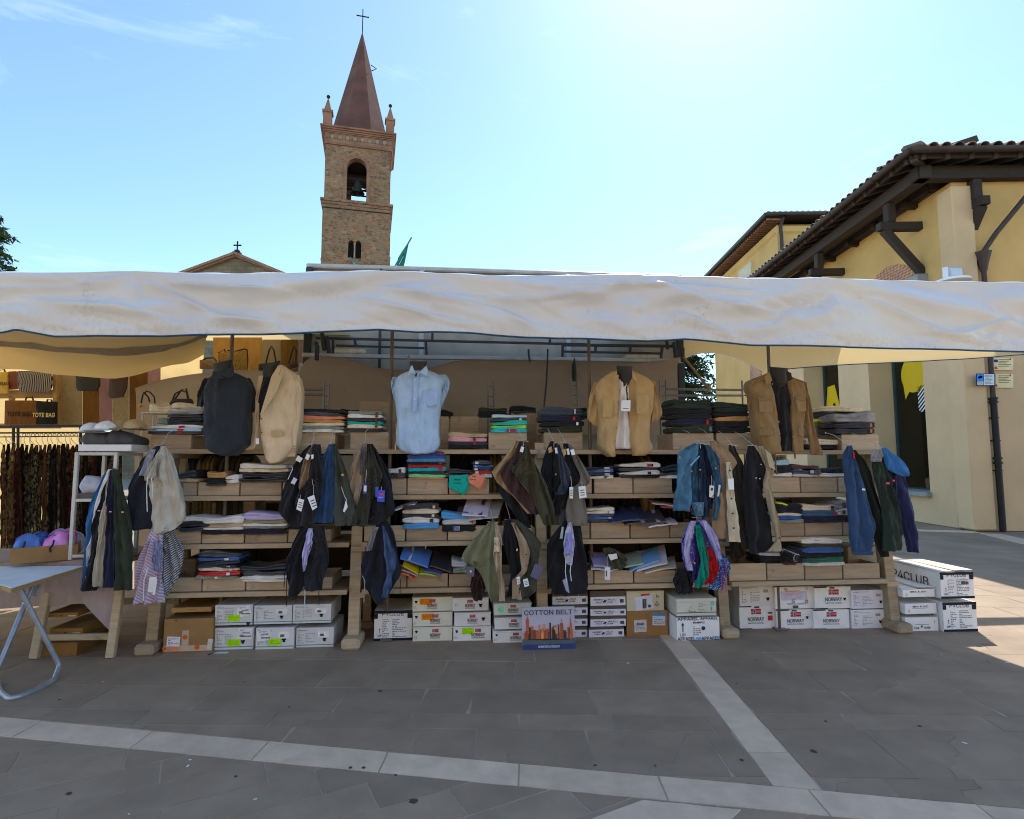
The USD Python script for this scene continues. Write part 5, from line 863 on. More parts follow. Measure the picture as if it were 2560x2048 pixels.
onb(MB().box((0, -.0004, .02), (w-.002, .003, .04)), 'blue_strip', 'ink_2f3a68'); onb(MB().box((0, -.0003, .062), (w-.002, .003, .044)), 'water_print', 'ink_4d565e')
onb(lettering(MB(), 'COTTON BELT', 0, h-.062, .036, w*.92, 0), 'lettering', 'ink_46485a'); onb(lettering(MB(), 'RIVENDITORE AUTORIZZATO', 0, .014, .015, w*.40, -.002), 'lettering', 'ink_c8cad8')
g = np.random.default_rng(4); x = -w/2+.008; SKY = ['b0663a', 'c27845', '8f4a30', 'a2583a', '6e4034', 'd08a55', '3c3431']
for i in range(46):
    ww = g.uniform(.010, .026); hh = g.choice([.05, .07, .09, .11, .14]) * g.uniform(.8, 1.1); xx = g.uniform(-w/2+.012, w/2-.016); y = -.0006-.0004*(i % 5); top = .084+hh*(1.0-.25*(i % 5)/5)
    m = MB().box((xx, y, (.08+top)/2), (ww, .002, top-.08))
    if i % 4 == 0: m.box((xx, y, top+.006), (ww*.5, .002, .014))
    if i % 11 == 0: m.box((xx, y, top+.02), (.003, .002, .03))
    onb(m, 'skyline_print', 'ink_'+SKY[int(g.integers(len(SKY)))])
onb(MB().prism(Polygon([(w*.40, .08), (w*.44, .08), (w*.435, .19), (w*.428, .215), (w*.421, .26), (w*.414, .215), (w*.405, .19)]), .002, _T((0, -.0028, 0)) @ UP), 'skyline_print', 'ink_a85a3c')
onb(MB().box((-.05, -.0032, .079), (w*.55, .002, .006)).box((.06, -.0033, .074), (w*.5, .002, .004)), 'quay_print', 'ink_2e2c2c')
# a white dropped paper and its cord on the paving
p = on_ground(cD(870, 1472)); q = thing('dropped_label', 'pale blue paper label with a dark cord, dropped on the paving', 'paper', p, .1); MB().prism(Polygon([(-.055, -.012), (.05, -.014), (.062, .008), (.04, .022), (-.03, .02)]), .002).build('paper', 'card_9fc0cc', q); MB().tube([(-.05, -.005, .004), (-.07, -.03, .004), (-.075, -.05, .004), (-.06, -.055, .004)], .003, 5).build('cord', 'ink_202024', q, True)
# ================================================================ folded clothes on the crates and boards
FL = [(.62, .05, 'b02a34'), (.635, .012, '232c52')]; PT = lambda f, c='b02a34', w=.022: [(f, w, c)]
stack(cC, 360, 690, 752, [('grey', 32, 'poly'), ('black', 36, 'poly'), ('black', 34, 'poly'), ('charcoal', 28)], 'of the dark stack left of the dark polo shirt', v=.34)
stack(cC, 165, 692, 846, [('white', 30, 'poly', FL), ('lightblue', 28, 'poly', FL), ('charcoal', 26, 'poly', FL)], 'of the flag-banded shirts on the upper left crate')
stack(cE, 78, 520, 980, [('black', 30), ('charcoal', 34, 'poly'), ('coral', 32), ('tan', 30), ('cream', 32), ('greygreen', 34), ('white', 28)], 'of the striped stack of shorts right of the beige blazer')
stack(cE, 480, 668, 832, [('navy', 40), ('black', 30)], 'of the dark pair behind the two stacks of shorts', v=.6)
stack(cE, 555, 890, 976, [('greygreen', 36, 0, PT(.83, '6a3a2a')), ('white', 34, 0, PT(.83, '6a3a2a')), ('charcoal', 32, 0, PT(.83, '6a3a2a')), ('teal', 32, 0, PT(.83, '6a3a2a')), ('cream', 34, 0, PT(.83, '6a3a2a')), ('charcoal', 34)], 'of the stack of shorts left of the light blue shirt')
stack(cE, 1495, 1870, 1130, [('beige', 44), ('pink', 42, 0, PT(.68, '3c3c42')), ('charcoal', 34, 0, PT(.66)), ('black', 30)], 'of the pile right of the light blue shirt', v=.2)
stack(cG, 106, 446, 981, [('lightblue', 28, 'poly'), ('charcoal', 32, 'poly', PT(.82, 'c8c8d0')), ('teal', 38, 'poly'), ('lime', 32, 'poly'), ('turquoise', 38, 'poly', [(.55, .09, 'b02a34'), (.5, .012, 'e0e0e8')])], 'of the bright bagged stack above the olive trousers')
stack(cG, 578, 975, 980, [('slate', 74, 'knit', PT(.8, 'c8c8cc', .012)), ('navy', 56, 'knit', PT(.8)), ('black', 46, 'knit', PT(.82, 'd0d0d0')), ('darkolive', 60, 'knit')], 'of the dark knit stack left of the tan overshirt')
stack(cG, -10, 268, 826, [('darkolive', 38), ('black', 40)], 'of the back row pair above the bright bags', v=.6)
stack(cG, 285, 530, 808, [('black', 40), ('charcoal', 34)], 'of the pair hanging over the back row crate', v=.6)
stack(cG, 800, 1010, 850, [('black', 36), ('charcoal', 36), ('black', 28)], 'of the dark pile at the pole left of the tan overshirt', v=.6)
stack(cE, 1430, 1550, 832, [('black', 60)], 'like a black pouch behind the light blue shirt', v=.62)
stack(cI, 145, 545, 908, [('darkgreen', 52), ('darkgreen', 36), ('black', 56), ('black', 40), ('navy', 66, 0, PT(.84)), ('darkolive', 68, 0, PT(.9, '5a7a90'))], 'of the big dark stack above the hanging jeans')
stack(cI, 560, 900, 908, [('darkgreen', 46), ('darkgreen', 40), ('black', 44), ('tan', 46), ('black', 52), ('black', 58)], 'of the stack left of the brown field jacket')
stack(cI, 40, 212, 745, [('black', 34), ('darkgreen', 30), ('greygreen', 30)], 'of the three at the grey ladder upright', v=.5)
stack(cK, 105, 455, 846, [('grey', 84, 'denim'), ('charcoal', 52, 'denim', PT(.86, 'a06a4a')), ('charcoal', 50, 'denim', PT(.86, 'a06a4a'))], 'of the grey jeans stack on the far right crate')
stack(cK, 5, 345, 745, [('cream', 44), ('charcoal', 44, 'denim'), ('lightgrey', 48)], 'of the jeans behind the grey jeans stack', v=.45)
stack(cI, 1412, 1715, 1062, [('cream', 56), ('black', 40)], 'of the rolled pair behind the field jacket cuff', v=.24)
stack(cC, 455, 650, 1297, [('black', 62, 'poly'), ('beige', 34)], 'of the pair at the left end of the second board', rot=-.1)
stack(cC, 728, 912, 1332, [('tan', 58), ('black', 26), ('black', 24), ('charcoal', 24)], 'of the black stack overhanging the crate under the polo shirt', rot=.12, v=.115)
stack(cC, 850, 1035, 1305, [('white', 40, 'poly'), ('white', 34, 'poly')], 'of the white pair lying askew under the polo shirt', rot=-.45)
stack(cC, 1015, 1500, 1300, [('white', 46), ('cream', 34), ('black', 52, 'poly'), ('black', 44, 'poly')], 'of the bagged pile under the beige blazer', messy=.12)
stack(cE, 930, 1095, 1410, [('white', 52, 0, PT(.7, '3a3a40')), ('charcoal', 42, 'poly')], 'of the pair left of the bright stack under the blue shirt')
stack(cE, 1116, 1480, 1416, [('purple', 34, 0, PT(.86)), ('blue', 28), ('sky', 34), ('black', 26, 0, PT(.86)), ('red', 24), ('turquoise', 38, 0, [(.88, .035, 'b02a34')]), ('charcoal', 28), ('mint', 30), ('coral', 12)], 'of the bright stack under the light blue shirt')
stack(cE, 1730, 1925, 1405, [('charcoal', 36, 'poly', PT(.2, 'd0d0d8', .03)), ('blue', 28, 'poly', PT(.2, 'd0d0d8', .03)), ('black', 28, 'poly', PT(.2, 'd0d0d8', .03)), ('red', 32, 'poly', PT(.2, 'd0d0d8', .03)), ('white', 34, 'poly')], 'of the bagged shirts left of the olive trousers')
stack(cE, 1480, 1745, 1405, [('black', 36, 'poly'), ('charcoal', 40, 'poly')], 'of the dark pair above the teal shirt')
stack(cG, 990, 1262, 1416, [('black', 30, 'poly', PT(.75, 'a8a8b0', .05)), ('blue', 28, 'poly', PT(.75, 'a8a8b0', .05)), ('black', 28, 'poly', PT(.75, 'a8a8b0', .05)), ('white', 30, 'poly', PT(.75, '3a3a40', .05))], 'of the bagged shirts under the left half of the overshirt', rot=.04)
stack(cG, 1300, 1690, 1412, [('white', 40, 'poly', [(.73, .04, 'b03a3a'), (.80, .012, '26262c')]), ('charcoal', 36, 'poly'), ('white', 36, 'poly', [(.72, .03, '26262c')]), ('black', 32, 'poly')], 'of the bagged shirts under the right half of the overshirt', rot=-.06, messy=.06)
stack(cG, 1690, 1900, 1412, [('black', 60, 'poly'), ('charcoal', 36, 'poly'), ('white', 26, 'poly')], 'of the bagged pile left of the hanging jeans', rot=-.1, messy=.08)
stack(cI, 1070, 1285, 1322, [('lightblue', 52), ('black', 70, 'knit'), ('white', 38)], 'of the pile with a blue top under the field jacket')
stack(cI, 1290, 1560, 1322, [('maroon', 40, 'poly'), ('charcoal', 46, 'poly', [(.65, .035, 'b0b0b8'), (.78, .02, 'b04a4a')]), ('lightgrey', 24, 'poly')], 'of the bagged pile right of the pale sign', messy=.1)
stack(cI, 1530, 1785, 1322, [('black', 42), ('white', 36)], 'of the pair at the right end of the second board')
stack(cD, 470, 790, 338, [('white', 42), ('black', 56, 'poly'), ('navy', 44, 'poly')], 'of the stack behind the grey shorts on the third board', messy=.08)
stack(cD, 682, 1080, 368, [('white', 70), ('beige', 34), ('white', 24), ('black', 48)], 'of the white and beige stack on the third board')
stack(cD, 1066, 1488, 364, [('lilac', 66), ('khaki', 32), ('white', 28), ('grey', 24), ('black', 28), ('navy', 26)], 'of the lilac topped stack left of the hanging black shorts')
stack(cF_, 616, 968, 464, [('charcoal', 46, 0, PT(.85, 'c8b48a')), ('cream', 42), ('charcoal', 40, 0, PT(.84, 'c8c8c8')), ('white', 54, 0, PT(.8, '3c3428', .03)), ('sky', 54)], 'of the polo stack in the second bay, third board')
stack(cF_, 986, 1318, 492, [('sky', 68), ('lightgrey', 54, 0, PT(.85, '8a3a44', .03)), ('black', 70, 0, [(.42, .06, '3a4aa8'), (.45, .045, 'd0d0e0')])], 'of the three right of the polo stack')
stack(cH, 604, 890, 398, [('cream', 30, 'poly'), ('white', 30, 'poly', PT(.8, '44444c')), ('charcoal', 22, 'poly'), ('blue', 30, 'poly', PT(.85, 'b0b0c8')), ('charcoal', 26, 'poly')], 'of the bagged stack under the hanging grey trousers', rot=-.03)
stack(cJ, 680, 945, 406, [('black', 88), ('cream', 28), ('blue', 34, 'denim'), ('greygreen', 32)], 'of the stack behind the khaki jacket, third board')
stack(cJ, 925, 1278, 406, [('cream', 60, 'knit', PT(.84, '44343c', .03)), ('denim', 54, 'knit', PT(.84)), ('navy', 62, 'knit')], 'of the knit stack in the rightmost bay, third board')
stack(cJ, 1240, 1400, 400, [('grey', 80, 'knit', PT(.5, '5a3a3c', .03)), ('lightgrey', 58, 'knit', PT(.4, '5a3a3c', .03)), ('black', 70)], 'of the knits beside the hanging blue sweatshirt')
stack(cD, 634, 1040, 786, [('charcoal', 54, 'poly'), ('blue', 32, 'poly', PT(.7, 'c8c8d8', .035)), ('black', 36, 'poly'), ('navy', 34, 'poly', PT(.78, 'c8c8d8', .03)), ('cream', 34, 'poly', PT(.8, 'd8d0d8', .03)), ('red', 40, 'poly', PT(.75, 'd8c8d0', .03)), ('greygreen', 32, 'poly', PT(.5, 'd8d8d8'))], 'of the red and navy bagged stack, lowest board')
stack(cD, 1036, 1500, 812, [('black', 56, 'poly'), ('charcoal', 46, 'poly'), ('white', 34, 'poly'), ('white', 26, 'poly')], 'of the bagged pile on the lowest board of the leftmost bay', messy=.1)
stack(cF_, 1086, 1235, 880, [('lightgrey', 66), ('greygreen', 54)], 'of the pair left of the hanging sage trousers')
stack(cJ, 534, 800, 800, [('lightgrey', 34), ('black', 44), ('black', 40)], 'of the dark pile under the black jackets, lowest board', v=.12)
stack(cJ, 736, 950, 800, [('black', 60, 'knit'), ('black', 46, 'knit'), ('maroon', 24)], 'of the black pile under the striped pullover', v=.08)
stack(cJ, 930, 1325, 812, [('white', 52), ('olive', 32), ('blue', 52, 'knit'), ('black', 48), ('green', 46, 'knit'), ('lightgrey', 34, 'knit')], 'of the blue and green stack, lowest board at the right')
# striped rolled pullover
u0, z0 = on_stall(cJ(840, 760), .0); t = sthing('rolled_pullover', 'black pullover with thin white stripes rolled up on the lowest board', 'pullover', u0, .0, z0, dr=-.55)
a, b = (cJ(765, 620), cJ(890, 700)); r = .032
MB().tube([(-.10, .12, .055), (-.05, .06, .045), (.0, 0, .035), (.04, -.04, .03)], [.028, .036, .036, .030], 14).build('cloth', 'knit_202227', t, True)
for i in range(7):
    s = i/6.5; p = np.array([-.09+.125*s, .11-.145*s, .053-.022*s]); d = np.array([.7, -.7, -.12]); MB().tube([p, p+d*.006], .0375-.004*abs(s-.5), 14).build('stripe', 'knit_c8c8cc', t, True)
# polybags lying askew
def packet(label, crop, quad, v, mat, tilt=.25, band=None, th=.012):
    """a flat bagged garment lying aslant: its front edge runs between two points, its far edge lies deeper and a little higher"""
    (a, b), dep, rise = quad; P = [S(*((lambda q: (q[0], v, q[1]))(on_stall(crop(*p), v)))) for p in (a, b)]
    o = (P[0]+P[1])/2; t = thing('bagged_shirt', label, 'bagged shirt', o); A, B = P[0]-o, P[1]-o; C = SN*dep+np.array([0, 0, rise]); s = tilt*(B-A)
    rows = [[A, A*.5+B*.5+[0, 0, .004], B], [A+C*.5+s*.5+[0, 0, .008], (A+B)/2+C*.5+s*.5+[0, 0, .014], B+C*.5+s*.5+[0, 0, .007]], [A+C+s, (A+B)/2+C+s, B+C+s]]
    v1, f1, R = sheet(rows, 5, 5, sd(), .016, 18); up = np.array([0, 0, th]); V = np.vstack([v1, v1-up]); n = len(v1); k, m = R.shape[:2]
    rim = [(j, j+1, n+j+1, n+j) for j in range(m-1)]+[((k-1)*m+j, n+(k-1)*m+j, n+(k-1)*m+j+1, (k-1)*m+j+1) for j in range(m-1)]+[(i*m, n+i*m, n+(i+1)*m, (i+1)*m) for i in range(k-1)]+[(i*m+m-1, (i+1)*m+m-1, n+(i+1)*m+m-1, n+i*m+m-1) for i in range(k-1)]
    MB().add((V, np.vstack([f1, f1[:, ::-1]+n, rim]))).build('cloth', mat, t, 50)
    if band: q = (A+B)/2+(B-A)*band[0]; MB().bar(q+[0, 0, .004], q+C*.9+s*.9+[0, 0, .012], .035, .004).build('printed_band', 'ink_'+band[1], t)
for lb, c, q, v, m, bd in (('white bagged shirt sticking out left of the polo stack, second bay', cF_, (((545, 285), (740, 225)), .25, .02), .1, 'poly_c2c0de', None),
    ('black and white printed polybag fanned out at the right of the second bay', cF_, (((1130, 300), (1390, 330)), .25, .05), .07, 'poly_3a3b42', (.1, 'd0d0e0')), ('white printed polybag on top of the fan at the right of the second bay', cF_, (((1180, 325), (1420, 335)), .28, .13), .05, 'poly_b8b6dc', (.2, '3a3b42')),
    ('grey printed polybag lowest in the fan at the right of the second bay', cF_, (((1230, 372), (1520, 345)), .28, .12), .05, 'poly_9a9ca0', (0, '404148')),
    ('navy bagged shirt lying slanted in the third bay', cH, (((850, 400), (1090, 368)), .26, .07), .06, 'poly_2c3a5e', None), ('second navy bagged shirt behind the slanted one, third bay', cH, (((960, 365), (1190, 372)), .26, .09), .1, 'poly_2a3450', (.1, '3a4e84')),
    ('dark bagged shirt fanned right of the navy ones, third bay', cH, (((980, 415), (1200, 400)), .26, .06), .06, 'poly_2e3038', (.3, '8a8a96')), ('black bagged shirt fanned at the right of the third bay', cH, (((1130, 420), (1370, 385)), .26, .08), .05, 'poly_3a3c42', (.2, '9a9aa6')), ('white bagged shirt at the front of the fan, third bay third board', cH, (((1210, 440), (1480, 402)), .24, .02), .04, 'poly_c4c2e2', (.1, '46464e')),
    ('white and red bagged shirts behind the hanging jeans', cH, (((1240, 215), (1440, 240)), .25, .02), .2, 'poly_c8c4d8', None), ('red bagged shirt behind the hanging jeans', cH, (((1320, 245), (1600, 290)), .22, .01), .17, 'poly_b02a2a', None),
    ('lilac bagged shirt at the left of the lowest board, third bay', cH, (((690, 800), (850, 815)), .26, .08), .06, 'poly_a8a4dc', None), ('white bagged shirt under the lilac one, lowest board third bay', cH, (((665, 830), (860, 850)), .24, .02), .05, 'poly_c0c0c8', None), ('pale green bagged shirt on the lowest board of the third bay', cH, (((860, 845), (1160, 780)), .26, .06), .06, 'poly_9aa896', None),
    ('sky blue bagged shirt in the fan on the lowest board, third bay', cH, (((1025, 855), (1310, 750)), .26, .06), .05, 'poly_6aa0d8', None), ('white lilac bagged shirt in the fan on the lowest board, third bay', cH, (((1095, 850), (1385, 775)), .28, .10), .045, 'poly_c0bee6', None), ('cream bagged shirt at the end of the fan, lowest board third bay', cH, (((1170, 868), (1465, 815)), .26, .04), .04, 'poly_b8b2a4', None),
    ('blue bagged shirt with a round white tag sliding down, second bay', cF_, (((600, 730), (860, 815)), .28, .10), .03, 'poly_4f7cc4', (-.2, 'd0d0e8')), ('black bagged shirt right of the sliding blue one, second bay', cF_, (((880, 800), (1080, 860)), .26, .09), .06, 'poly_2c2c32', None), ('purple bagged shirt under the sliding blue one, second bay', cF_, (((820, 850), (985, 885)), .24, .05), .03, 'poly_4e4a7c', None),
    ('green bagged shirt at the bottom of the sliding pile, second bay', cF_, (((780, 870), (930, 898)), .22, .03), .02, 'poly_86a838', None), ('yellow bagged shirt in the sliding pile, second bay', cF_, (((625, 800), (770, 880)), .22, .05), .0, 'poly_c8a81e', None), ('grey bagged shirt in the sliding pile, second bay', cF_, (((615, 840), (760, 895)), .22, .03), .01, 'poly_8a96a0', None),
    ('orange red bagged shirt at the left of the sliding pile, second bay', cF_, (((610, 870), (730, 925)), .2, .02), -.01, 'poly_d4583c', (-.1, 'c8b4b0')), ('neon yellow packet behind the khaki jacket in the rightmost bay', cJ, (((672, 215), (785, 232)), .15, .01), .12, 'poly_c8dc14', None), ('neon yellow packet by the field jacket cuff', cI, (((1480, 790), (1570, 796)), .12, .0), .4, 'poly_c8dc14', None)):
    packet(lb, c, q, v, m, random.uniform(.05, .3), bd)
def flag_tee(label, pts, col, words):
    v = .095; c = np.mean(pts, 0); u, z = on_stall(cE(*c), v); t = sthing('hanging_tee', label, 't-shirt', u, v, z); o = (u, v, z)
    g0 = Polygon([(a-u, b-z) for a, b in (on_stall(cE(*p), v) for p in pts)]); MB().prism(g0, .012, _T((0, .006, 0)) @ UP).build('cloth', col, t); MB().prism(affinity.translate(g0, .012, -.015), .010, _T((0, .022, 0)) @ UP).build('under_layer', col, t)
    for s, p, h, w in words: a, b = on_stall(cE(*p), v); lettering(MB(), s, a-u, b-z, h, w, -.0065, rot=-.09).build('lettering', 'ink_22262c', t)
flag_tee('teal t-shirt with dark lettering hanging over the crate edge', [(1512, 1385), (1690, 1375), (1695, 1450), (1655, 1530), (1632, 1552), (1505, 1492)], 'cloth_17a094', [('WAY', (1588, 1432), .017, .062), ('& SCHOOL', (1585, 1460), .009, .065)])
flag_tee('coral t-shirt with dark lettering hanging over the crate edge', [(1665, 1400), (1770, 1360), (1850, 1400), (1820, 1470), (1790, 1503), (1680, 1440)], 'cloth_e98468', [('YAY', (1745, 1400), .012, .045), ('SCHOOL', (1735, 1425), .008, .06)])
# olive cloth with a white swing tag on the lowest board of the third bay
hang('draped_jacket', 'dark olive garment with a long white price tag spilling over the lowest board', 'jacket', cH, [(640, 780, 860), (690, 780, 960), (740, 830, 1010), (800, 860, 1000), (840, 900, 970)], .03, .10, 'cloth_4b4c3e', (5, .012), hook=False,
     extra=[('flat', [(795, 820), (846, 820), (844, 940), (795, 938)], -.06, .002, 'card_d8d8dc', 'price_tag'), ('cord', [(825, 710), (815, 760), (820, 825)], -.058, .0014, 'ink_d8d8d8', 'tag_string'), ('flat', [(805, 850), (815, 850), (815, 905), (805, 905)], -.063, .001, 'ink_50525e', 'tag_print'), ('flat', [(825, 700), (905, 690), (915, 735), (850, 755)], -.06, .003, 'card_c8c8c8', 'neck_label')])
# the row of coats on the rail behind the boards
cg = np.random.default_rng(11)
def coat(label, crop, x, y0, wpx, col, v=.72, depth=.46, fall=.75):
    u, z = on_stall(crop(x, y0), v); k = zpx(crop, v); w = abs(wpx*k); t = sthing('rail_coat', label, 'coat', u, v-.1, z)
    a = np.linspace(0, math.pi, 9); pr = [(depth/2*math.cos(q)*(1 if True else 1), -.16*(1-math.sin(q)**.8)) for q in a]+[(-depth/2*.95, -fall), (depth/2*.95, -fall)]
    V = np.array([(sx*w/2*(.8 if True else 1), y+.1, zz) for sx in (-1, 1) for y, zz in pr]+[(0, y*1.02+.1, zz+(.018 if i < 9 else 0)) for i, (y, zz) in enumerate(pr)]); n = len(pr)
    F = [(2*n+i, 2*n+(i+1) % n, (i+1) % n, i) for i in range(n)]+[(n+i, n+(i+1) % n, 2*n+(i+1) % n, 2*n+i) for i in range(n)]
    F = np.array(F); F = np.vstack([F[:, [0, 1, 2]], F[:, [0, 2, 3]]]+[np.array([(0, i+1, i) for i in range(1, n-1)]), np.array([(n, n+i, n+i+1) for i in range(1, n-1)])]); MB().add((V, F)).build('cloth', 'cloth_'+col, t, True)
for crop, x0, x1, y0, n, cols, wh in ((cC, 590, 720, 1035, 4, ['2a2a2a', '26282a'], 'left of the polo shirt hem'), (cC, 745, 900, 1042, 4, ['8a7448', '7c6a42', '8f7a4e'], 'under the polo shirt'), (cC, 940, 1180, 1040, 5, ['4a4636', '423f30', '3a372c'], 'between polo shirt and blazer'), (cE, 870, 1110, 1190, 4, ['1f2024', '1b1c20'], 'left of the blue shirt hem'),
        (cE, 1520, 1900, 1190, 7, ['24241f', '1e1e1c', '2b2a22'], 'right of the blue shirt hem'), (cG, 70, 190, 1190, 3, ['8a7038', '9a7c40'], 'beside the olive trousers hook'), (cG, 920, 1240, 1190, 6, ['232327', '2a2a38', '1d1d20'], 'under the tan overshirt'), (cG, 1280, 1420, 1195, 3, ['202024', '2a2428'], 'under the white t-shirt'), (cG, 1440, 1560, 1195, 2, ['a08c5c', '8f7d55'], 'pale one under the overshirt'), (cG, 1590, 1850, 1180, 6, ['1c1c1f', '242428'], 'left of the hanging jeans')):
    for i in range(n): coat(f'coat on the rail {wh}, {ORD[i] if i < 5 else "sixth" if i == 5 else "seventh"} from the left', crop, x0+(x1-x0)*(i+.5)/n, y0+cg.uniform(-6, 10), (x1-x0)/n*1.3, cols[i % len(cols)])
u0, z0 = on_stall(cC(560, 1010), .74); u1, z1 = on_stall(cI(100, 1100), .74); t = sthing('coat_rail', 'dark round rail carrying the coats behind the boards', 'rail', u0, .74, 0)
MB().tube([(0, 0, 1.60), ((u1-u0)/2, 0, 1.60), (u1-u0, 0, 1.60)], .012, 8).build('bar', 'rail_dark', t, 40)
for x in (0, (u1-u0)/2, u1-u0): MB().tube([(x, 0, .02), (x, 0, .9), (x, 0, 1.6)], .014, 8).build('upright', 'rail_dark', t, 40); MB().box((x, 0, .02), (.06, .5, .03), bev=.008).build('foot', 'rail_dark', t)
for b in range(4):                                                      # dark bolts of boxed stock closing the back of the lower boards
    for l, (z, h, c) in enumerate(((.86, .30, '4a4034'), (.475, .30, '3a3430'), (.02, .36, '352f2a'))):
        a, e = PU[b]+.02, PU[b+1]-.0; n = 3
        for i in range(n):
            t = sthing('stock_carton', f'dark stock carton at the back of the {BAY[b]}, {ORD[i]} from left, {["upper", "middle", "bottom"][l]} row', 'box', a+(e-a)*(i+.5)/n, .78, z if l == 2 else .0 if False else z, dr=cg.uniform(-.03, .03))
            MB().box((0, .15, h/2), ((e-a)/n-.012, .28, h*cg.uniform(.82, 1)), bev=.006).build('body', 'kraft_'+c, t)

# ================================================================ garments hung along the front
QA = lambda rows: rows
B2 = 1592                                                             # close-up B continues close-up A downwards
add_mat('stripe_lilac', {'t': ('texture_coordinate', {}), 'mp': ('mapping', {'rotation': (0, .9, 0)}), 'w': ('wave_texture', {'scale': 16.0, 'distortion': 1.2, 'detail': 1.0, 'bands_direction': 'x'}), 'r': ('rgb_ramp', {'ramp': [(.42, tuple(alb(lin('8f7f9a')))), (.6, tuple(alb(lin('b5a9b8'))))]}), 'p': ('principled_bsdf', {'roughness': .9})}, [('t.object', 'mp.vector'), ('mp.vector', 'w.vector'), ('w.fac', 'r.fac'), ('r.color', 'p.base_color')], surface='p.BSDF')
add_mat('stripe_dark', {'t': ('texture_coordinate', {}), 'mp': ('mapping', {'rotation': (0, -.8, 0)}), 'w': ('wave_texture', {'scale': 22.0, 'distortion': 1.6, 'detail': 1.0, 'bands_direction': 'x'}), 'r': ('rgb_ramp', {'ramp': [(.42, tuple(alb(lin('33383f')))), (.58, tuple(alb(lin('a9b0b8'))))]}), 'p': ('principled_bsdf', {'roughness': .9})}, [('t.object', 'mp.vector'), ('mp.vector', 'w.vector'), ('w.fac', 'r.fac'), ('r.color', 'p.base_color')], surface='p.BSDF')
def pattern(key, a, b, sc, cut=.36): add_mat(key, {'t': ('texture_coordinate', {}), 'v': ('voronoi_texture', {'scale': sc}), 'r': ('rgb_ramp', {'ramp': [(cut, tuple(alb(lin(b)))), (cut+.08, tuple(alb(lin(a))))]}), 'p': ('principled_bsdf', {'roughness': .7})}, [('t.object', 'v.vector'), ('v.distance', 'r.fac'), ('r.color', 'p.base_color')], surface='p.BSDF')
pattern('dots_blue', '1c5a9c', 'b8c8e0', 70, .28); pattern('print_purple', '4c48a8', '9a94dc', 60, .34)
def H(name, lab, cat, c, rows, v, t, m, f=(3, .010), ex=(), cr=.022, gp=None): return hang(name, lab, cat, c, rows, v, t, m, f, gp, extra=ex, crumple=cr)
# left rack group
for i, (rows, m, lab, v) in enumerate((([(1232, 890, 935), (1400, 800, 905), (1600, 720, 860), (1900, 690, 770), (2240, 663, 705)], 'cloth_2f5d8c', 'blue sweatshirt edge, outermost in the row hung on the white rack', -.02), ([(1238, 892, 936), (1400, 830, 925), (1600, 770, 870), (1900, 728, 792), (2200, 690, 718)], 'cloth_cfd2ea', 'white sweatshirt second in the row hung on the white rack', -.04),
        ([(1246, 900, 942), (1450, 835, 925), (1700, 765, 880), (2000, 735, 835), (2250, 668, 795)], 'cloth_222327', 'black sweatshirt between a white and a beige one on the white rack', -.07), ([(1250, 905, 946), (1420, 868, 932), (1700, 818, 882), (1900, 798, 858), (2100, 763, 852), (2212, 752, 842)], 'cloth_aaa697', 'beige sweatshirt in the row hung on the white rack', -.11),
        ([(1248, 910, 962), (1450, 884, 965), (1700, 878, 955), (2000, 858, 955), (2222, 848, 945)], 'cloth_272a40', 'navy sweatshirt with a small patch on the white rack', -.15), ([(1240, 918, 975), (1400, 938, 1012), (1700, 953, 1082), (2000, 948, 1092), (2244, 942, 1078)], 'cloth_2d3428', 'dark olive sweatshirt, innermost in the row on the white rack', -.19))):
    H('hanging_sweatshirt', lab, 'sweatshirt', cA, rows, v, .10, m, (4, .008), [('flat', [((rows[2][1]+rows[2][2])/2-12, 1577+i*4-8), ((rows[2][1]+rows[2][2])/2+8, 1577+i*4-8), ((rows[2][1]+rows[2][2])/2+8, 1587+i*4-8), ((rows[2][1]+rows[2][2])/2-12, 1587+i*4-8)], -.045, .002, 'ink_b898b8', 'patch')] if i > 1 else [], gp=None)
H('hanging_joggers', 'dark navy joggers hung by the waist behind the pale grey shorts', 'trousers', cA, [(1040, 1290, 1362), (1150, 1180, 1350), (1290, 1100, 1280), (1400, 1052, 1270), (1600, 1060, 1282), (1740, 1085, 1240)], -.08, .13, 'cloth_2a2d38', (3, .014), [('hook', (1335, 1035)), ('rows', [(1075, 1240, 1290), (1150, 1205, 1265), (1290, 1150, 1215)], -.07, .02, 'cloth_8d93a2', 'waist_lining')])
H('hanging_shorts', 'pale grey drawstring shorts hung by the waist at the left trestle', 'shorts', cA, [(1045, 1335, 1366), (1150, 1268, 1425), (1285, 1192, 1465), (1400, 1232, 1492), (1560, 1252, 1526), (1650, 1238, 1522), (1740, 1265, 1440), (1782, 1262, 1345)], -.17, .15, 'cloth_aaa79c', (2.6, .014),
  [('cord', [(1225, 1300), (1215, 1400), (1222, 1590)], -.09, .0035, 'cloth_c8c6bc', 'drawstring'), ('cord', [(1255, 1310), (1268, 1400), (1262, 1480)], -.09, .0035, 'cloth_c8c6bc', 'drawstring'), ('rows', [(1120, 1300, 1345), (1200, 1235, 1300), (1290, 1195, 1290), (1330, 1195, 1260)], -.066, .03, 'cloth_9d9a90', 'waistband')])
H('hanging_shorts', 'black and white striped shorts under the pale grey ones', 'shorts', cA, [(1720, 1345, 1420), (1800, 1322, 1462), (1920, 1312, 1516), (2050, 1332, 1500), (2180, 1352, 1440), (2290, 1352, 1376)], -.09, .12, 'stripe_dark', (4, .014))
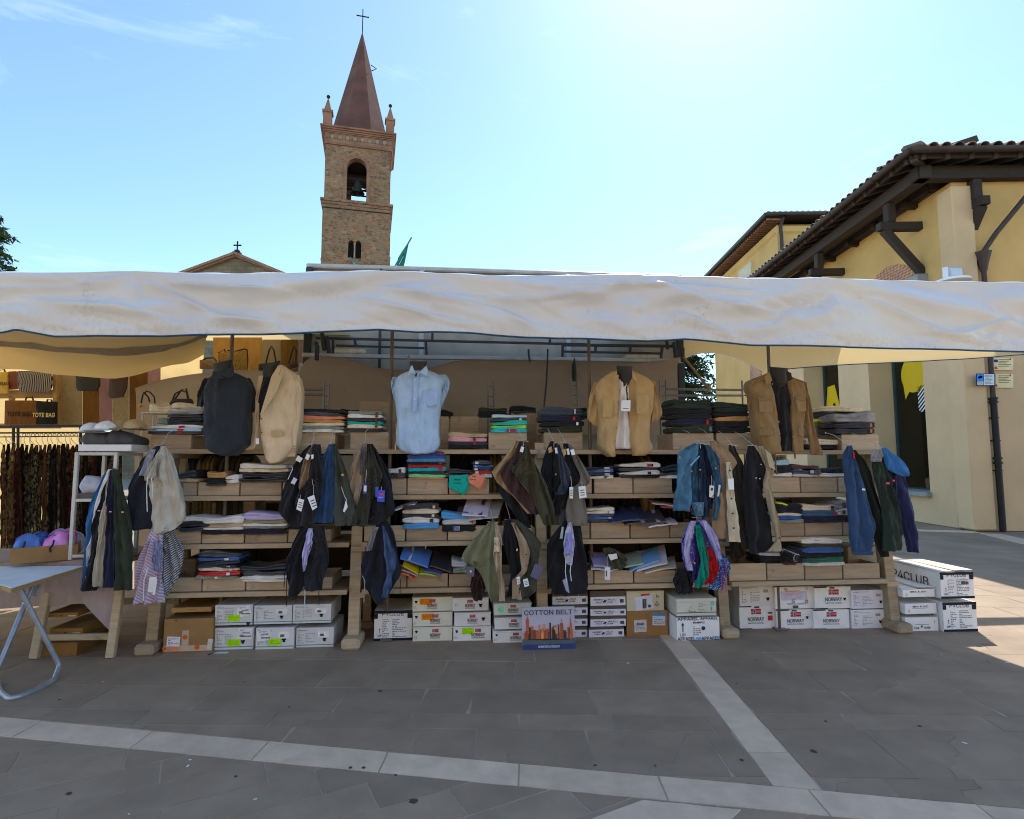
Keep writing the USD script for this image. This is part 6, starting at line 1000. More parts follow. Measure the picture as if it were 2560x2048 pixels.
H('hanging_shorts', 'lilac striped drawstring shorts with pale tags at the left trestle', 'shorts', cA, [(1645, 1292, 1342), (1760, 1238, 1345), (1900, 1172, 1340), (2050, 1118, 1338), (2120, 1110, 1330), (2250, 1112, 1352), (2355, 1098, 1362)], -.16, .12, 'stripe_lilac', (4, .012),
  [('cord', [(1225, 2060), (1195, 2160), (1190, 2330)], -.075, .004, 'cloth_c8c0b8', 'drawstring'), ('flat', [(1240, 2135), (1300, 2130), (1290, 2260), (1225, 2255)], -.08, .002, 'card_c8c0b4', 'price_tag'), ('flat', [(1275, 2150), (1305, 2150), (1285, 2280), (1265, 2280)], -.083, .002, 'card_d0d0d4', 'price_tag'), ('rows', [(1830, 1270, 1330), (1960, 1262, 1338), (2080, 1270, 1325)], -.066, .02, 'cloth_7f86a8', 'waist_lining')])
# trousers right of the blazer
H('hanging_trousers', 'black trousers with white labels, leftmost under the shorts stack', 'trousers', cE, [(1095, 195, 250), (1200, 95, 200), (1350, 22, 130), (1550, -66, 120), (1720, -98, 130), (1870, 40, 110)], -.06, .12, 'cloth_25262b', (3, .012), [('hook', (225, 1085)), ('flat', [(95, 1195), (140, 1225), (112, 1262), (70, 1240)], -.064, .003, 'card_d4d4e4', 'waist_label'), ('flat', [(55, 1400), (88, 1420), (60, 1470), (25, 1455)], -.064, .003, 'card_a8a8bc', 'waist_label'), ('cord', [(35, 1300), (45, 1320), (0, 1420)], -.066, .003, 'ink_d8d8e0', 'piping')])
H('hanging_trousers', 'tan trousers with a dark button between two black pairs', 'trousers', cE, [(1120, 200, 236), (1250, 142, 212), (1400, 108, 202), (1500, 92, 190), (1545, 120, 172)], -.12, .10, 'cloth_85705a', (3, .01), [('flat', [(178, 1178), (208, 1195), (190, 1240), (160, 1225)], -.056, .003, 'card_d4d4e4', 'waist_label'), ('dots', [(152, 1502)], -.06, .006, 'ink_2a2420', 'button')])
H('hanging_trousers', 'black trousers with two white swing tags, right of the tan pair', 'trousers', cE, [(1090, 225, 302), (1250, 212, 312), (1400, 196, 322), (1600, 62, 300), (1800, 70, 250), (1862, 92, 172)], -.15, .12, 'cloth_26272b', (3, .012), swing_tag(cE, [(182, 1590), (245, 1565), (275, 1680), (230, 1712)], -.075, 'd8d8ea', [(225, 1420), (240, 1500), (235, 1580)])+swing_tag(cE, [(100, 1598), (152, 1612), (125, 1722), (78, 1700)], -.075, 'd4d4e8', [(120, 1565), (112, 1602)])+[('flat', [(218, 1190), (240, 1185), (238, 1225), (220, 1232)], -.065, .003, 'card_d4d4e4', 'waist_label')])
H('hanging_trousers', 'mid blue cotton trousers hung left of the first trestle post', 'trousers', cE, [(1090, 380, 420), (1200, 330, 432), (1350, 314, 442), (1550, 282, 442), (1700, 236, 432), (1835, 220, 422)], -.08, .13, 'cloth_35547f', (3, .014), [('hook', (400, 1085))])
H('hanging_jacket', 'grey green jacket with a yellow emblem by the first trestle post', 'jacket', cE, [(1085, 420, 442), (1200, 424, 492), (1350, 428, 545), (1550, 438, 592), (1750, 422, 652), (1858, 440, 582)], -.15, .13, 'cloth_40443e', (3, .012), [('dots', [(512, 1378)], -.07, .010, 'ink_c8a028', 'emblem'), ('cord', [(500, 1490), (530, 1580), (552, 1615)], -.072, .002, 'ink_d0d0d0', 'tag_string'), ('flat', [(545, 1610), (560, 1680), (530, 1730), (515, 1720)], -.074, .002, 'card_c4c4c4', 'price_tag')])
H('hanging_trousers', 'beige trousers with a navy tag hung from the second bay crate', 'trousers', cE, [(1085, 690, 742), (1220, 620, 742), (1350, 574, 728), (1450, 568, 722), (1600, 600, 682), (1700, 618, 662)], -.08, .13, 'cloth_a29280', (3, .013), [('hook', (720, 1080)), ('rows', [(1110, 690, 735), (1250, 672, 725), (1375, 670, 720)], -.066, .02, 'cloth_5a5a5c', 'waist_lining'), ('cord', [(740, 1330), (732, 1400), (728, 1455)], -.085, .0016, 'ink_d8d8d8', 'tag_string'), ('flat', [(705, 1452), (745, 1450), (740, 1560), (702, 1555)], -.09, .002, 'card_3b3f74', 'price_tag'), ('flat', [(712, 1478), (738, 1477), (735, 1535), (710, 1532)], -.093, .001, 'card_b8b8d0', 'tag_print')])
H('hanging_trousers', 'dark olive trousers right of the beige ones, second bay', 'trousers', cE, [(1088, 735, 772), (1250, 735, 832), (1380, 735, 890), (1500, 690, 842), (1700, 642, 762), (1862, 592, 742)], -.14, .12, 'cloth_34362d', (3, .012))
T_, o_ = H('hanging_trousers', 'black trousers with a bright blue tag, under the light blue shirt', 'trousers', cE, [(1088, 765, 795), (1250, 805, 890), (1400, 798, 962), (1600, 742, 985), (1720, 722, 1002), (1850, 622, 840)], -.11, .14, 'cloth_202227', (3, .013), [('cord', [(875, 1490), (872, 1525)], -.085, .0016, 'ink_d8d8d8', 'tag_string'), ('flat', [(838, 1525), (910, 1522), (904, 1632), (836, 1628)], -.09, .003, 'card_3a4aa8', 'price_tag'), ('flat', [(860, 1552), (900, 1550), (898, 1568), (860, 1570)], -.093, .001, 'ink_d0404e', 'tag_print'), ('flat', [(820, 1490), (850, 1490), (838, 1590), (818, 1585)], -.08, .002, 'card_3f4f9c', 'price_tag')])
a, b = on_stall(cE(872, 1592), -.2); lettering(MB(), 'NORWAY', a-o_[0], b-o_[2], .007, .038, -.2035+.11).build('tag_lettering', 'ink_d8d8ea', T_)
# lower: black shorts in the leftmost bay
H('hanging_shorts', 'black swim shorts with pale lining, left half, below the leftmost bay trousers', 'shorts', cD, [(302, 1610, 1742), (450, 1538, 1702), (600, 1478, 1684), (750, 1482, 1664), (860, 1500, 1642), (948, 1502, 1572)], -.08, .13, 'cloth_24252a', (3.5, .013), [('cord', [(1465, 690), (1466, 780), (1463, 860)], -.02, .003, 'ink_1c1c20', 'drawstring'), ('cord', [(1490, 690), (1487, 850), (1485, 1035)], -.02, .003, 'ink_1c1c20', 'drawstring')])
H('swim_lining', 'lilac white lining of the black swim shorts in the leftmost bay', 'shorts', cD, [(305, 1682, 1732), (430, 1660, 1732), (560, 1630, 1692), (655, 1632, 1672), (708, 1640, 1656)], -.15, .06, 'cloth_a9a9de', (4, .006))
H('hanging_shorts', 'black swim shorts with a white drawstring, right half, leftmost bay', 'shorts', cD, [(292, 1722, 1832), (420, 1690, 1852), (560, 1702, 1872), (650, 1672, 1872), (800, 1642, 1822), (892, 1652, 1812)], -.13, .13, 'cloth_27272b', (3.5, .013), [('cord', [(1660, 880), (1657, 1000), (1653, 1130)], -.03, .0035, 'cloth_b8b8d8', 'drawstring'), ('cord', [(1785, 650), (1788, 850), (1790, 1020)], -.075, .003, 'ink_1c1c20', 'drawstring')])
# lower: second bay
H('hanging_shorts', 'navy black shorts on the lower hook of the second bay', 'shorts', cF_, [(372, 410, 470), (500, 332, 540), (650, 282, 570), (800, 232, 602), (900, 240, 602), (1000, 262, 542), (1100, 322, 482), (1162, 372, 442)], -.10, .14, 'cloth_232530', (3, .014), [('hook', (430, 365)), ('cord', [(245, 900), (270, 940), (262, 1150)], -.05, .004, 'cloth_8c8c90', 'drawstring'), ('cord', [(605, 930), (602, 1020), (600, 1090)], -.05, .003, 'ink_1c1c20', 'drawstring')])
H('hanging_jeans', 'dusty blue denim folded among the navy shorts, second bay', 'jeans', cF_, [(432, 425, 452), (600, 448, 512), (700, 450, 562), (790, 470, 572), (900, 478, 524), (1000, 440, 524), (1110, 420, 472)], -.17, .08, 'denim_45587a', (3, .01))
H('hanging_shorts', 'grey edged shorts peeping out left of the navy ones, second bay', 'shorts', cF_, [(442, 345, 402), (560, 308, 360), (665, 278, 330)], -.13, .06, 'cloth_77777a', (3, .006))
# the olive fan between second and third bay
for rows, m, lab, v in (([(1052, 390, 422), (1250, 222, 300), (1360, 105, 202), (1500, 152, 300), (1700, 282, 422), (1880, 420, 482)], '222327', 'black trousers, rearmost in the fan between second and third bay', -.05), ([(1056, 340, 402), (1200, 240, 382), (1350, 110, 282), (1450, 160, 302), (1600, 332, 462), (1740, 440, 522)], '99825f', 'camel beige trousers in the fan between second and third bay', -.10),
        ([(1062, 370, 422), (1200, 302, 422), (1350, 184, 332), (1450, 220, 382), (1600, 342, 502), (1750, 482, 562)], '412f30', 'maroon brown trousers in the fan between second and third bay', -.15)): H('hanging_trousers', lab, 'trousers', cG, rows, v, .10, 'cloth_'+m, (3, .012), [('dots', [(215, 1375)], -.055, .006, 'ink_20181a', 'button')] if m[0] == '4' else [])
H('hanging_trousers', 'olive green trousers, foremost in the fan between second and third bay', 'trousers', cG, [(1052, 410, 442), (1200, 400, 482), (1330, 290, 552), (1400, 350, 592), (1550, 470, 652), (1700, 532, 702), (1850, 602, 702)], -.20, .13, 'cloth_3e3c2b', (2.6, .014), [('hook', (405, 1050)), ('flat', [(388, 1110), (415, 1118), (402, 1168), (372, 1160)], -.07, .002, 'card_d8d8dc', 'waist_label'), ('dots', [(305, 1360)], -.07, .006, 'ink_26241c', 'button')])
for rows, m, lab, v, ex in (([(1062, 660, 692), (1200, 602, 692), (1350, 570, 692), (1500, 640, 722), (1750, 702, 762)], 'cloth_23262f', 'navy black jeans at the left of the tight row, third bay', -.06, [('hook', (690, 1065)), ('flat', [(640, 1125), (672, 1110), (680, 1160), (645, 1175)], -.055, .003, 'leather_b08a5a', 'leather_patch')]), ([(1082, 700, 732), (1250, 690, 762), (1330, 690, 772), (1450, 690, 782), (1610, 700, 800)], 'denim_2c3633', 'dark green jeans in the tight row, third bay', -.11, [('flat', [(700, 1125), (725, 1122), (730, 1175), (708, 1178)], -.055, .003, 'card_d0d0d0', 'waist_label'), ('dots', [(710, 1373)], -.056, .007, 'metal_8a8a80', 'button')]),
        ([(1092, 715, 747), (1250, 740, 802), (1350, 750, 852), (1450, 760, 842), (1560, 700, 802)], 'denim_3c4454', 'slate blue jeans with white tags in the tight row, third bay', -.15, swing_tag(cG, [(838, 1492), (874, 1490), (872, 1600), (840, 1598)], -.07, 'd0d0d0', [(852, 1390), (855, 1450), (855, 1492)])), ([(1082, 780, 832), (1250, 800, 932), (1400, 842, 986), (1500, 822, 902), (1700, 760, 852)], 'cloth_212227', 'black trousers right of the tight row, third bay', -.12, [('hook', (800, 1070)), ('flat', [(775, 1140), (800, 1132), (808, 1185), (782, 1200)], -.056, .003, 'leather_b08a5a', 'leather_patch'), ('flat', [(810, 1135), (832, 1130), (842, 1185), (822, 1192)], -.058, .003, 'card_d0d0d0', 'waist_label')]),
        ([(1092, 822, 852), (1250, 882, 952), (1400, 942, 1036), (1450, 930, 1032), (1520, 850, 962), (1700, 802, 1002), (1855, 822, 1012)], 'cloth_67625b', 'grey brown trousers with white tags, third bay', -.17, swing_tag(cG, [(922, 1488), (988, 1480), (1000, 1588), (932, 1600)], -.075, 'd4d4d6', [(955, 1440), (957, 1485)])+[('flat', [(845, 1145), (878, 1135), (895, 1185), (862, 1195)], -.062, .003, 'card_c8c8cc', 'waist_label')])): H('hanging_jeans', lab, 'trousers', cG, rows, v, .09, m, (4, .009), ex)
H('hanging_trousers', 'grey trouser leg hanging behind the olive fan, third bay', 'trousers', cG, [(1500, 620, 800), (1650, 660, 820), (1850, 690, 800)], -.04, .1, 'cloth_55585a', (4, .012))
# lower: sage trousers and neighbours
H('hanging_trousers', 'maroon trousers hanging behind the sage ones, second bay', 'trousers', cF_, [(830, 1290, 1392), (1000, 1258, 1402), (1132, 1288, 1372)], -.03, .10, 'cloth_3c2b2d', (4, .012))
H('hanging_trousers', 'sage green trousers with a dark grey tag, second bay lower hook', 'trousers', cF_, [(392, 1440, 1492), (520, 1322, 1502), (650, 1212, 1492), (740, 1174, 1482), (850, 1332, 1502), (1000, 1402, 1562), (1142, 1452, 1522)], -.14, .13, 'cloth_70735a', (3, .014), [('hook', (1472, 385)), ('dots', [(1192, 735), (1495, 715)], -.075, .007, 'metal_8a8a70', 'button'), ('flat', [(1228, 810), (1300, 812), (1294, 908), (1222, 902)], -.03, .003, 'card_4c4c54', 'price_tag'), ('flat', [(1255, 850), (1272, 850), (1272, 866), (1255, 866)], -.034, .001, 'ink_c8c8c8', 'tag_print')])
H('hanging_trousers', 'beige trousers with a metal button squeezed beside the sage ones', 'trousers', cF_, [(402, 1480, 1512), (550, 1498, 1552), (690, 1474, 1556), (850, 1500, 1552), (1000, 1532, 1586), (1142, 1530, 1582)], -.21, .08, 'cloth_a69880', (4, .008), [('rows', [(540, 1482, 1530), (680, 1478, 1545)], -.046, .012, 'cloth_bdb29c', 'waistband')])
H('hanging_trousers', 'black trousers left of the grey olive ones, second bay lower hook', 'trousers', cF_, [(372, 1590, 1642), (550, 1558, 1702), (700, 1600, 1732), (900, 1640, 1742), (1102, 1600, 1662)], -.12, .12, 'cloth_232429', (3, .012), [('hook', (1632, 365)), ('flat', [(1690, 650), (1702, 640), (1702, 665), (1692, 668)], -.065, .002, 'card_d8d8d8', 'waist_label')])
H('hanging_trousers', 'stone beige trousers showing their waist opening, second bay lower hook', 'trousers', cF_, [(402, 1640, 1672), (550, 1702, 1772), (650, 1722, 1822), (750, 1730, 1812), (850, 1740, 1792), (950, 1652, 1722), (1122, 1652, 1742)], -.18, .09, 'cloth_9a8a76', (3, .01), [('dots', [(1785, 700)], -.05, .006, 'ink_3a342c', 'button')])
H('hanging_trousers', 'grey olive trousers with navy booklet tag, right at the third trestle', 'trousers', cF_, [(372, 1640, 1702), (500, 1702, 1852), (600, 1780, 1926), (750, 1790, 1902), (900, 1740, 1892), (1050, 1702, 1882), (1112, 1732, 1802)], -.16, .12, 'cloth_3e4036', (3, .012), [('flat', [(1868, 782), (1945, 822), (1892, 940), (1820, 900)], -.075, .004, 'card_4d4c62', 'price_tag')]+swing_tag(cF_, [(1752, 935), (1796, 922), (1812, 992), (1768, 1005)], -.08, 'c8c8d4')+swing_tag(cF_, [(1692, 912), (1722, 904), (1728, 968), (1700, 985)], -.08, 'c8c8d4'))
# third bay lower: black with white trunks
H('hanging_trousers', 'black trousers hanging behind white trunks, third bay', 'trousers', cH, [(385, 420, 562), (600, 262, 602), (800, 252, 632), (1000, 282, 642), (1082, 332, 622)], -.08, .14, 'cloth_212226', (3.5, .014), [('flat', [(392, 440), (410, 440), (400, 552), (372, 550)], -.075, .002, 'card_9aa8a8', 'price_tag'), ('dots', [(548, 1078)], -.07, .004, 'metal_8a8a90', 'cord_end')])
H('swim_shorts', 'lilac white swim trunks with long white drawstrings, third bay', 'shorts', cH, [(396, 456, 482), (480, 430, 502), (600, 410, 516), (700, 412, 506), (760, 430, 492), (802, 452, 486)], -.19, .07, 'cloth_b6b8ee', (4, .006), [('cord', [(430, 750), (425, 860), (437, 965)], -.045, .004, 'cloth_c0c2ec', 'drawstring'), ('cord', [(478, 780), (470, 860), (482, 948)], -.045, .004, 'cloth_c0c2ec', 'drawstring'), ('rows', [(500, 432, 480), (600, 424, 490), (700, 428, 480)], -.036, .012, 'cloth_8f92d2', 'waist_lining'), ('flat', [(398, 940), (440, 920), (464, 1062), (432, 1040)], -.04, .003, 'cloth_9a9ab0', 'mesh_pocket')])
# swim shorts bunch
for i, (rows, m, lab, v, f) in enumerate((([(842, 1480, 1622), (950, 1440, 1622), (1072, 1490, 1612)], 'cloth_202126', 'black swim shorts at the bottom left of the bright bunch', -.05, 4), ([(380, 1640, 1672), (450, 1560, 1652), (600, 1514, 1652), (750, 1530, 1642), (852, 1570, 1632)], 'print_purple', 'purple patterned swim shorts, leftmost in the bright bunch', -.10, 4), ([(385, 1602, 1652), (500, 1560, 1622), (700, 1540, 1592), (852, 1582, 1622)], 'cloth_b4aede', 'pale lilac lining of the leftmost bright swim shorts', -.16, 4),
        ([(402, 1640, 1672), (600, 1640, 1702), (800, 1650, 1702), (952, 1602, 1692)], 'cloth_372f70', 'deep violet swim shorts in the bright bunch', -.12, 4), ([(372, 1662, 1742), (500, 1702, 1792), (650, 1770, 1852), (742, 1790, 1842)], 'print_purple', 'purple patterned swim shorts, right half of the bright bunch', -.11, 4), ([(382, 1680, 1742), (500, 1752, 1832), (650, 1822, 1882), (742, 1850, 1902)], 'cloth_a4a2dc', 'pale lilac waist lining at the right of the bright bunch', -.16, 4),
        ([(640, 1740, 1792), (740, 1760, 1842), (850, 1750, 1872), (982, 1720, 1802)], 'cloth_b41f25', 'red swim shorts in the bright bunch', -.14, 4), ([(700, 1860, 1922), (800, 1850, 1976), (900, 1800, 1952), (1032, 1770, 1892)], 'dots_blue', 'blue dotted swim shorts with pink cords, lower right of the bunch', -.09, 4), ([(420, 1650, 1692), (600, 1660, 1732), (750, 1700, 1772), (900, 1672, 1772), (1012, 1636, 1702)], 'cloth_128070', 'sea green swim shorts in the middle of the bright bunch', -.18, 4))):
    H('swim_shorts', lab, 'shorts', cH, rows, v, .08, m, (f, .010), ([('cord', [(1890, 850), (1892, 960), (1885, 1070)], -.06, .003, 'ink_c8286a', 'drawstring'), ('cord', [(1925, 750), (1932, 880), (1930, 1020)], -.06, .003, 'ink_c8286a', 'drawstring')] if i == 7 else [('hook', (1658, 345))] if i == 1 else []))
# jeans
for rows, m, lab, v, ex in (([(1012, 390, 432), (1150, 340, 422), (1250, 314, 402), (1400, 290, 422), (1550, 340, 452), (1685, 340, 452)], '3a5c77', 'mid blue jeans second in the hanging jeans bunch', -.13, [('dots', [(332, 1268)], -.05, .007, 'metal_a08a60', 'button')]), ([(1012, 422, 452), (1200, 400, 462), (1300, 400, 482), (1500, 400, 502), (1702, 430, 502)], '2b3a50', 'dark blue jeans third in the hanging jeans bunch', -.15, [('dots', [(415, 1255)], -.05, .007, 'metal_a08a60', 'button')]), ([(1022, 440, 472), (1200, 460, 532), (1400, 480, 562), (1622, 470, 532)], '262b3a', 'darkest jeans with a red marked tag in the bunch', -.14, [('flat', [(502, 1402), (545, 1405), (540, 1516), (498, 1510)], -.06, .002, 'card_b8b4b4', 'price_tag'), ('cord', [(520, 1310), (520, 1405)], -.055, .0016, 'ink_d0d0d0', 'tag_string'), ('flat', [(515, 1425), (535, 1425), (533, 1450), (514, 1450)], -.063, .001, 'ink_4a4a4c', 'tag_print'), ('flat', [(525, 1505), (540, 1485), (540, 1500), (534, 1510)], -.063, .001, 'ink_b03a3a', 'tag_print')]),
        ([(1022, 460, 502), (1150, 500, 592), (1250, 530, 612), (1450, 548, 624), (1600, 558, 602), (1722, 540, 572)], '35566f', 'blue jeans rightmost in the hanging jeans bunch', -.17, [('dots', [(560, 1242)], -.05, .007, 'metal_a08a60', 'button'), ('flat', [(588, 1395), (606, 1400), (590, 1500), (575, 1508)], -.05, .003, 'card_b0a8a8', 'side_label')]), ([(1002, 370, 412), (1100, 210, 402), (1250, 205, 332), (1400, 200, 332), (1550, 170, 332), (1642, 158, 312)], '476f8b', 'light blue jeans, leftmost in the hanging jeans bunch', -.18, [('hook', (415, 1000)), ('dots', [(222, 1140)], -.065, .007, 'metal_a08a60', 'button'), ('flat', [(318, 1210), (405, 1120), (412, 1130), (326, 1222)], -.06, .004, 'denim_6a9ab8', 'faded_seam')])): H('hanging_jeans', lab, 'jeans', cI, rows, v, .10, 'denim_'+m, (3.4, .013), ex)
H('hanging_jeans', 'rolled denim cuff hanging below the jeans bunch', 'jeans', cI, [(1560, 330, 450), (1640, 360, 450), (1690, 370, 440)], -.2, .05, 'denim_5a7a92', (4, .006))
# shirts right of the jeans
B3 = 1350
H('hanging_shirt', 'dark brown shirt lining between camel and black shirts, rightmost bay', 'shirt', cI, [(1022, 690, 742), (1200, 702, 822), (1500, 742, 842), (1800, 762, 842), (2002, 812, 902)], -.06, .12, 'cloth_33322b', (3, .012), [('hook', (712, 1015))])
H('hanging_shirt', 'black shirt lower hem behind the cream placket', 'shirt', cI, [(1900, 690, 800), (1980, 700, 830), (2090, 710, 830)], -.03, .12, 'cloth_26241f', (4, .012))
H('hanging_shirt', 'camel overshirt hung sideways, left of the cream placket', 'shirt', cI, [(985, 515, 592), (1080, 520, 692), (1190, 542, 762), (1300, 602, 702), (1500, 580, 702), (1700, 542, 702), (1898, 515, 697)], -.12, .13, 'cloth_8d7960', (3, .013), [('hook', (550, 985)), ('flat', [(672, 1340), (728, 1335), (732, 1440), (682, 1442)], -.10, .002, 'card_d4d4da', 'price_tag'), ('cord', [(700, 1190), (682, 1280), (700, 1340)], -.1, .0018, 'ink_26262a', 'tag_string')])
H('hanging_shirt', 'cream shirt front with three dark buttons, right of the camel overshirt', 'shirt', cI, [(1182, 660, 702), (1300, 668, 722), (1500, 668, 746), (1700, 678, 772), (1932, 690, 797)], -.18, .07, 'cloth_bdb49e', (3, .006), [('dots', [(692, 1262), (708, 1525), (718, 1665), (728, 1802)], -.04, .008, 'ink_3a3228', 'button')])
H('hanging_shirt', 'black shirt hung open with small studs, left of the khaki one', 'shirt', cI, [(1032, 870, 922), (1150, 850, 1032), (1240, 832, 1052), (1500, 830, 1012), (1800, 850, 1092), (1952, 880, 1102), (2042, 900, 1022)], -.13, .14, 'cloth_222327', (3, .014), [('hook', (905, 1020)), ('dots', [(985, 1205), (938, 1332), (972, 1338)], -.075, .005, 'metal_b8b8bc', 'stud')])
H('hanging_shirt', 'khaki shirt edge hanging right of the black one', 'shirt', cI, [(1032, 930, 1002), (1150, 1000, 1062), (1250, 1040, 1112), (1400, 1010, 1082), (1700, 1080, 1152), (1902, 1130, 1187), (2022, 1050, 1182)], -.17, .09, 'cloth_988a72', (3, .01), [('dots', [(1088, 1250), (1155, 1895)], -.05, .007, 'ink_3a342c', 'button'), ('flat', [(1022, 1060), (1080, 1110), (1120, 1260), (1062, 1230)], -.055, .006, 'cloth_a09278', 'collar')])
# right end sweatshirts
H('hanging_sweatshirt', 'blue sweatshirt with a small patch, left one at the right end of the stall', 'sweatshirt', cK, [(945, 215, 252), (1050, 174, 272), (1150, 186, 302), (1300, 204, 352), (1500, 220, 412), (1625, 228, 474), (1760, 245, 430), (1880, 262, 412)], -.14, .15, 'cloth_2f4769', (2.6, .012), [('hook', (225, 945)), ('flat', [(330, 1315), (356, 1318), (354, 1334), (328, 1330)], -.08, .003, 'card_c8c8d8', 'patch'), ('flat', [(240, 1860), (425, 1860), (420, 1890), (262, 1890)], -.07, .012, 'knit_2a405f', 'cuff')])
H('hanging_sweatshirt', 'black sweatshirt with red neck tape between blue and green ones', 'sweatshirt', cK, [(985, 240, 282), (1100, 270, 362), (1300, 340, 442), (1500, 400, 502), (1700, 430, 542), (1905, 498, 562)], -.10, .12, 'cloth_1f2522', (3, .012), [('flat', [(248, 985), (262, 1010), (268, 1060), (252, 1050)], -.07, .004, 'ink_b0282c', 'neck_tape')])
H('hanging_sweatshirt', 'navy sweatshirt rightmost at the right end of the stall', 'sweatshirt', cK, [(1130, 540, 692), (1300, 600, 732), (1500, 650, 782), (1700, 700, 812), (1872, 740, 822)], -.11, .15, 'cloth_25294a', (2.6, .012), [('flat', [(585, 1240), (612, 1242), (610, 1256), (584, 1254)], -.085, .003, 'ink_c84a5a', 'patch')])
H('hanging_sweatshirt', 'dark green sweatshirt with a red patch at the right end of the stall', 'sweatshirt', cK, [(1045, 440, 540), (1150, 440, 562), (1300, 470, 602), (1500, 518, 652), (1700, 530, 692), (1856, 525, 682)], -.17, .16, 'cloth_27332b', (2.6, .012), [('flat', [(540, 1262), (566, 1264), (564, 1280), (538, 1278)], -.09, .003, 'ink_c84a5a', 'patch'), ('rows', [(978, 430, 502), (1040, 408, 515), (1088, 425, 500)], -.07, .05, 'knit_8e9092', 'hood_lining'), ('hook', (480, 950))])
H('hanging_sleeve', 'bright blue sweatshirt sleeve folded over the navy sweatshirt', 'sweatshirt', cK, [(962, 500, 532), (1050, 520, 652), (1150, 560, 740), (1212, 690, 727)], -.21, .09, 'cloth_2f6096', (2, .006))
# ================================================================ busts and what they wear
def bust(label, crop, neck, tilt=0.0, v=.06):
    """a black bust: neck stump with a slanted cap, shoulders under the clothes, a pole down to the board"""
    (xa, ya), (xb, yb) = neck; u0, zt_ = on_stall(crop((xa+xb)/2, ya), v); _, zb = on_stall(crop((xa+xb)/2, yb), v); ua, _ = on_stall(crop(xa, ya), v); ub, _ = on_stall(crop(xb, ya), v); r = (ub-ua)/2
    t = sthing('dress_form', label, 'bust', u0, v, 1.2); m = MB(); P = []; n = 24; rings = []
    for z, rr in ((zb-.40-1.2, r*.4), (zb-.07-1.2, r*.6), (zb-.03-1.2, r*1.02), (zb+.03-1.2, r*1.0), (zt_-.03-1.2, r*.98), (zt_-.004-1.2, r*1.06), (zt_+.004-1.2, r*1.04)):
        for a in np.linspace(0, 2*np.pi, n, endpoint=False): P.append((rr*math.cos(a), rr*math.sin(a), z+(tilt*rr*math.cos(a)-.22*rr*math.sin(a)*-1 if z > zt_-1.24 else 0)))
        rings.append(z)
    k = len(rings); P.append((0, 0, rings[-1]+.003)); P.append((0, 0, rings[0])); F = [(i*n+j, i*n+(j+1) % n, (i+1)*n+(j+1) % n, (i+1)*n+j) for i in range(k-1) for j in range(n)]
    F = np.array(F); F = np.vstack([F[:, [0, 1, 2]], F[:, [0, 2, 3]], [(k*n, (k-1)*n+j, (k-1)*n+(j+1) % n) for j in range(n)], [(k*n+1, (j+1) % n, j) for j in range(n)]])
    MB().add((np.array(P), F)).build('torso', 'paint_2b2c2f', t, 40); MB().tube([(0, .0, zb-1.2-.35), (0, .15, zb-1.2-.42), (0, .20, .5), (0, .20, .45)], .014, 8).build('pole', 'rail_dark', t, 40); MB().box((0, .22, .448), (.16, .16, .02), bev=.005).build('base', 'rail_dark', t)
def worn(name, label, cat, crop, body, v, t, mat, ex=(), f=(2.2, .007), cr=.012, sl=()):
    r0 = min(body); u0, z0 = on_stall(crop((r0[1]+r0[2])/2, r0[0]), v); o = (u0, v, z0); T = sthing(name, label, cat, u0, v, z0)
    P, F = drape_mesh(crop, body, v, t, f, sd(), 40, .5, crumple=cr*1.5, thin=1.0); MB().add((P-np.array(o), F)).build('body', mat, T, 50)
    for rows, dv, tt in sl: P, F = drape_mesh(crop, rows, v+dv+.01, tt, (3, .008), sd(), 20, .6, crumple=.016); MB().add((P-np.array(o), F)).build('sleeve', mat, T, 50)
    for e in ex:
        if e[0] == 'flat': front_poly(o, crop, e[1], v+e[2], e[3], e[5], e[4], T)
        elif e[0] == 'rows': P, F = drape_mesh(crop, e[1], v+e[2], e[3], f, sd(), 26, .7, crumple=cr*.7); MB().add((P-np.array(o), F)).build(e[5], e[4], T, True)
        elif e[0] == 'dots':
            for p in e[1]: a, b = on_stall(crop(*p), v+e[2]); MB().add(trimesh.creation.cylinder(e[3], .005, sections=10), _T((a-o[0], v+e[2]-o[1], b-o[2])) @ UP).build(e[5], e[4], T, 40)
        elif e[0] == 'cord': MB().tube([(a-o[0], v+e[2]-o[1], b-o[2]) for a, b in (on_stall(crop(*p), v+e[2]) for p in e[1])], e[3], 6).build(e[5], e[4], T, True)
        elif e[0] == 'coll':                                        # a collar leaf: a folded strip standing off the neck
            pts = [on_stall(crop(*p), v+e[2]) for p in e[1]]; n = len(pts); V = np.array([(a-o[0], v+e[2]-o[1]-d, b-o[2]) for (a, b), d in zip(pts, e[6])]+[(a-o[0], v+e[2]-o[1]-d+.012, b-o[2]) for (a, b), d in zip(pts, e[6])])
            Fc = [(0, i+1, i) for i in range(1, n-1)]+[(n, n+i, n+i+1) for i in range(1, n-1)]; sd_ = np.array([(i, (i+1) % n, n+(i+1) % n, n+i) for i in range(n)]); MB().add((V, np.vstack([Fc, sd_[:, [0, 1, 2]], sd_[:, [0, 2, 3]]]))).build(e[5], e[4], T)
    return T, o
bust('black bust under the dark polo shirt', cC, ((806, 172), (968, 268)), .25); bust('black bust under the beige blazer', cC, ((1272, 185), (1418, 270)), .35, .10); bust('black bust under the light blue shirt', cE, ((1142, 318), (1298, 420)))
bust('black bust under the tan overshirt', cG, ((1285, 362), (1425, 450))); bust('black bust under the brown field jacket', cI, ((1070, 300), (1222, 420)), -.05, .08)
Cd = 'cloth_2a2e33'
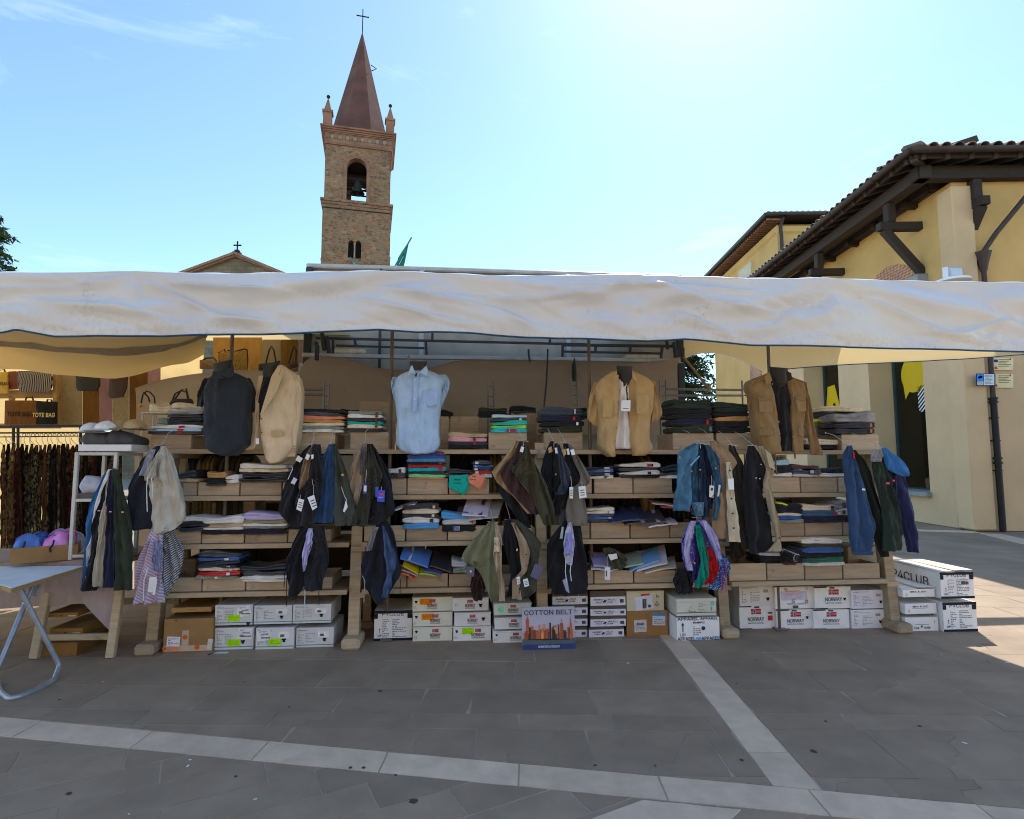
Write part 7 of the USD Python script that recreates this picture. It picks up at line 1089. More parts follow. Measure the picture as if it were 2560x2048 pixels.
worn('polo_shirt', 'dark charcoal short-sleeved polo shirt on a bust, leftmost of the five', 'polo shirt', cC, [(262, 800, 990), (310, 722, 1085), (400, 692, 1130), (600, 686, 1112), (800, 684, 1108), (940, 682, 1090), (1000, 740, 1045), (1045, 870, 960)], .05, .27, Cd,
  [('coll', [(800, 255), (835, 262), (905, 318), (880, 330), (790, 322)], -.135, 0, Cd, 'collar', (0, 0, .02, .02, .02)), ('coll', [(985, 205), (1000, 300), (930, 325), (870, 285), (940, 270)], -.135, 0, Cd, 'collar', (0, .02, .02, .01, 0)), ('flat', [(805, 320), (850, 320), (850, 440), (812, 440)], -.148, .006, Cd, 'placket'), ('dots', [(828, 335), (822, 390)], -.155, .005, 'ink_4a4c50', 'button')],
  sl=(([(318, 700, 790), (450, 655, 752), (590, 628, 690)], .02, .15), ([(318, 1060, 1140), (450, 1082, 1190), (600, 1110, 1186), (640, 1130, 1176)], .02, .15)), f=(3, .010), cr=.016)
Bz = 'cloth_bfab8c'
worn('blazer', 'beige single-breasted blazer over a dark top, second bust from the left', 'blazer', cC, [(192, 1395, 1442), (260, 1352, 1540), (310, 1318, 1600), (450, 1290, 1618), (600, 1242, 1614), (750, 1222, 1606), (900, 1232, 1590), (1000, 1248, 1560), (1080, 1275, 1490), (1125, 1330, 1400)], .06, .22, Bz,
  [('rows', [(205, 1300, 1420), (310, 1258, 1395), (500, 1215, 1335), (650, 1210, 1262), (760, 1205, 1235)], .02, .17, 'cloth_24262e', 'dark_top'), ('rows', [(295, 1218, 1268), (450, 1190, 1228), (700, 1180, 1222), (850, 1176, 1218), (950, 1140, 1200), (996, 1080, 1182)], .01, .14, Bz, 'left_front'),
   ('flat', [(1405, 215), (1440, 215), (1418, 292), (1452, 300), (1400, 440), (1262, 660), (1240, 668), (1300, 470), (1345, 330)], -.142, .016, 'cloth_b09a78', 'lapel'), ('flat', [(1342, 812), (1450, 806), (1450, 862), (1345, 868)], -.126, .006, 'cloth_a8906e', 'pocket_flap'), ('dots', [(1250, 700), (1252, 832)], -.128, .007, 'ink_5a4a36', 'button'), ('flat', [(1198, 885), (1228, 885), (1228, 940), (1198, 940)], -.09, .003, 'card_c8c8d0', 'price_tag'), ('dots', [(1560, 960), (1560, 985), (1560, 1010)], -.115, .005, 'ink_5a4a36', 'cuff_button')],
  sl=(([(290, 1540, 1602), (450, 1470, 1624), (700, 1456, 1612), (900, 1456, 1582), (1052, 1456, 1576)], -.085, .12),), f=(2, .006), cr=.014)
Lb = 'cloth_9ab4ea'
worn('blue_shirt', 'light blue half-placket shirt with a chest pocket, middle bust', 'shirt', cE, [(392, 1130, 1338), (430, 1042, 1420), (470, 1000, 1468), (540, 985, 1442), (700, 1000, 1432), (900, 1014, 1416), (1080, 1008, 1422), (1130, 1030, 1406), (1165, 1100, 1362), (1182, 1180, 1302)], .05, .26, Lb,
  [('coll', [(1150, 360), (1165, 350), (1200, 440), (1165, 425), (1125, 455)], -.13, 0, Lb, 'collar', (0, 0, .02, .02, .02)), ('coll', [(1298, 352), (1315, 400), (1302, 455), (1245, 425), (1205, 465), (1215, 430)], -.13, 0, Lb, 'collar', (0, .01, .02, .02, .015, .01)), ('coll', [(1180, 425), (1215, 425), (1200, 470)], -.128, 0, 'paint_2b2c2f', 'neck_opening', (0, 0, .01)), ('flat', [(1180, 460), (1222, 460), (1208, 780), (1166, 780)], -.139, .006, 'cloth_90aae4', 'placket'), ('dots', [(1190, 486), (1190, 578), (1188, 672)], -.146, .0055, 'card_d8d8e4', 'button'),
   ('flat', [(1268, 584), (1408, 598), (1398, 712), (1330, 736), (1260, 712)], -.142, .006, 'cloth_90aae4', 'chest_pocket')],
  sl=(([(458, 976, 1050), (520, 962, 1020), (600, 974, 1012), (690, 1002, 1022)], .03, .14), ([(436, 1410, 1482), (500, 1425, 1516), (560, 1428, 1513), (650, 1425, 1476), (742, 1420, 1440)], .03, .14)), f=(3.2, .009), cr=.016)
Ov = 'cloth_a88c62'
worn('tan_overshirt', 'tan short-sleeved overshirt open over a white t-shirt, second bust from the right', 'shirt', cG, [(402, 1240, 1292), (470, 1152, 1302), (560, 1085, 1322), (700, 1110, 1322), (850, 1130, 1312), (1000, 1130, 1292), (1100, 1124, 1277), (1160, 1162, 1272), (1212, 1228, 1263)], .03, .22, Ov,
  [('rows', [(402, 1425, 1462), (450, 1420, 1562), (520, 1402, 1642), (700, 1402, 1638), (900, 1406, 1602), (1050, 1414, 1602), (1130, 1430, 1642), (1200, 1442, 1562)], 0, .22, Ov, 'right_front'), ('rows', [(440, 1286, 1426), (600, 1300, 1412), (800, 1292, 1416), (1000, 1276, 1428), (1136, 1270, 1428)], .02, .20, 'cloth_d6d4dc', 'white_tee'),
   ('coll', [(1278, 395), (1290, 470), (1240, 520), (1235, 480)], -.115, 0, Ov, 'collar', (0, .02, .02, .01)), ('coll', [(1430, 398), (1472, 490), (1462, 516), (1425, 470)], -.115, 0, Ov, 'collar', (0, .01, .02, .02)), ('flat', [(1155, 656), (1250, 650), (1240, 832), (1150, 838)], -.116, .004, 'cloth_a2875c', 'chest_pocket'), ('flat', [(1465, 640), (1588, 622), (1585, 800), (1470, 806)], -.116, .004, 'cloth_a2875c', 'chest_pocket'),
   ('dots', [(1308, 585), (1300, 690), (1292, 810), (1278, 935), (1266, 1060)], -.118, .006, 'ink_8a6c40', 'button'), ('flat', [(1328, 675), (1412, 678), (1408, 782), (1322, 778)], -.128, .003, 'card_cfc8b8', 'price_tag'), ('cord', [(1380, 585), (1372, 630), (1370, 685)], -.126, .002, 'ink_26262a', 'tag_string'), ('flat', [(1342, 752), (1395, 754), (1395, 760), (1342, 758)], -.131, .001, 'ink_6a6458', 'tag_print')],
  sl=(([(505, 1075, 1165), (650, 1032, 1142), (850, 1014, 1132), (918, 1082, 1122)], .02, .15), ([(495, 1600, 1652), (650, 1606, 1682), (800, 1608, 1717), (878, 1614, 1662)], .02, .15)), f=(2.6, .009), cr=.014)
Fj = 'cloth_836a48'
worn('field_jacket', 'brown field jacket with flap pockets open over a black top, rightmost bust', 'jacket', cI, [(362, 1022, 1082), (420, 892, 1097), (480, 872, 1112), (600, 930, 1132), (800, 940, 1162), (1000, 980, 1182), (1092, 1000, 1190)], .03, .22, Fj,
  [('rows', [(382, 1252, 1302), (430, 1242, 1402), (550, 1270, 1416), (800, 1282, 1402), (1000, 1296, 1396), (1087, 1300, 1402)], 0, .22, Fj, 'right_front'), ('rows', [(400, 1080, 1272), (600, 1122, 1272), (900, 1160, 1297), (1080, 1184, 1297)], .02, .19, 'cloth_26262a', 'black_top'), ('coll', [(1062, 335), (1080, 420), (1030, 472), (1012, 390)], -.115, 0, Fj, 'collar', (0, .02, .02, .01)), ('coll', [(1225, 325), (1262, 350), (1268, 410), (1235, 425)], -.115, 0, 'cloth_34281c', 'collar', (0, .01, .02, .01)),
   ('flat', [(948, 572), (1098, 600), (1070, 612), (960, 605)], -.124, .008, 'cloth_776040', 'pocket_flap'), ('flat', [(965, 606), (1098, 606), (1095, 718), (970, 712)], -.118, .006, Fj, 'chest_pocket'), ('flat', [(1308, 556), (1410, 550), (1400, 605), (1310, 598)], -.124, .008, 'cloth_776040', 'pocket_flap'), ('flat', [(1308, 600), (1402, 600), (1408, 706), (1330, 712)], -.118, .006, Fj, 'chest_pocket'), ('flat', [(965, 872), (1115, 858), (1112, 935), (968, 932)], -.122, .008, 'cloth_7a6343', 'pocket_flap'), ('flat', [(1328, 868), (1390, 862), (1385, 945), (1345, 930)], -.122, .008, 'cloth_7a6343', 'pocket_flap'),
   ('flat', [(885, 435), (1010, 392), (1015, 402), (888, 446)], -.11, .01, 'cloth_776040', 'shoulder_strap'), ('flat', [(1275, 388), (1385, 425), (1382, 435), (1275, 400)], -.11, .01, 'cloth_776040', 'shoulder_strap'), ('dots', [(1092, 450), (1152, 805), (1160, 918), (1288, 562), (1286, 944)], -.12, .006, 'metal_8a8070', 'button'), ('cord', [(1118, 1110), (1122, 1200), (1132, 1300)], -.09, .006, 'cloth_776040', 'drawcord'), ('cord', [(1300, 1040), (1305, 1150)], -.1, .008, 'cloth_776040', 'drawcord')],
  sl=(([(430, 880, 952), (600, 862, 947), (800, 900, 952), (950, 942, 992), (1032, 972, 1022)], .02, .13), ([(430, 1370, 1427), (600, 1400, 1457), (800, 1402, 1482), (950, 1440, 1512), (1050, 1460, 1562), (1117, 1464, 1572)], .01, .13)), f=(3, .008), cr=.018)
# white sign strip behind the rightmost bay
u, z = on_stall(cI(1130, 1145), .55); t = sthing('shop_sign', 'white sign strip with dark rider emblem behind the field jacket', 'sign', u, .55, z); MB().box((0, 0, 0), (.20, .012, .058), bev=.002).build('panel', 'card_d8d8dc', t); m = MB(); lettering(m, 'BH', -.045, -.012, .022, .045, -.007); lettering(m, 'PC', .055, -.012, .022, .045, -.007); m.build('lettering', 'ink_303238', t); MB().prism(affinity.scale(Polygon([(-.5, -.1), (-.2, .1), (-.05, .45), (.1, .2), (.35, .3), (.5, .1), (.3, .05), (.25, -.2), (.4, -.5), (.15, -.25), (-.1, -.2), (-.15, -.5), (-.3, -.3)]).buffer(0), .026, .026, origin=(0, 0)), .001, _T((.003, -.0065, 0)) @ UP).build('rider_emblem', 'ink_303238', t)
MB().tube([(-.08, 0, -.03), (-.08, .0, -.3), (-.08, 0, -z+.0)], .008, 6).build('stake', 'rail_dark', t)
for i, (p, m) in enumerate(((cI(1430, 1160), 'poly_c8a898'), (cI(1540, 1160), 'poly_c0a08c'))):
    u, z = on_stall(p, .5); k = sthing('bagged_shirt', f'pinkish bagged shirt standing behind the second board, {"left" if i == 0 else "right"} one', 'bagged shirt', u, .5, 1.25); MB().add(fold_mesh(.14, .12, .15, sd(), 1)).build('cloth', m, k, 55)
# ================================================================ left end: tables, white rack, the neighbour's bag and dress stall
def gthing(name, label, cat, P, rz=0.0, group=None): return thing(name, label, cat, P, rz, group)
# clothed trestle table
ZT_ = .74
a = on_ground(cB(-30, 400), ZT_); tb = sthing('trestle_table', 'trestle table under a mauve grey cloth at the left of the stall', 'table', -.75, .35, 0)
def tu(p, v): u, z = on_stall(cB(*p), v); return u+.75, z
MB().box((-.35, .05, ZT_-.02), (1.75, .75, .03)).build('tabletop', 'raw_wood', tb)
uL_, uR_ = -1.25, .50
fr_ = [[(u, -.345+.012*math.sin(u*9)+.006*math.sin(u*23), z+(0 if k < 2 else (.02*math.sin(u*3+1)+(0.03 if u < -.9 else 0)))) for u in np.linspace(uL_, uR_-.25, 26)] for k, z in enumerate((ZT_+.002, ZT_-.06, ZT_-.2, ZT_-.36))]
fr_[0] = [(u, .42, ZT_+.004) for u in np.linspace(uL_, uR_, 26)]; fr_.insert(1, [(u, -.33, ZT_+.004) for u in np.linspace(uL_, uR_, 26)]); v_, f_, _ = sheet(fr_, 1, 4, 3, .03, 3); MB().add((v_, f_)).build('tablecloth', 'cloth_948480', tb, True)
fr_ = [[(uR_-.26+.25*s, -.34-.02*k*s, z-.11*k*s+0) for s in np.linspace(0, 1, 8)] for k, z in enumerate((ZT_+.004, ZT_-.16, ZT_-.33))]; v_, f_, _ = sheet(fr_, 1, 4, 4, .03, 4); MB().add((v_, f_)).build('tablecloth_corner', 'cloth_9a8c90', tb, True)
for p0, p1 in (((340, 810), (285, 1222)), ((960, 655), (915, 1215))):
    q1 = on_ground(cB(*p1)); d = RI @ (q1-S(-.75, .35, 0)); x, z = tu(p0, .35+d[1]); MB().bar((x, d[1]+.06, max(z, .5)), (d[0], d[1], .005), .062, .05, .006).build('trestle_leg', 'shelf_wood', tb); MB().bar((x, .5, .70), (d[0]+.02, .62, .005), .062, .05, .006).build('trestle_leg', 'shelf_wood', tb)
qa, qb = on_ground(cB(300, 1220)), on_ground(cB(915, 1210)); da, db = RI @ (qa-S(-.75, .35, 0)), RI @ (qb-S(-.75, .35, 0)); MB().bar((da[0]+.03, da[1]+.012, .16), (db[0]-.0, db[1]+.012, .16), .03, .05, .004).build('crossbar', 'shelf_wood', tb); MB().bar((da[0]+.06, .61, .2), (db[0]+.3, .61, .2), .03, .06, .004).build('crossbar', 'shelf_wood', tb)
# folding table with steel tube legs, cut by the left edge of the picture
P = [on_ground(cB(*p), .72) for p in ((690, 447), (95, 628), (20, 604), (-420, 600), (-420, 452))]; o = P[1].copy(); o[2] = 0
ft = gthing('folding_table', 'folding table with a bluish white top and crossed steel tube legs, foreground left', 'table', o); pl = Polygon([(p-o)[:2] for p in P]); MB().prism(pl, .006, _T((0, 0, .714))).build('tabletop', 'card_aeb4c6', ft); MB().prism(pl.buffer(.004), .026, _T((0, 0, .687))).build('edge', 'raw_wood', ft)
g0 = lambda x, y, z=.014: on_ground(cB(x, y), z)-o
A1, A2, A3, A4 = g0(485, 1335), g0(440, 1395), g0(190, 1518), g0(90, 1545); A5, A6 = g0(15, 1500), g0(-30, 1400)
def at_depth(p, like): d = ray(*p); dep = (like+o-EYE) @ CF; return EYE+d*dep/(d @ CF)-o
t1 = at_depth(cB(150, 615), (A1+A4)/2); t1[2] = .69; t1b = at_depth(cB(470, 1225), A1); e6 = A6+[-.05, .02, .1]
MB().tube(spline([t1, t1*.5+t1b*.5, t1b, A1+[0, 0, .045], A1*.5+A2*.5+[0, 0, .008], A2, A3, A4, A4*.6+A5*.4+[-.01, 0, 0], A5, A6+[0, 0, .02], e6, e6*.35+np.array([t1[0]-.75, t1[1]+.15, .69])*.65]), .0165, 10).build('tube_leg', 'metal_a4aab4', ft, True)
t2 = at_depth(cB(292, 595), A1); t2[2] = .69; b2 = at_depth(cB(-30, 1330), A5); MB().tube([t2, t2*.5+b2*.5, b2, b2+[-.10, -.02, -.12], b2+[-.3, .1, -.16]], .0165, 10).build('tube_leg', 'metal_8c929c', ft, True)
MB().tube([t2+[.03, .02, -.02], t2*.8+b2*.2+[.03, .02, 0]], .014, 8).add(trimesh.creation.icosphere(1, .02), _T(t2*.72+b2*.28)).build('stay', 'metal_a4aab4', ft, 40)
# white steel display rack on the table
vR = .02; u0, zb = on_stall(cB(585, 390), vR); u1, _ = on_stall(cA(968, 1100), vR); _, zt2 = on_stall(cA(600, 1095), vR); wr = sthing('display_rack', 'white steel display rack standing on the clothed table', 'rack', u0, vR, ZT_+.006); hR = zt2-ZT_-.008; wR = u1-u0
surf('white_steel', np.array([.62, .61, .56]), 8, .85, 1.08, .45)
for x, y in ((0, 0), (wR, 0), (0, .36), (wR, .36)): MB().box((x, y, hR/2), (.028, .028, hR), bev=.003).build('post', 'white_steel', wr)
for k, z in enumerate((hR-.012, hR*.55, .03)):
    for a, b in (((0, 0), (wR, 0)), ((0, .36), (wR, .36)), ((0, 0), (0, .36)), ((wR, 0), (wR, .36))): MB().bar((a[0]+(.015 if a[1] == b[1] else 0), a[1]+(.015 if a[0] == b[0] else 0), z), (b[0]-(.015 if a[1] == b[1] else 0), b[1]-(.015 if a[0] == b[0] else 0), z), .024, .024, .003).build('rail', 'white_steel', wr)
    if k < 2: MB().box((wR/2, .18, z-.012), (wR-.02, .34, .004)).build('shelf', 'white_steel', wr)
for i, (x, cc) in enumerate(((.06+wR*.18, '4c4c50'), (wR*.80+.07, '47474b'))):
    z = zt2+.004; t = sthing('grey_pouch', f'dark grey fabric pouch in a white tray on the white rack, {"left" if i == 0 else "right"} one', 'pouch', u0+x, vR-.01, z); MB().box((0, .14, .03), (.215, .28, .055), bev=.004).build('tray', 'card_c2c2cc', t); MB().add(fold_mesh(.21, .26, .105, sd(), 1), _T((0, .005, .05))).build('cloth', 'cloth_'+cc, t, 55)
def cap(label, p, v, col, s=.5, rz=0.0):
    u, z = on_stall(p, v); t = sthing('cap', label, 'cap', u, v, z, dr=rz); c = trimesh.creation.icosphere(3, .085); V = np.array(c.vertices); V[:, 2] = np.maximum(V[:, 2], 0)*.9; V += (meshkit.fbm(V*16, 3, sd())-.5)[:, None]*.02; MB().add((V, np.array(c.faces))).build('crown', 'cloth_'+col, t, True)
    a = np.linspace(-1.3, 1.3, 13); V = np.array([(math.sin(q)*r*1.05, -math.cos(q)*r-.0, zz) for r, zz in ((.078, .012), (.15, -.004)) for q in a]+[(math.sin(q)*r*1.05, -math.cos(q)*r, zz-.006) for r, zz in ((.078, .012), (.15, -.004)) for q in a]); F = [(j, j+1, 14+j, 13+j) for j in range(12)]+[(26+j, 39+j, 40+j, 27+j) for j in range(12)]+[(13+j, 14+j, 40+j, 39+j) for j in range(12)]; MB().add((V, np.array(F))).build('visor', 'cloth_'+col, t, True)
cap('white cap lying behind the left pouch on the rack', cA(760, 930), .1, 'cacbe0', rz=1.2); cap('white cap tilted on the left pouch on the rack', cA(880, 915), .04, 'd2d3ea', rz=-.6); cap('beige cap behind the right pouch on the rack', cA(1015, 905), .12, '97815f', rz=.5); cap('tan cap with its peak up on the right pouch', cA(1120, 900), .06, 'a08862', rz=2.2)
u, z = on_stall(cA(740, 1400), .03); t = sthing('pale_pouch', 'pale blue padded pouch in a dark tray on the middle shelf of the white rack', 'pouch', u, .04, ZT_+hR*.55); MB().add(fold_mesh(.20, .22, .13, sd(), 1), _T((0, .01, .045))).build('cloth', 'cloth_b9bfd6', t, 55); MB().box((0, .12, .03), (.23, .26, .06), bev=.004).build('tray', 'card_4c4c48', t)
# kraft tray of washbags
u, z = on_stall(cB(360, 395), -.1); t = sthing('open_tray', 'open brown cardboard tray of rolled wash bags on the clothed table', 'box', u-.02, -.06, ZT_+.008, dr=.5)
for c, s in (((0, 0, .06), (.42, .006, .12)), ((0, .34, .06), (.42, .006, .12)), ((-.207, .17, .06), (.006, .334, .12)), ((.207, .17, .06), (.006, .334, .12)), ((0, .17, .004), (.406, .334, .006))): MB().box(c, s, bev=.001).build('side_board', 'kraft_8d6c46', t)
for i, (x, y, c, l) in enumerate(((-.12, .10, '5b7fc4', 'blue'), (-.09, .25, '3f66ac', 'darker blue'), (.06, .07, 'e48fd8', 'pink'), (.10, .20, 'd070c0', 'magenta'), (.02, .29, 'b9a9d8', 'lilac'), (.14, .31, 'c9c2dc', 'pale lilac'))):
    P0 = S(u-.02, -.06, ZT_+.02)+_T((0, 0, 0), ST_B+.5)[:3, :3] @ np.array([x, y, 0]); q = thing('wash_bag', f'{l} fabric wash bag with a wrist strap in the brown tray', 'wash bag', P0, ST_B+.5+random.uniform(-.3, .3)); MB().add(fold_mesh(.17, .17, .165, sd(), 1), _T((0, -.06, .01))).build('cloth', 'cloth_'+c, q, 55); MB().tube([(-.01, -.062, .15), (-.012, -.08, .12), (-.03, -.08, .09), (-.025, -.075, .06)], .007, 6).build('wrist_strap', 'cloth_26283c', q, True); MB().tube([(-.08, .02, .176), (0, .0, .182), (.08, .02, .176)], .003, 5).build('zip', 'ink_2a2c40', q, True)
# ---- neighbour's stall behind
VB = 2.75
awning_mat('scarf_print', (.40, .33, .2), .1, (.4, .3, .2), .8, .9, .2)
def panel(label, crop, pts, v, mat, th=.012, name='tapestry', cat='textile'):
    c = np.mean(pts, 0); u, z = on_stall(crop(*c), v); t = sthing(name, label, cat, u, v, z); front_poly((u, v, z), crop, pts, v, th, 'cloth', mat, t); return t, (u, v, z)
for i, (x0, x1, y0, y1, m, l) in enumerate(((505, 685, 420, 885, 'scarf_print', 'cream printed cloth panel, left of the brown one at the bag stall'), (690, 826, 420, 885, 'cloth_6a4a22', 'brown woven panel at the bag stall, behind the black hanging bag'), (830, 930, 420, 885, 'cloth_8a6a6e', 'dusty pink panel at the bag stall, left of the dark brown bag'), (934, 1070, 420, 885, 'scarf_print', 'cream printed cloth panel, right of the dusty pink one'),
        (1074, 1222, 380, 885, 'cloth_67451f', 'brown woven panel, rightmost at the bag stall'), (1226, 1330, 330, 700, 'cloth_8f7078', 'dusty pink panel beside the yellow backcloth'))): panel(l, cA, [(x0, y0), (x1, y0), (x1, y1), (x0, y1)], VB, m)
for x0, x1, y0, y1, m, l in ((800, 1256, -60, 250, 'cloth_a8824a', 'amber cloth panel behind the blazer'), (1260, 1430, -40, 260, 'scarf_print', 'printed cloth panel behind the black bag strap'), (1434, 1598, -40, 260, 'cloth_7a5a2c', 'brown cloth panel behind the brown bag'), (1602, 1650, -40, 180, 'cloth_9a8288', 'pink cloth strip by the truck corner')): panel(l, cC, [(x0, y0), (x1, y0), (x1, y1), (x0, y1)], VB, m)
bs = sthing('bag_shelf', 'orange wooden shelf frame of the bag stall at the left edge', 'shelf', -1.6, VB-.1, 0)
def bl(p): u, z = on_stall(cA(*p), VB-.1); return np.array([u+1.6, 0, z])
for a, b, w in (((-400, 620), (500, 614), .10), ((-400, 880), (500, 880), .06), ((474, 450), (474, 880), .09), ((100, 630), (100, 880), .05)): MB().bar(bl(a), bl(b), .05, w, .004).build('plank', 'raw_wood', bs)
def bag(label, pts, v, mat, words=None, ink=None, handle=None, patt=None, crop=cA, name='tote_bag'):
    c = np.mean(pts, 0); u, z = on_stall(crop(*c), v); o = (u, v, z); t = sthing(name, label, 'bag', u, v, z)
    g0 = Polygon([(a-u, b-z) for a, b in (on_stall(crop(*p), v) for p in pts)]).buffer(-.012).buffer(.012); m = MB()
    for i, (s, dz) in enumerate(((-.022, -.03), (-.008, 0), (.0, .03))): pass
    q = trimesh.creation.extrude_polygon(g0.segmentize(.03), .07, engine='earcut').subdivide(); V = np.array(q.vertices); dist = np.array([g0.exterior.distance(shapely.Point(*p[:2])) for p in V]); V[:, 2] = .035+(V[:, 2]-.035)*np.clip(.35+dist/.06, .35, 1.25); MB().add((V, np.array(q.faces)), _T((0, .035, 0)) @ UP).build('body', mat, t, 40)
    if words: (w, p, h, wd) = words; a, b = on_stall(crop(*p), v); lettering(MB(), w, a-u, b-z, h, wd, -.05).build('lettering', ink, t)
    for hd in handle or []: MB().tube([(a-u, -.02+.03, b-z) for a, b in (on_stall(crop(*p), v) for p in hd)], .010, 7).build('handle', 'leather_1e1c1c', t, True)
    return t
bag('brown tote bag with black capital lettering on the lower shelf', [(48, 668), (300, 668), (308, 868), (42, 870)], VB-.18, 'cloth_6a4624', ('TOTE BAG', (190, 800), .052, .30), 'ink_1c1a18', [[(200, 690), (215, 640), (262, 640), (280, 690)]])
bag('black tote bag with pale capital lettering on the lower shelf', [(306, 672), (474, 680), (472, 866), (306, 868)], VB-.2, 'cloth_1d1b1b', ('TOTE BAG', (385, 808), .05, .26), 'ink_c8b47c', [[(380, 690), (390, 660), (420, 662), (432, 690)]])
bag('cream tote bag with dark lettering on the upper shelf', [(-60, 440), (66, 430), (70, 610), (-60, 612)], VB-.18, 'cloth_b89a4c', ('TOTE BAG', (10, 545), .04, .26), 'ink_1c1a18', [[(-20, 450), (-10, 415), (30, 412), (45, 445)]])
bag('rust red patterned bag on the upper shelf', [(72, 430), (140, 425), (150, 575), (72, 580)], VB-.15, 'leather_6a3420')
add_mat('stripe_bag', {'t': ('texture_coordinate', {}), 'w': ('wave_texture', {'scale': 16.0, 'distortion': 3.0, 'detail': 2.0, 'bands_direction': 'x'}), 'r': ('rgb_ramp', {'ramp': [(.45, (.015, .014, .014)), (.6, (.32, .28, .25))]}), 'p': ('principled_bsdf', {'roughness': .8})}, [('t.object', 'w.vector'), ('w.fac', 'r.fac'), ('r.color', 'p.base_color')], surface='p.BSDF')
bag('black and white striped woven bag on the upper shelf', [(150, 425), (425, 425), (438, 520), (415, 598), (165, 598)], VB-.2, 'stripe_bag')
bag('black shoulder bag hanging under the sagging awning', [(632, 440), (826, 440), (828, 545), (800, 592), (650, 588), (636, 560)], VB-.25, 'leather_201c1a')
bag('dark brown shoulder bag hanging under the sagging awning', [(915, 440), (1060, 430), (1052, 560), (1020, 640), (920, 652), (904, 630)], VB-.25, 'leather_3a241e')
bag('small black handbag with hooped handles on the ledge', [(1405, 690), (1440, 655), (1590, 655), (1605, 690), (1590, 720), (1425, 720)], 2.0, 'leather_221e1c', handle=[[(1425, 670), (1450, 610), (1500, 585), (1545, 600), (1555, 660)], [(1440, 670), (1500, 580), (1540, 570), (1560, 650)]], name='handbag')
bag('straw basket bag with black trim behind the polo shirt', [(848, 90), (1115, 60), (1120, 245), (980, 245), (850, 200)], VB-.3, 'stripe_straw' if 'stripe_straw' in _m else pattern('straw', '8a6a2c', '4a3616', 60, .3) or 'straw', handle=[[(850, 190), (850, 80), (900, 50), (930, 120)], [(930, 60), (1000, 70), (1090, 45), (1118, 60)], [(1112, 50), (1118, 140), (1112, 245)]], crop=cC, name='basket_bag')
bag('brown leather bag left of the straw basket behind the polo shirt', [(676, 150), (832, 160), (835, 238), (676, 236)], VB-.35, 'leather_7a5a34', handle=[[(680, 160), (740, 130), (800, 130), (830, 165)]], crop=cC, name='handbag')
bag('black bag with a tall strap behind the blazer', [(1230, 190), (1400, 170), (1410, 250), (1225, 250)], VB-.3, 'leather_1e1c1c', handle=[[(1290, 180), (1320, 60), (1345, 20), (1365, 60), (1385, 170)]], crop=cC, name='handbag')
bag('brown leather bag with a slim strap by the truck corner', [(1500, 190), (1580, 150), (1600, 220), (1520, 240), (1480, 225)], VB-.3, 'leather_4a3220', handle=[[(1500, 190), (1540, 60), (1555, 20), (1575, 60), (1570, 160)]], crop=cC, name='handbag')
u, z = on_stall(cA(1225, 700), 2.0); t = sthing('bangle_strap', 'dark hooped strap with a gold charm hanging at the bag stall', 'strap', u, 2.0, z)
for pts in ([(1170, 690), (1185, 620), (1215, 590), (1245, 600), (1280, 640), (1284, 690)], [(1190, 600), (1230, 640), (1240, 680)]): MB().tube([(a-u, 0, b-z) for a, b in (on_stall(cA(*p), 2.0) for p in pts)], .009, 6).build('strap', 'leather_1e1c1c', t, True)
a, b = on_stall(cA(1166, 712), 2.0); MB().add(trimesh.creation.icosphere(2, .022), _T((a-u, 0, b-z))).build('charm', 'metal_b08a30', t, True)
# ledge with pale clothes and a little wire stand
u, z = on_stall(cA(1300, 770), .9); t = sthing('wire_stand', 'small white wire stand holding a pale jumper', 'stand', u, .9, z-.16); w2 = .13
for x, y in ((-w2, 0), (w2, 0), (-w2, .2), (w2, .2)): MB().tube([(x, y, -.6), (x, y, -.2), (x, y, .16)], .006, 6).build('leg', 'white_steel', t)
MB().box((0, .1, .16), (2*w2+.02, .22, .012), bev=.002).build('top', 'white_steel', t)
stack(cA, 1222, 1420, 768, [('cream', 66)], 'like a pale jumper on the white wire stand', v=.92); stack(cA, 1400, 1660, 760, [('cream', 40), ('lightgrey', 30)], 'of the pale pair behind the bagged dark stack', v=.7); stack(cA, 1290, 1380, 862, [('greygreen', 44)], 'left of the flag-banded shirts', v=.3)
# iron dress rail
dr_ = sthing('dress_rail', 'dark iron clothes rail with scrollwork full of dresses at the far left', 'clothes rail', -1.3, 1.9, 0)
def dl(p, dv=0): u, z = on_stall(cA(*p), 1.9); return np.array([u+1.3, dv, z])
MB().bar(dl((-400, 890)), dl((1010, 878)), .03).build('top_bar', 'rail_dark', dr_); MB().bar(dl((-400, 940)), dl((1010, 932)), .018).build('hanging_bar', 'rail_dark', dr_); MB().bar(dl((-400, 975)), dl((1010, 960)), .012).build('lower_bar', 'rail_dark', dr_)
for x in (112, 150, 668, 1000): MB().tube([dl((x, 885)), dl((x, 1300)), dl((x, 1300))*[1, 1, 0]+[0, 0, .02]], .014, 8).build('upright', 'rail_dark', dr_, 40)
for i in range(13): c = dl((200+i*36, 955)); MB().tube([c+[.017*math.cos(a), 0, .017*math.sin(a)] for a in np.linspace(0, 6.3, 11)], .003, 5).build('scroll', 'rail_dark', dr_, True)
def dress_mat(key, a, b, sc, w): add_mat(key, {'t': ('texture_coordinate', {}), 'n': ('noise_texture', {'scale': sc, 'detail': 3.0, 'distortion': w}), 'r': ('rgb_ramp', {'ramp': [(.46, tuple(alb(lin(a)))), (.54, tuple(alb(lin(b))))]}), 'p': ('principled_bsdf', {'roughness': .9})}, [('t.object', 'n.vector'), ('n.fac', 'r.fac'), ('r.color', 'p.base_color')], surface='p.BSDF')
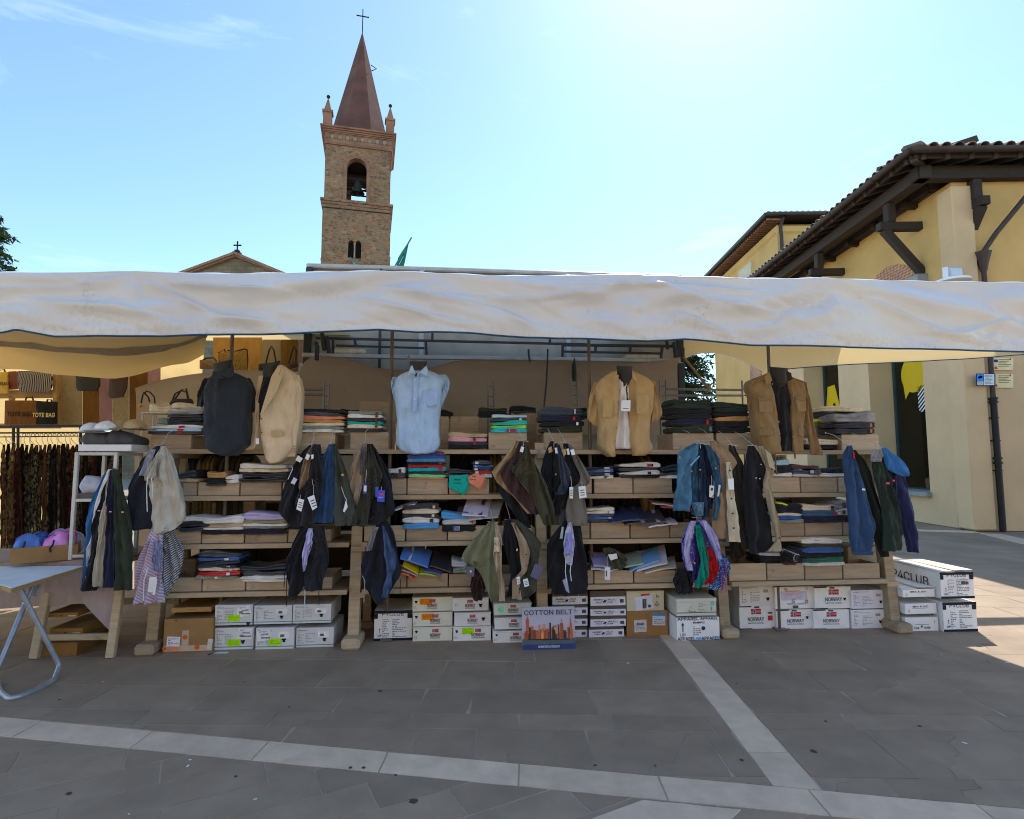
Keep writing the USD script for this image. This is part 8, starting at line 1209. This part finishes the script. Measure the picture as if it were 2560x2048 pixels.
dress_mat('floral_tan', '7a6844', '4a3424', 14, 1.5); dress_mat('floral_black', '161414', '5c5844', 16, 1.0); dress_mat('floral_rust', '4a2418', '2c1a16', 22, .5); dress_mat('spot_black', '161414', '6c6850', 34, .3)
DM = ['floral_tan', 'cloth_1c1a1a', 'floral_tan', 'floral_rust', 'cloth_201c1a', 'floral_black', 'floral_black', 'spot_black', 'floral_black', 'cloth_6a4a32', 'spot_black', 'cloth_1c1a1a', 'floral_tan', 'cloth_2a201c', 'floral_black', 'cloth_5a2c1c', 'spot_black']
DN = ['tan floral', 'plain black', 'pale tan floral', 'rust', 'black', 'black and cream floral', 'bold black and cream', 'black spotted', 'cream blotched', 'plain brown', 'spotted black', 'deep black', 'tan printed', 'dark brown', 'black floral', 'red brown', 'small spotted']
for i in range(26):
    x = 20+i*38; y = 1030+cg.uniform(-5, 12); wv = cg.uniform(22, 40); lean = cg.uniform(-12, 12)
    T, o = H('hanging_dress', f'{DN[i]} dress on the iron rail, {i+1 if i else "first"} from the left' if False else f'{DN[i % 17]} dress hanging on the iron rail {"at the far left" if i < 17 else "behind the white rack"}', 'dress', cA, [(y, x-6, x+10), (y+70, x-wv*.8, x+wv*.5), (y+300, x-wv+lean, x+wv*.55+lean), (y+620, x-wv*1.1+lean*2, x+wv*.8+lean*2), (y+900, x-wv*1.2+lean*2, x+wv+lean*2)], 1.85+cg.uniform(-.05, .05), .16, DM[i % 17], (5, .016), [])
    c = on_stall(cA(x, y-50), 1.9); MB().tube([(c[0]-o[0]-.004, 0, c[1]-o[2]+.02), (c[0]-o[0]+.012, 0, c[1]-o[2]+.012), (c[0]-o[0]+.01, 0, c[1]-o[2]-.02), (0, 0, .0)], .003, 5).build('hanger_hook', 'metal_9a9a9a', T, True)
cloth_thing('brown_backcloth', 'dull brown cloth hanging behind the leftmost bay, between bag stall and truck', 'cloth', [SR(cC, [(60, 420), (500, 300), (1050, 252), (1620, 300)], 2.45), SR(cC, [(60, 900), (500, 900), (1050, 900), (1620, 900)], 2.5), SR(cC, [(60, 2600), (500, 2600), (1050, 2600), (1620, 2600)], 2.45)], 'tarp_brown', 6, 8, .09, 2.2, 14)
# two small green and white flags above the truck roof
def flag(label, base, tip, cloth, v):
    P = [S(*((lambda q: (q[0], v, q[1]))(on_stall(cN(*p), v)))) for p in (base, tip)]; t = thing('flag', label, 'flag', P[0]); MB().tube([(0, 0, 0), (P[1]-P[0])*.5, P[1]-P[0]], .014, 6).build('pole', 'paint_3a6a60', t, 40)
    for k, (pts, m) in enumerate(cloth):
        q = np.array([S(*((lambda a: (a[0], v+.02*math.sin(i*1.3)+.004*k, a[1]))(on_stall(cN(*p), v)))) for i, p in enumerate(pts)])-P[0]; c = q.mean(0); n = len(q); V = np.vstack([q, q+SN*.006, c, c+SN*.006]); MB().add((V, np.array([(i, 2*n, (i+1) % n) for i in range(n)]+[(n+i, n+(i+1) % n, 2*n+1) for i in range(n)]))).build('cloth', m, t)
VF = 5.5
flag('furled green and white flag on a slanting pole right of the tower foot', (945, 1640), (1160, 1268), [([(1158, 1268), (1120, 1320), (1060, 1410), (1015, 1490), (1002, 1560), (1000, 1640), (1055, 1640), (1085, 1540), (1110, 1430), (1130, 1330)], 'cloth_1f6a5a'), ([(1100, 1390), (1060, 1440), (1018, 1530), (1030, 1560), (1060, 1500), (1085, 1450)], 'cloth_d0d8d4'), ([(1010, 1560), (1030, 1580), (1060, 1560), (1062, 1600), (1030, 1600)], 'cloth_c8d0cc')], VF)
flag('small green and white flag leaning left in front of the tower foot', (660, 1640), (495, 1482), [([(495, 1480), (525, 1500), (590, 1560), (650, 1610), (650, 1640), (600, 1640), (560, 1580), (520, 1520)], 'cloth_1f7a62'), ([(510, 1505), (545, 1530), (600, 1600), (570, 1590), (530, 1540)], 'cloth_d0d8d4')], VF)
# signs on the yellow building
def wallsign(name, label, pts, y, mat, parts):
    P = [on_y(cK(*p), y) for p in pts]; o = np.mean(P, 0); t = thing(name, label, 'sign', o); MB().prism(Polygon([(p[0]-o[0], p[2]-o[2]) for p in P]), .015, _T((0, .0, 0)) @ UP).build('plate', mat, t)
    for q, m, nm in parts: R = [on_y(cK(*p), y-.017) for p in q]; MB().prism(Polygon([(p[0]-o[0], p[2]-o[2]) for p in R]), .002, _T((0, -.016, 0)) @ UP).build(nm, m, t)
R4 = lambda a, b, c, d: [(a, b), (c, b), (c, d), (a, d)]
wallsign('camera_sign', 'blue and white surveillance notice mounted on the downpipe', R4(1312, 326, 1474, 430), YW-.2, 'ink_1a2c48', [(R4(1320, 330, 1376, 390), 'ink_2f80d8', 'blue_field'), (R4(1320, 392, 1376, 424), 'ink_a8a8a4', 'grey_field'), (R4(1380, 330, 1468, 424), 'ink_c4cee0', 'white_field'), ([(1328, 352), (1362, 344), (1368, 360), (1332, 370)], 'ink_dcdce8', 'camera_print'), (R4(1344, 332, 1350, 348), 'ink_dcdce8', 'camera_print')]+[(R4(1386, 338+i*12, 1460-10*(i % 3), 342+i*12), 'ink_6a7a98', 'notice_print') for i in range(7)])
for i, (y0, y1, l) in enumerate(((190, 296, 'upper small white plaque with blue and red print on the yellow wall'), (330, 448, 'lower small white plaque with red crest print on the yellow wall'))):
    wallsign('wall_plaque', l, R4(1458, y0, 1628, y1), YW-.02, 'card_c9ad84', ([(R4(1465, y0+14, 1500, y0+36), 'ink_2c3a78', 'flag_print')] if i == 0 else [])+[(R4(1505, y0+12+k*14, 1612-(k % 3)*18, y0+17+k*14), 'ink_6a5444', 'notice_print') for k in range(5)]+[([(1465, y1-20), (1485, y1-35), (1500, y1-15), (1485, y1-8)], 'ink_b04a3a', 'crest_print'), ([(1600, y0+2), (1615, y0+2), (1612, y0+14), (1603, y0+14)], 'ink_b04a3a', 'crest_print')])
p = on_y(cO(1690, 1000), YW-.25); t = thing('wall_lamp', 'white wall lamp on the corner of the yellow building above the awning', 'lamp', p); MB().box((.12, .1, .15), (.3, .12, .34), bev=.03).build('housing', 'paint_b8bcc4', t); MB().add(trimesh.creation.cylinder(.33, .05, sections=24), _T((0, 0, -.02))).build('shade', 'paint_d8d8dc', t, 40); MB().tube([(-.12, .05, .0), (-.12, .05, .3)], .055, 10).build('arm', 'paint_d0d4dc', t, 40)
# cream awning of the bag stall overhead (keeps its floor in the shade)
us = np.linspace(-7.0, 1.05, 16); rows = [[S(u, .55, 3.02) for u in us], [S(u, 1.9, 3.14-.03*math.sin(u*2)) for u in us], [S(u, 3.2, 3.2) for u in us]]
cloth_thing('bag_stall_awning', 'cream awning roof of the bag stall at the left', 'awning cloth', rows, 'awning_cream', 2, 4, .05, 1.5, 33)
# small litter and dark gum spots on the slabs
lg = np.random.default_rng(5)
for (x, y), l in (((470, 1915), 'tiny white paper scrap just below the pale band, left of the thin strip'), ((475, 1900), 'thin pale paper strip just below the pale band at the left'), ((638, 1998), 'white paper scrap near the lower edge, left of the dark spot'), ((322, 2036), 'crumpled white paper scrap at the lower left edge'), ((1570, 1658), 'white speck of paper below the dark shirt boxes'), ((258, 1705), 'white paper scrap in front of the trestle table'), ((2412, 1858), 'pale paper speck on the right foreground slabs'), ((2518, 1657), 'white paper scrap in the sun beside the white cartons')):
    p = on_ground((x, y), .003); q = thing('paper_scrap', l, 'litter', p, lg.uniform(0, 6)); s = lg.uniform(.006, .014); MB().prism(Polygon([(-s, -s*.4), (s*.8, -s*.5), (s, s*.3), (-s*.3, s*.5)]), .0015).build('paper', 'card_c8c8cc', q)
sp = thing('gum_spots', 'dark round gum and oil spots trodden into the slabs', 'stain', kind='stuff'); m = MB()
for x, y, r in ((1970, 2003-0, 0), (1034, 1879+125, .028), (876, 1920, .012), (909, 1920, .012), (589, 1942, .01), (989, 1939, .01), (1488, 1914, .010), (1854, 1901, .014), (2034, 1879, .022), (2064, 1804, .012), (1841, 1710, .010), (1889, 1653, .01), (2299, 1816, .014), (149, 1750, .012), (609, 1706, .010), (722, 1768, .010), (950, 1728, .016), (172, 1985, .016), (1638, 1915, .008)):
    if r: p = on_ground((x, y)); a = np.linspace(0, 6.283, 11)[:-1]; m.prism(Polygon([(p[0]+r*.75*math.cos(t)*(1+lg.uniform(-.25, .25)), p[1]+r*.75*math.sin(t)*(1+lg.uniform(-.25, .25))) for t in a]), .0012, _T((0, 0, .0018)))
m.build('spot', 'ink_444440', sp)
# the other side of the square, behind the photographer: sunlit house fronts
for i, (x, w, h, c) in enumerate(((-24, 13, 11, 'd8b888'), (-10.5, 12, 9.5, 'd9c4a0'), (2.5, 13, 12, 'd6ab78'), (16, 13, 10, 'dcc8a8'), (29, 12, 11, 'd2b490'))):
    t = thing('house', f'{["ochre", "cream", "orange tan", "pale cream", "sand coloured"][i]} rendered house on the opposite side of the square', 'house', (x, -17, 0)); MB().box((0, -4, h/2), (w, 8, h)).build('wall', f'plaster_{c}', t); MB().bar((0, -8.3, h+.6), (0, .5, h+.1), w+.4, .2).build('roof', 'rooftile', t)
    for fx in (-.33, 0, .33):
        for z in (1.5, 4.6, 7.6):
            if z+1 < h: f = MB().box((fx*w, .04, z), (1.2, .08, 1.8 if z > 2 else 2.6), bev=.02).build('window', 'paint_5a5a4c', t); MB().box((fx*w, .085, z), (.9, .01, 1.5 if z > 2 else 2.2)).build('pane', 'shop_glass', f)
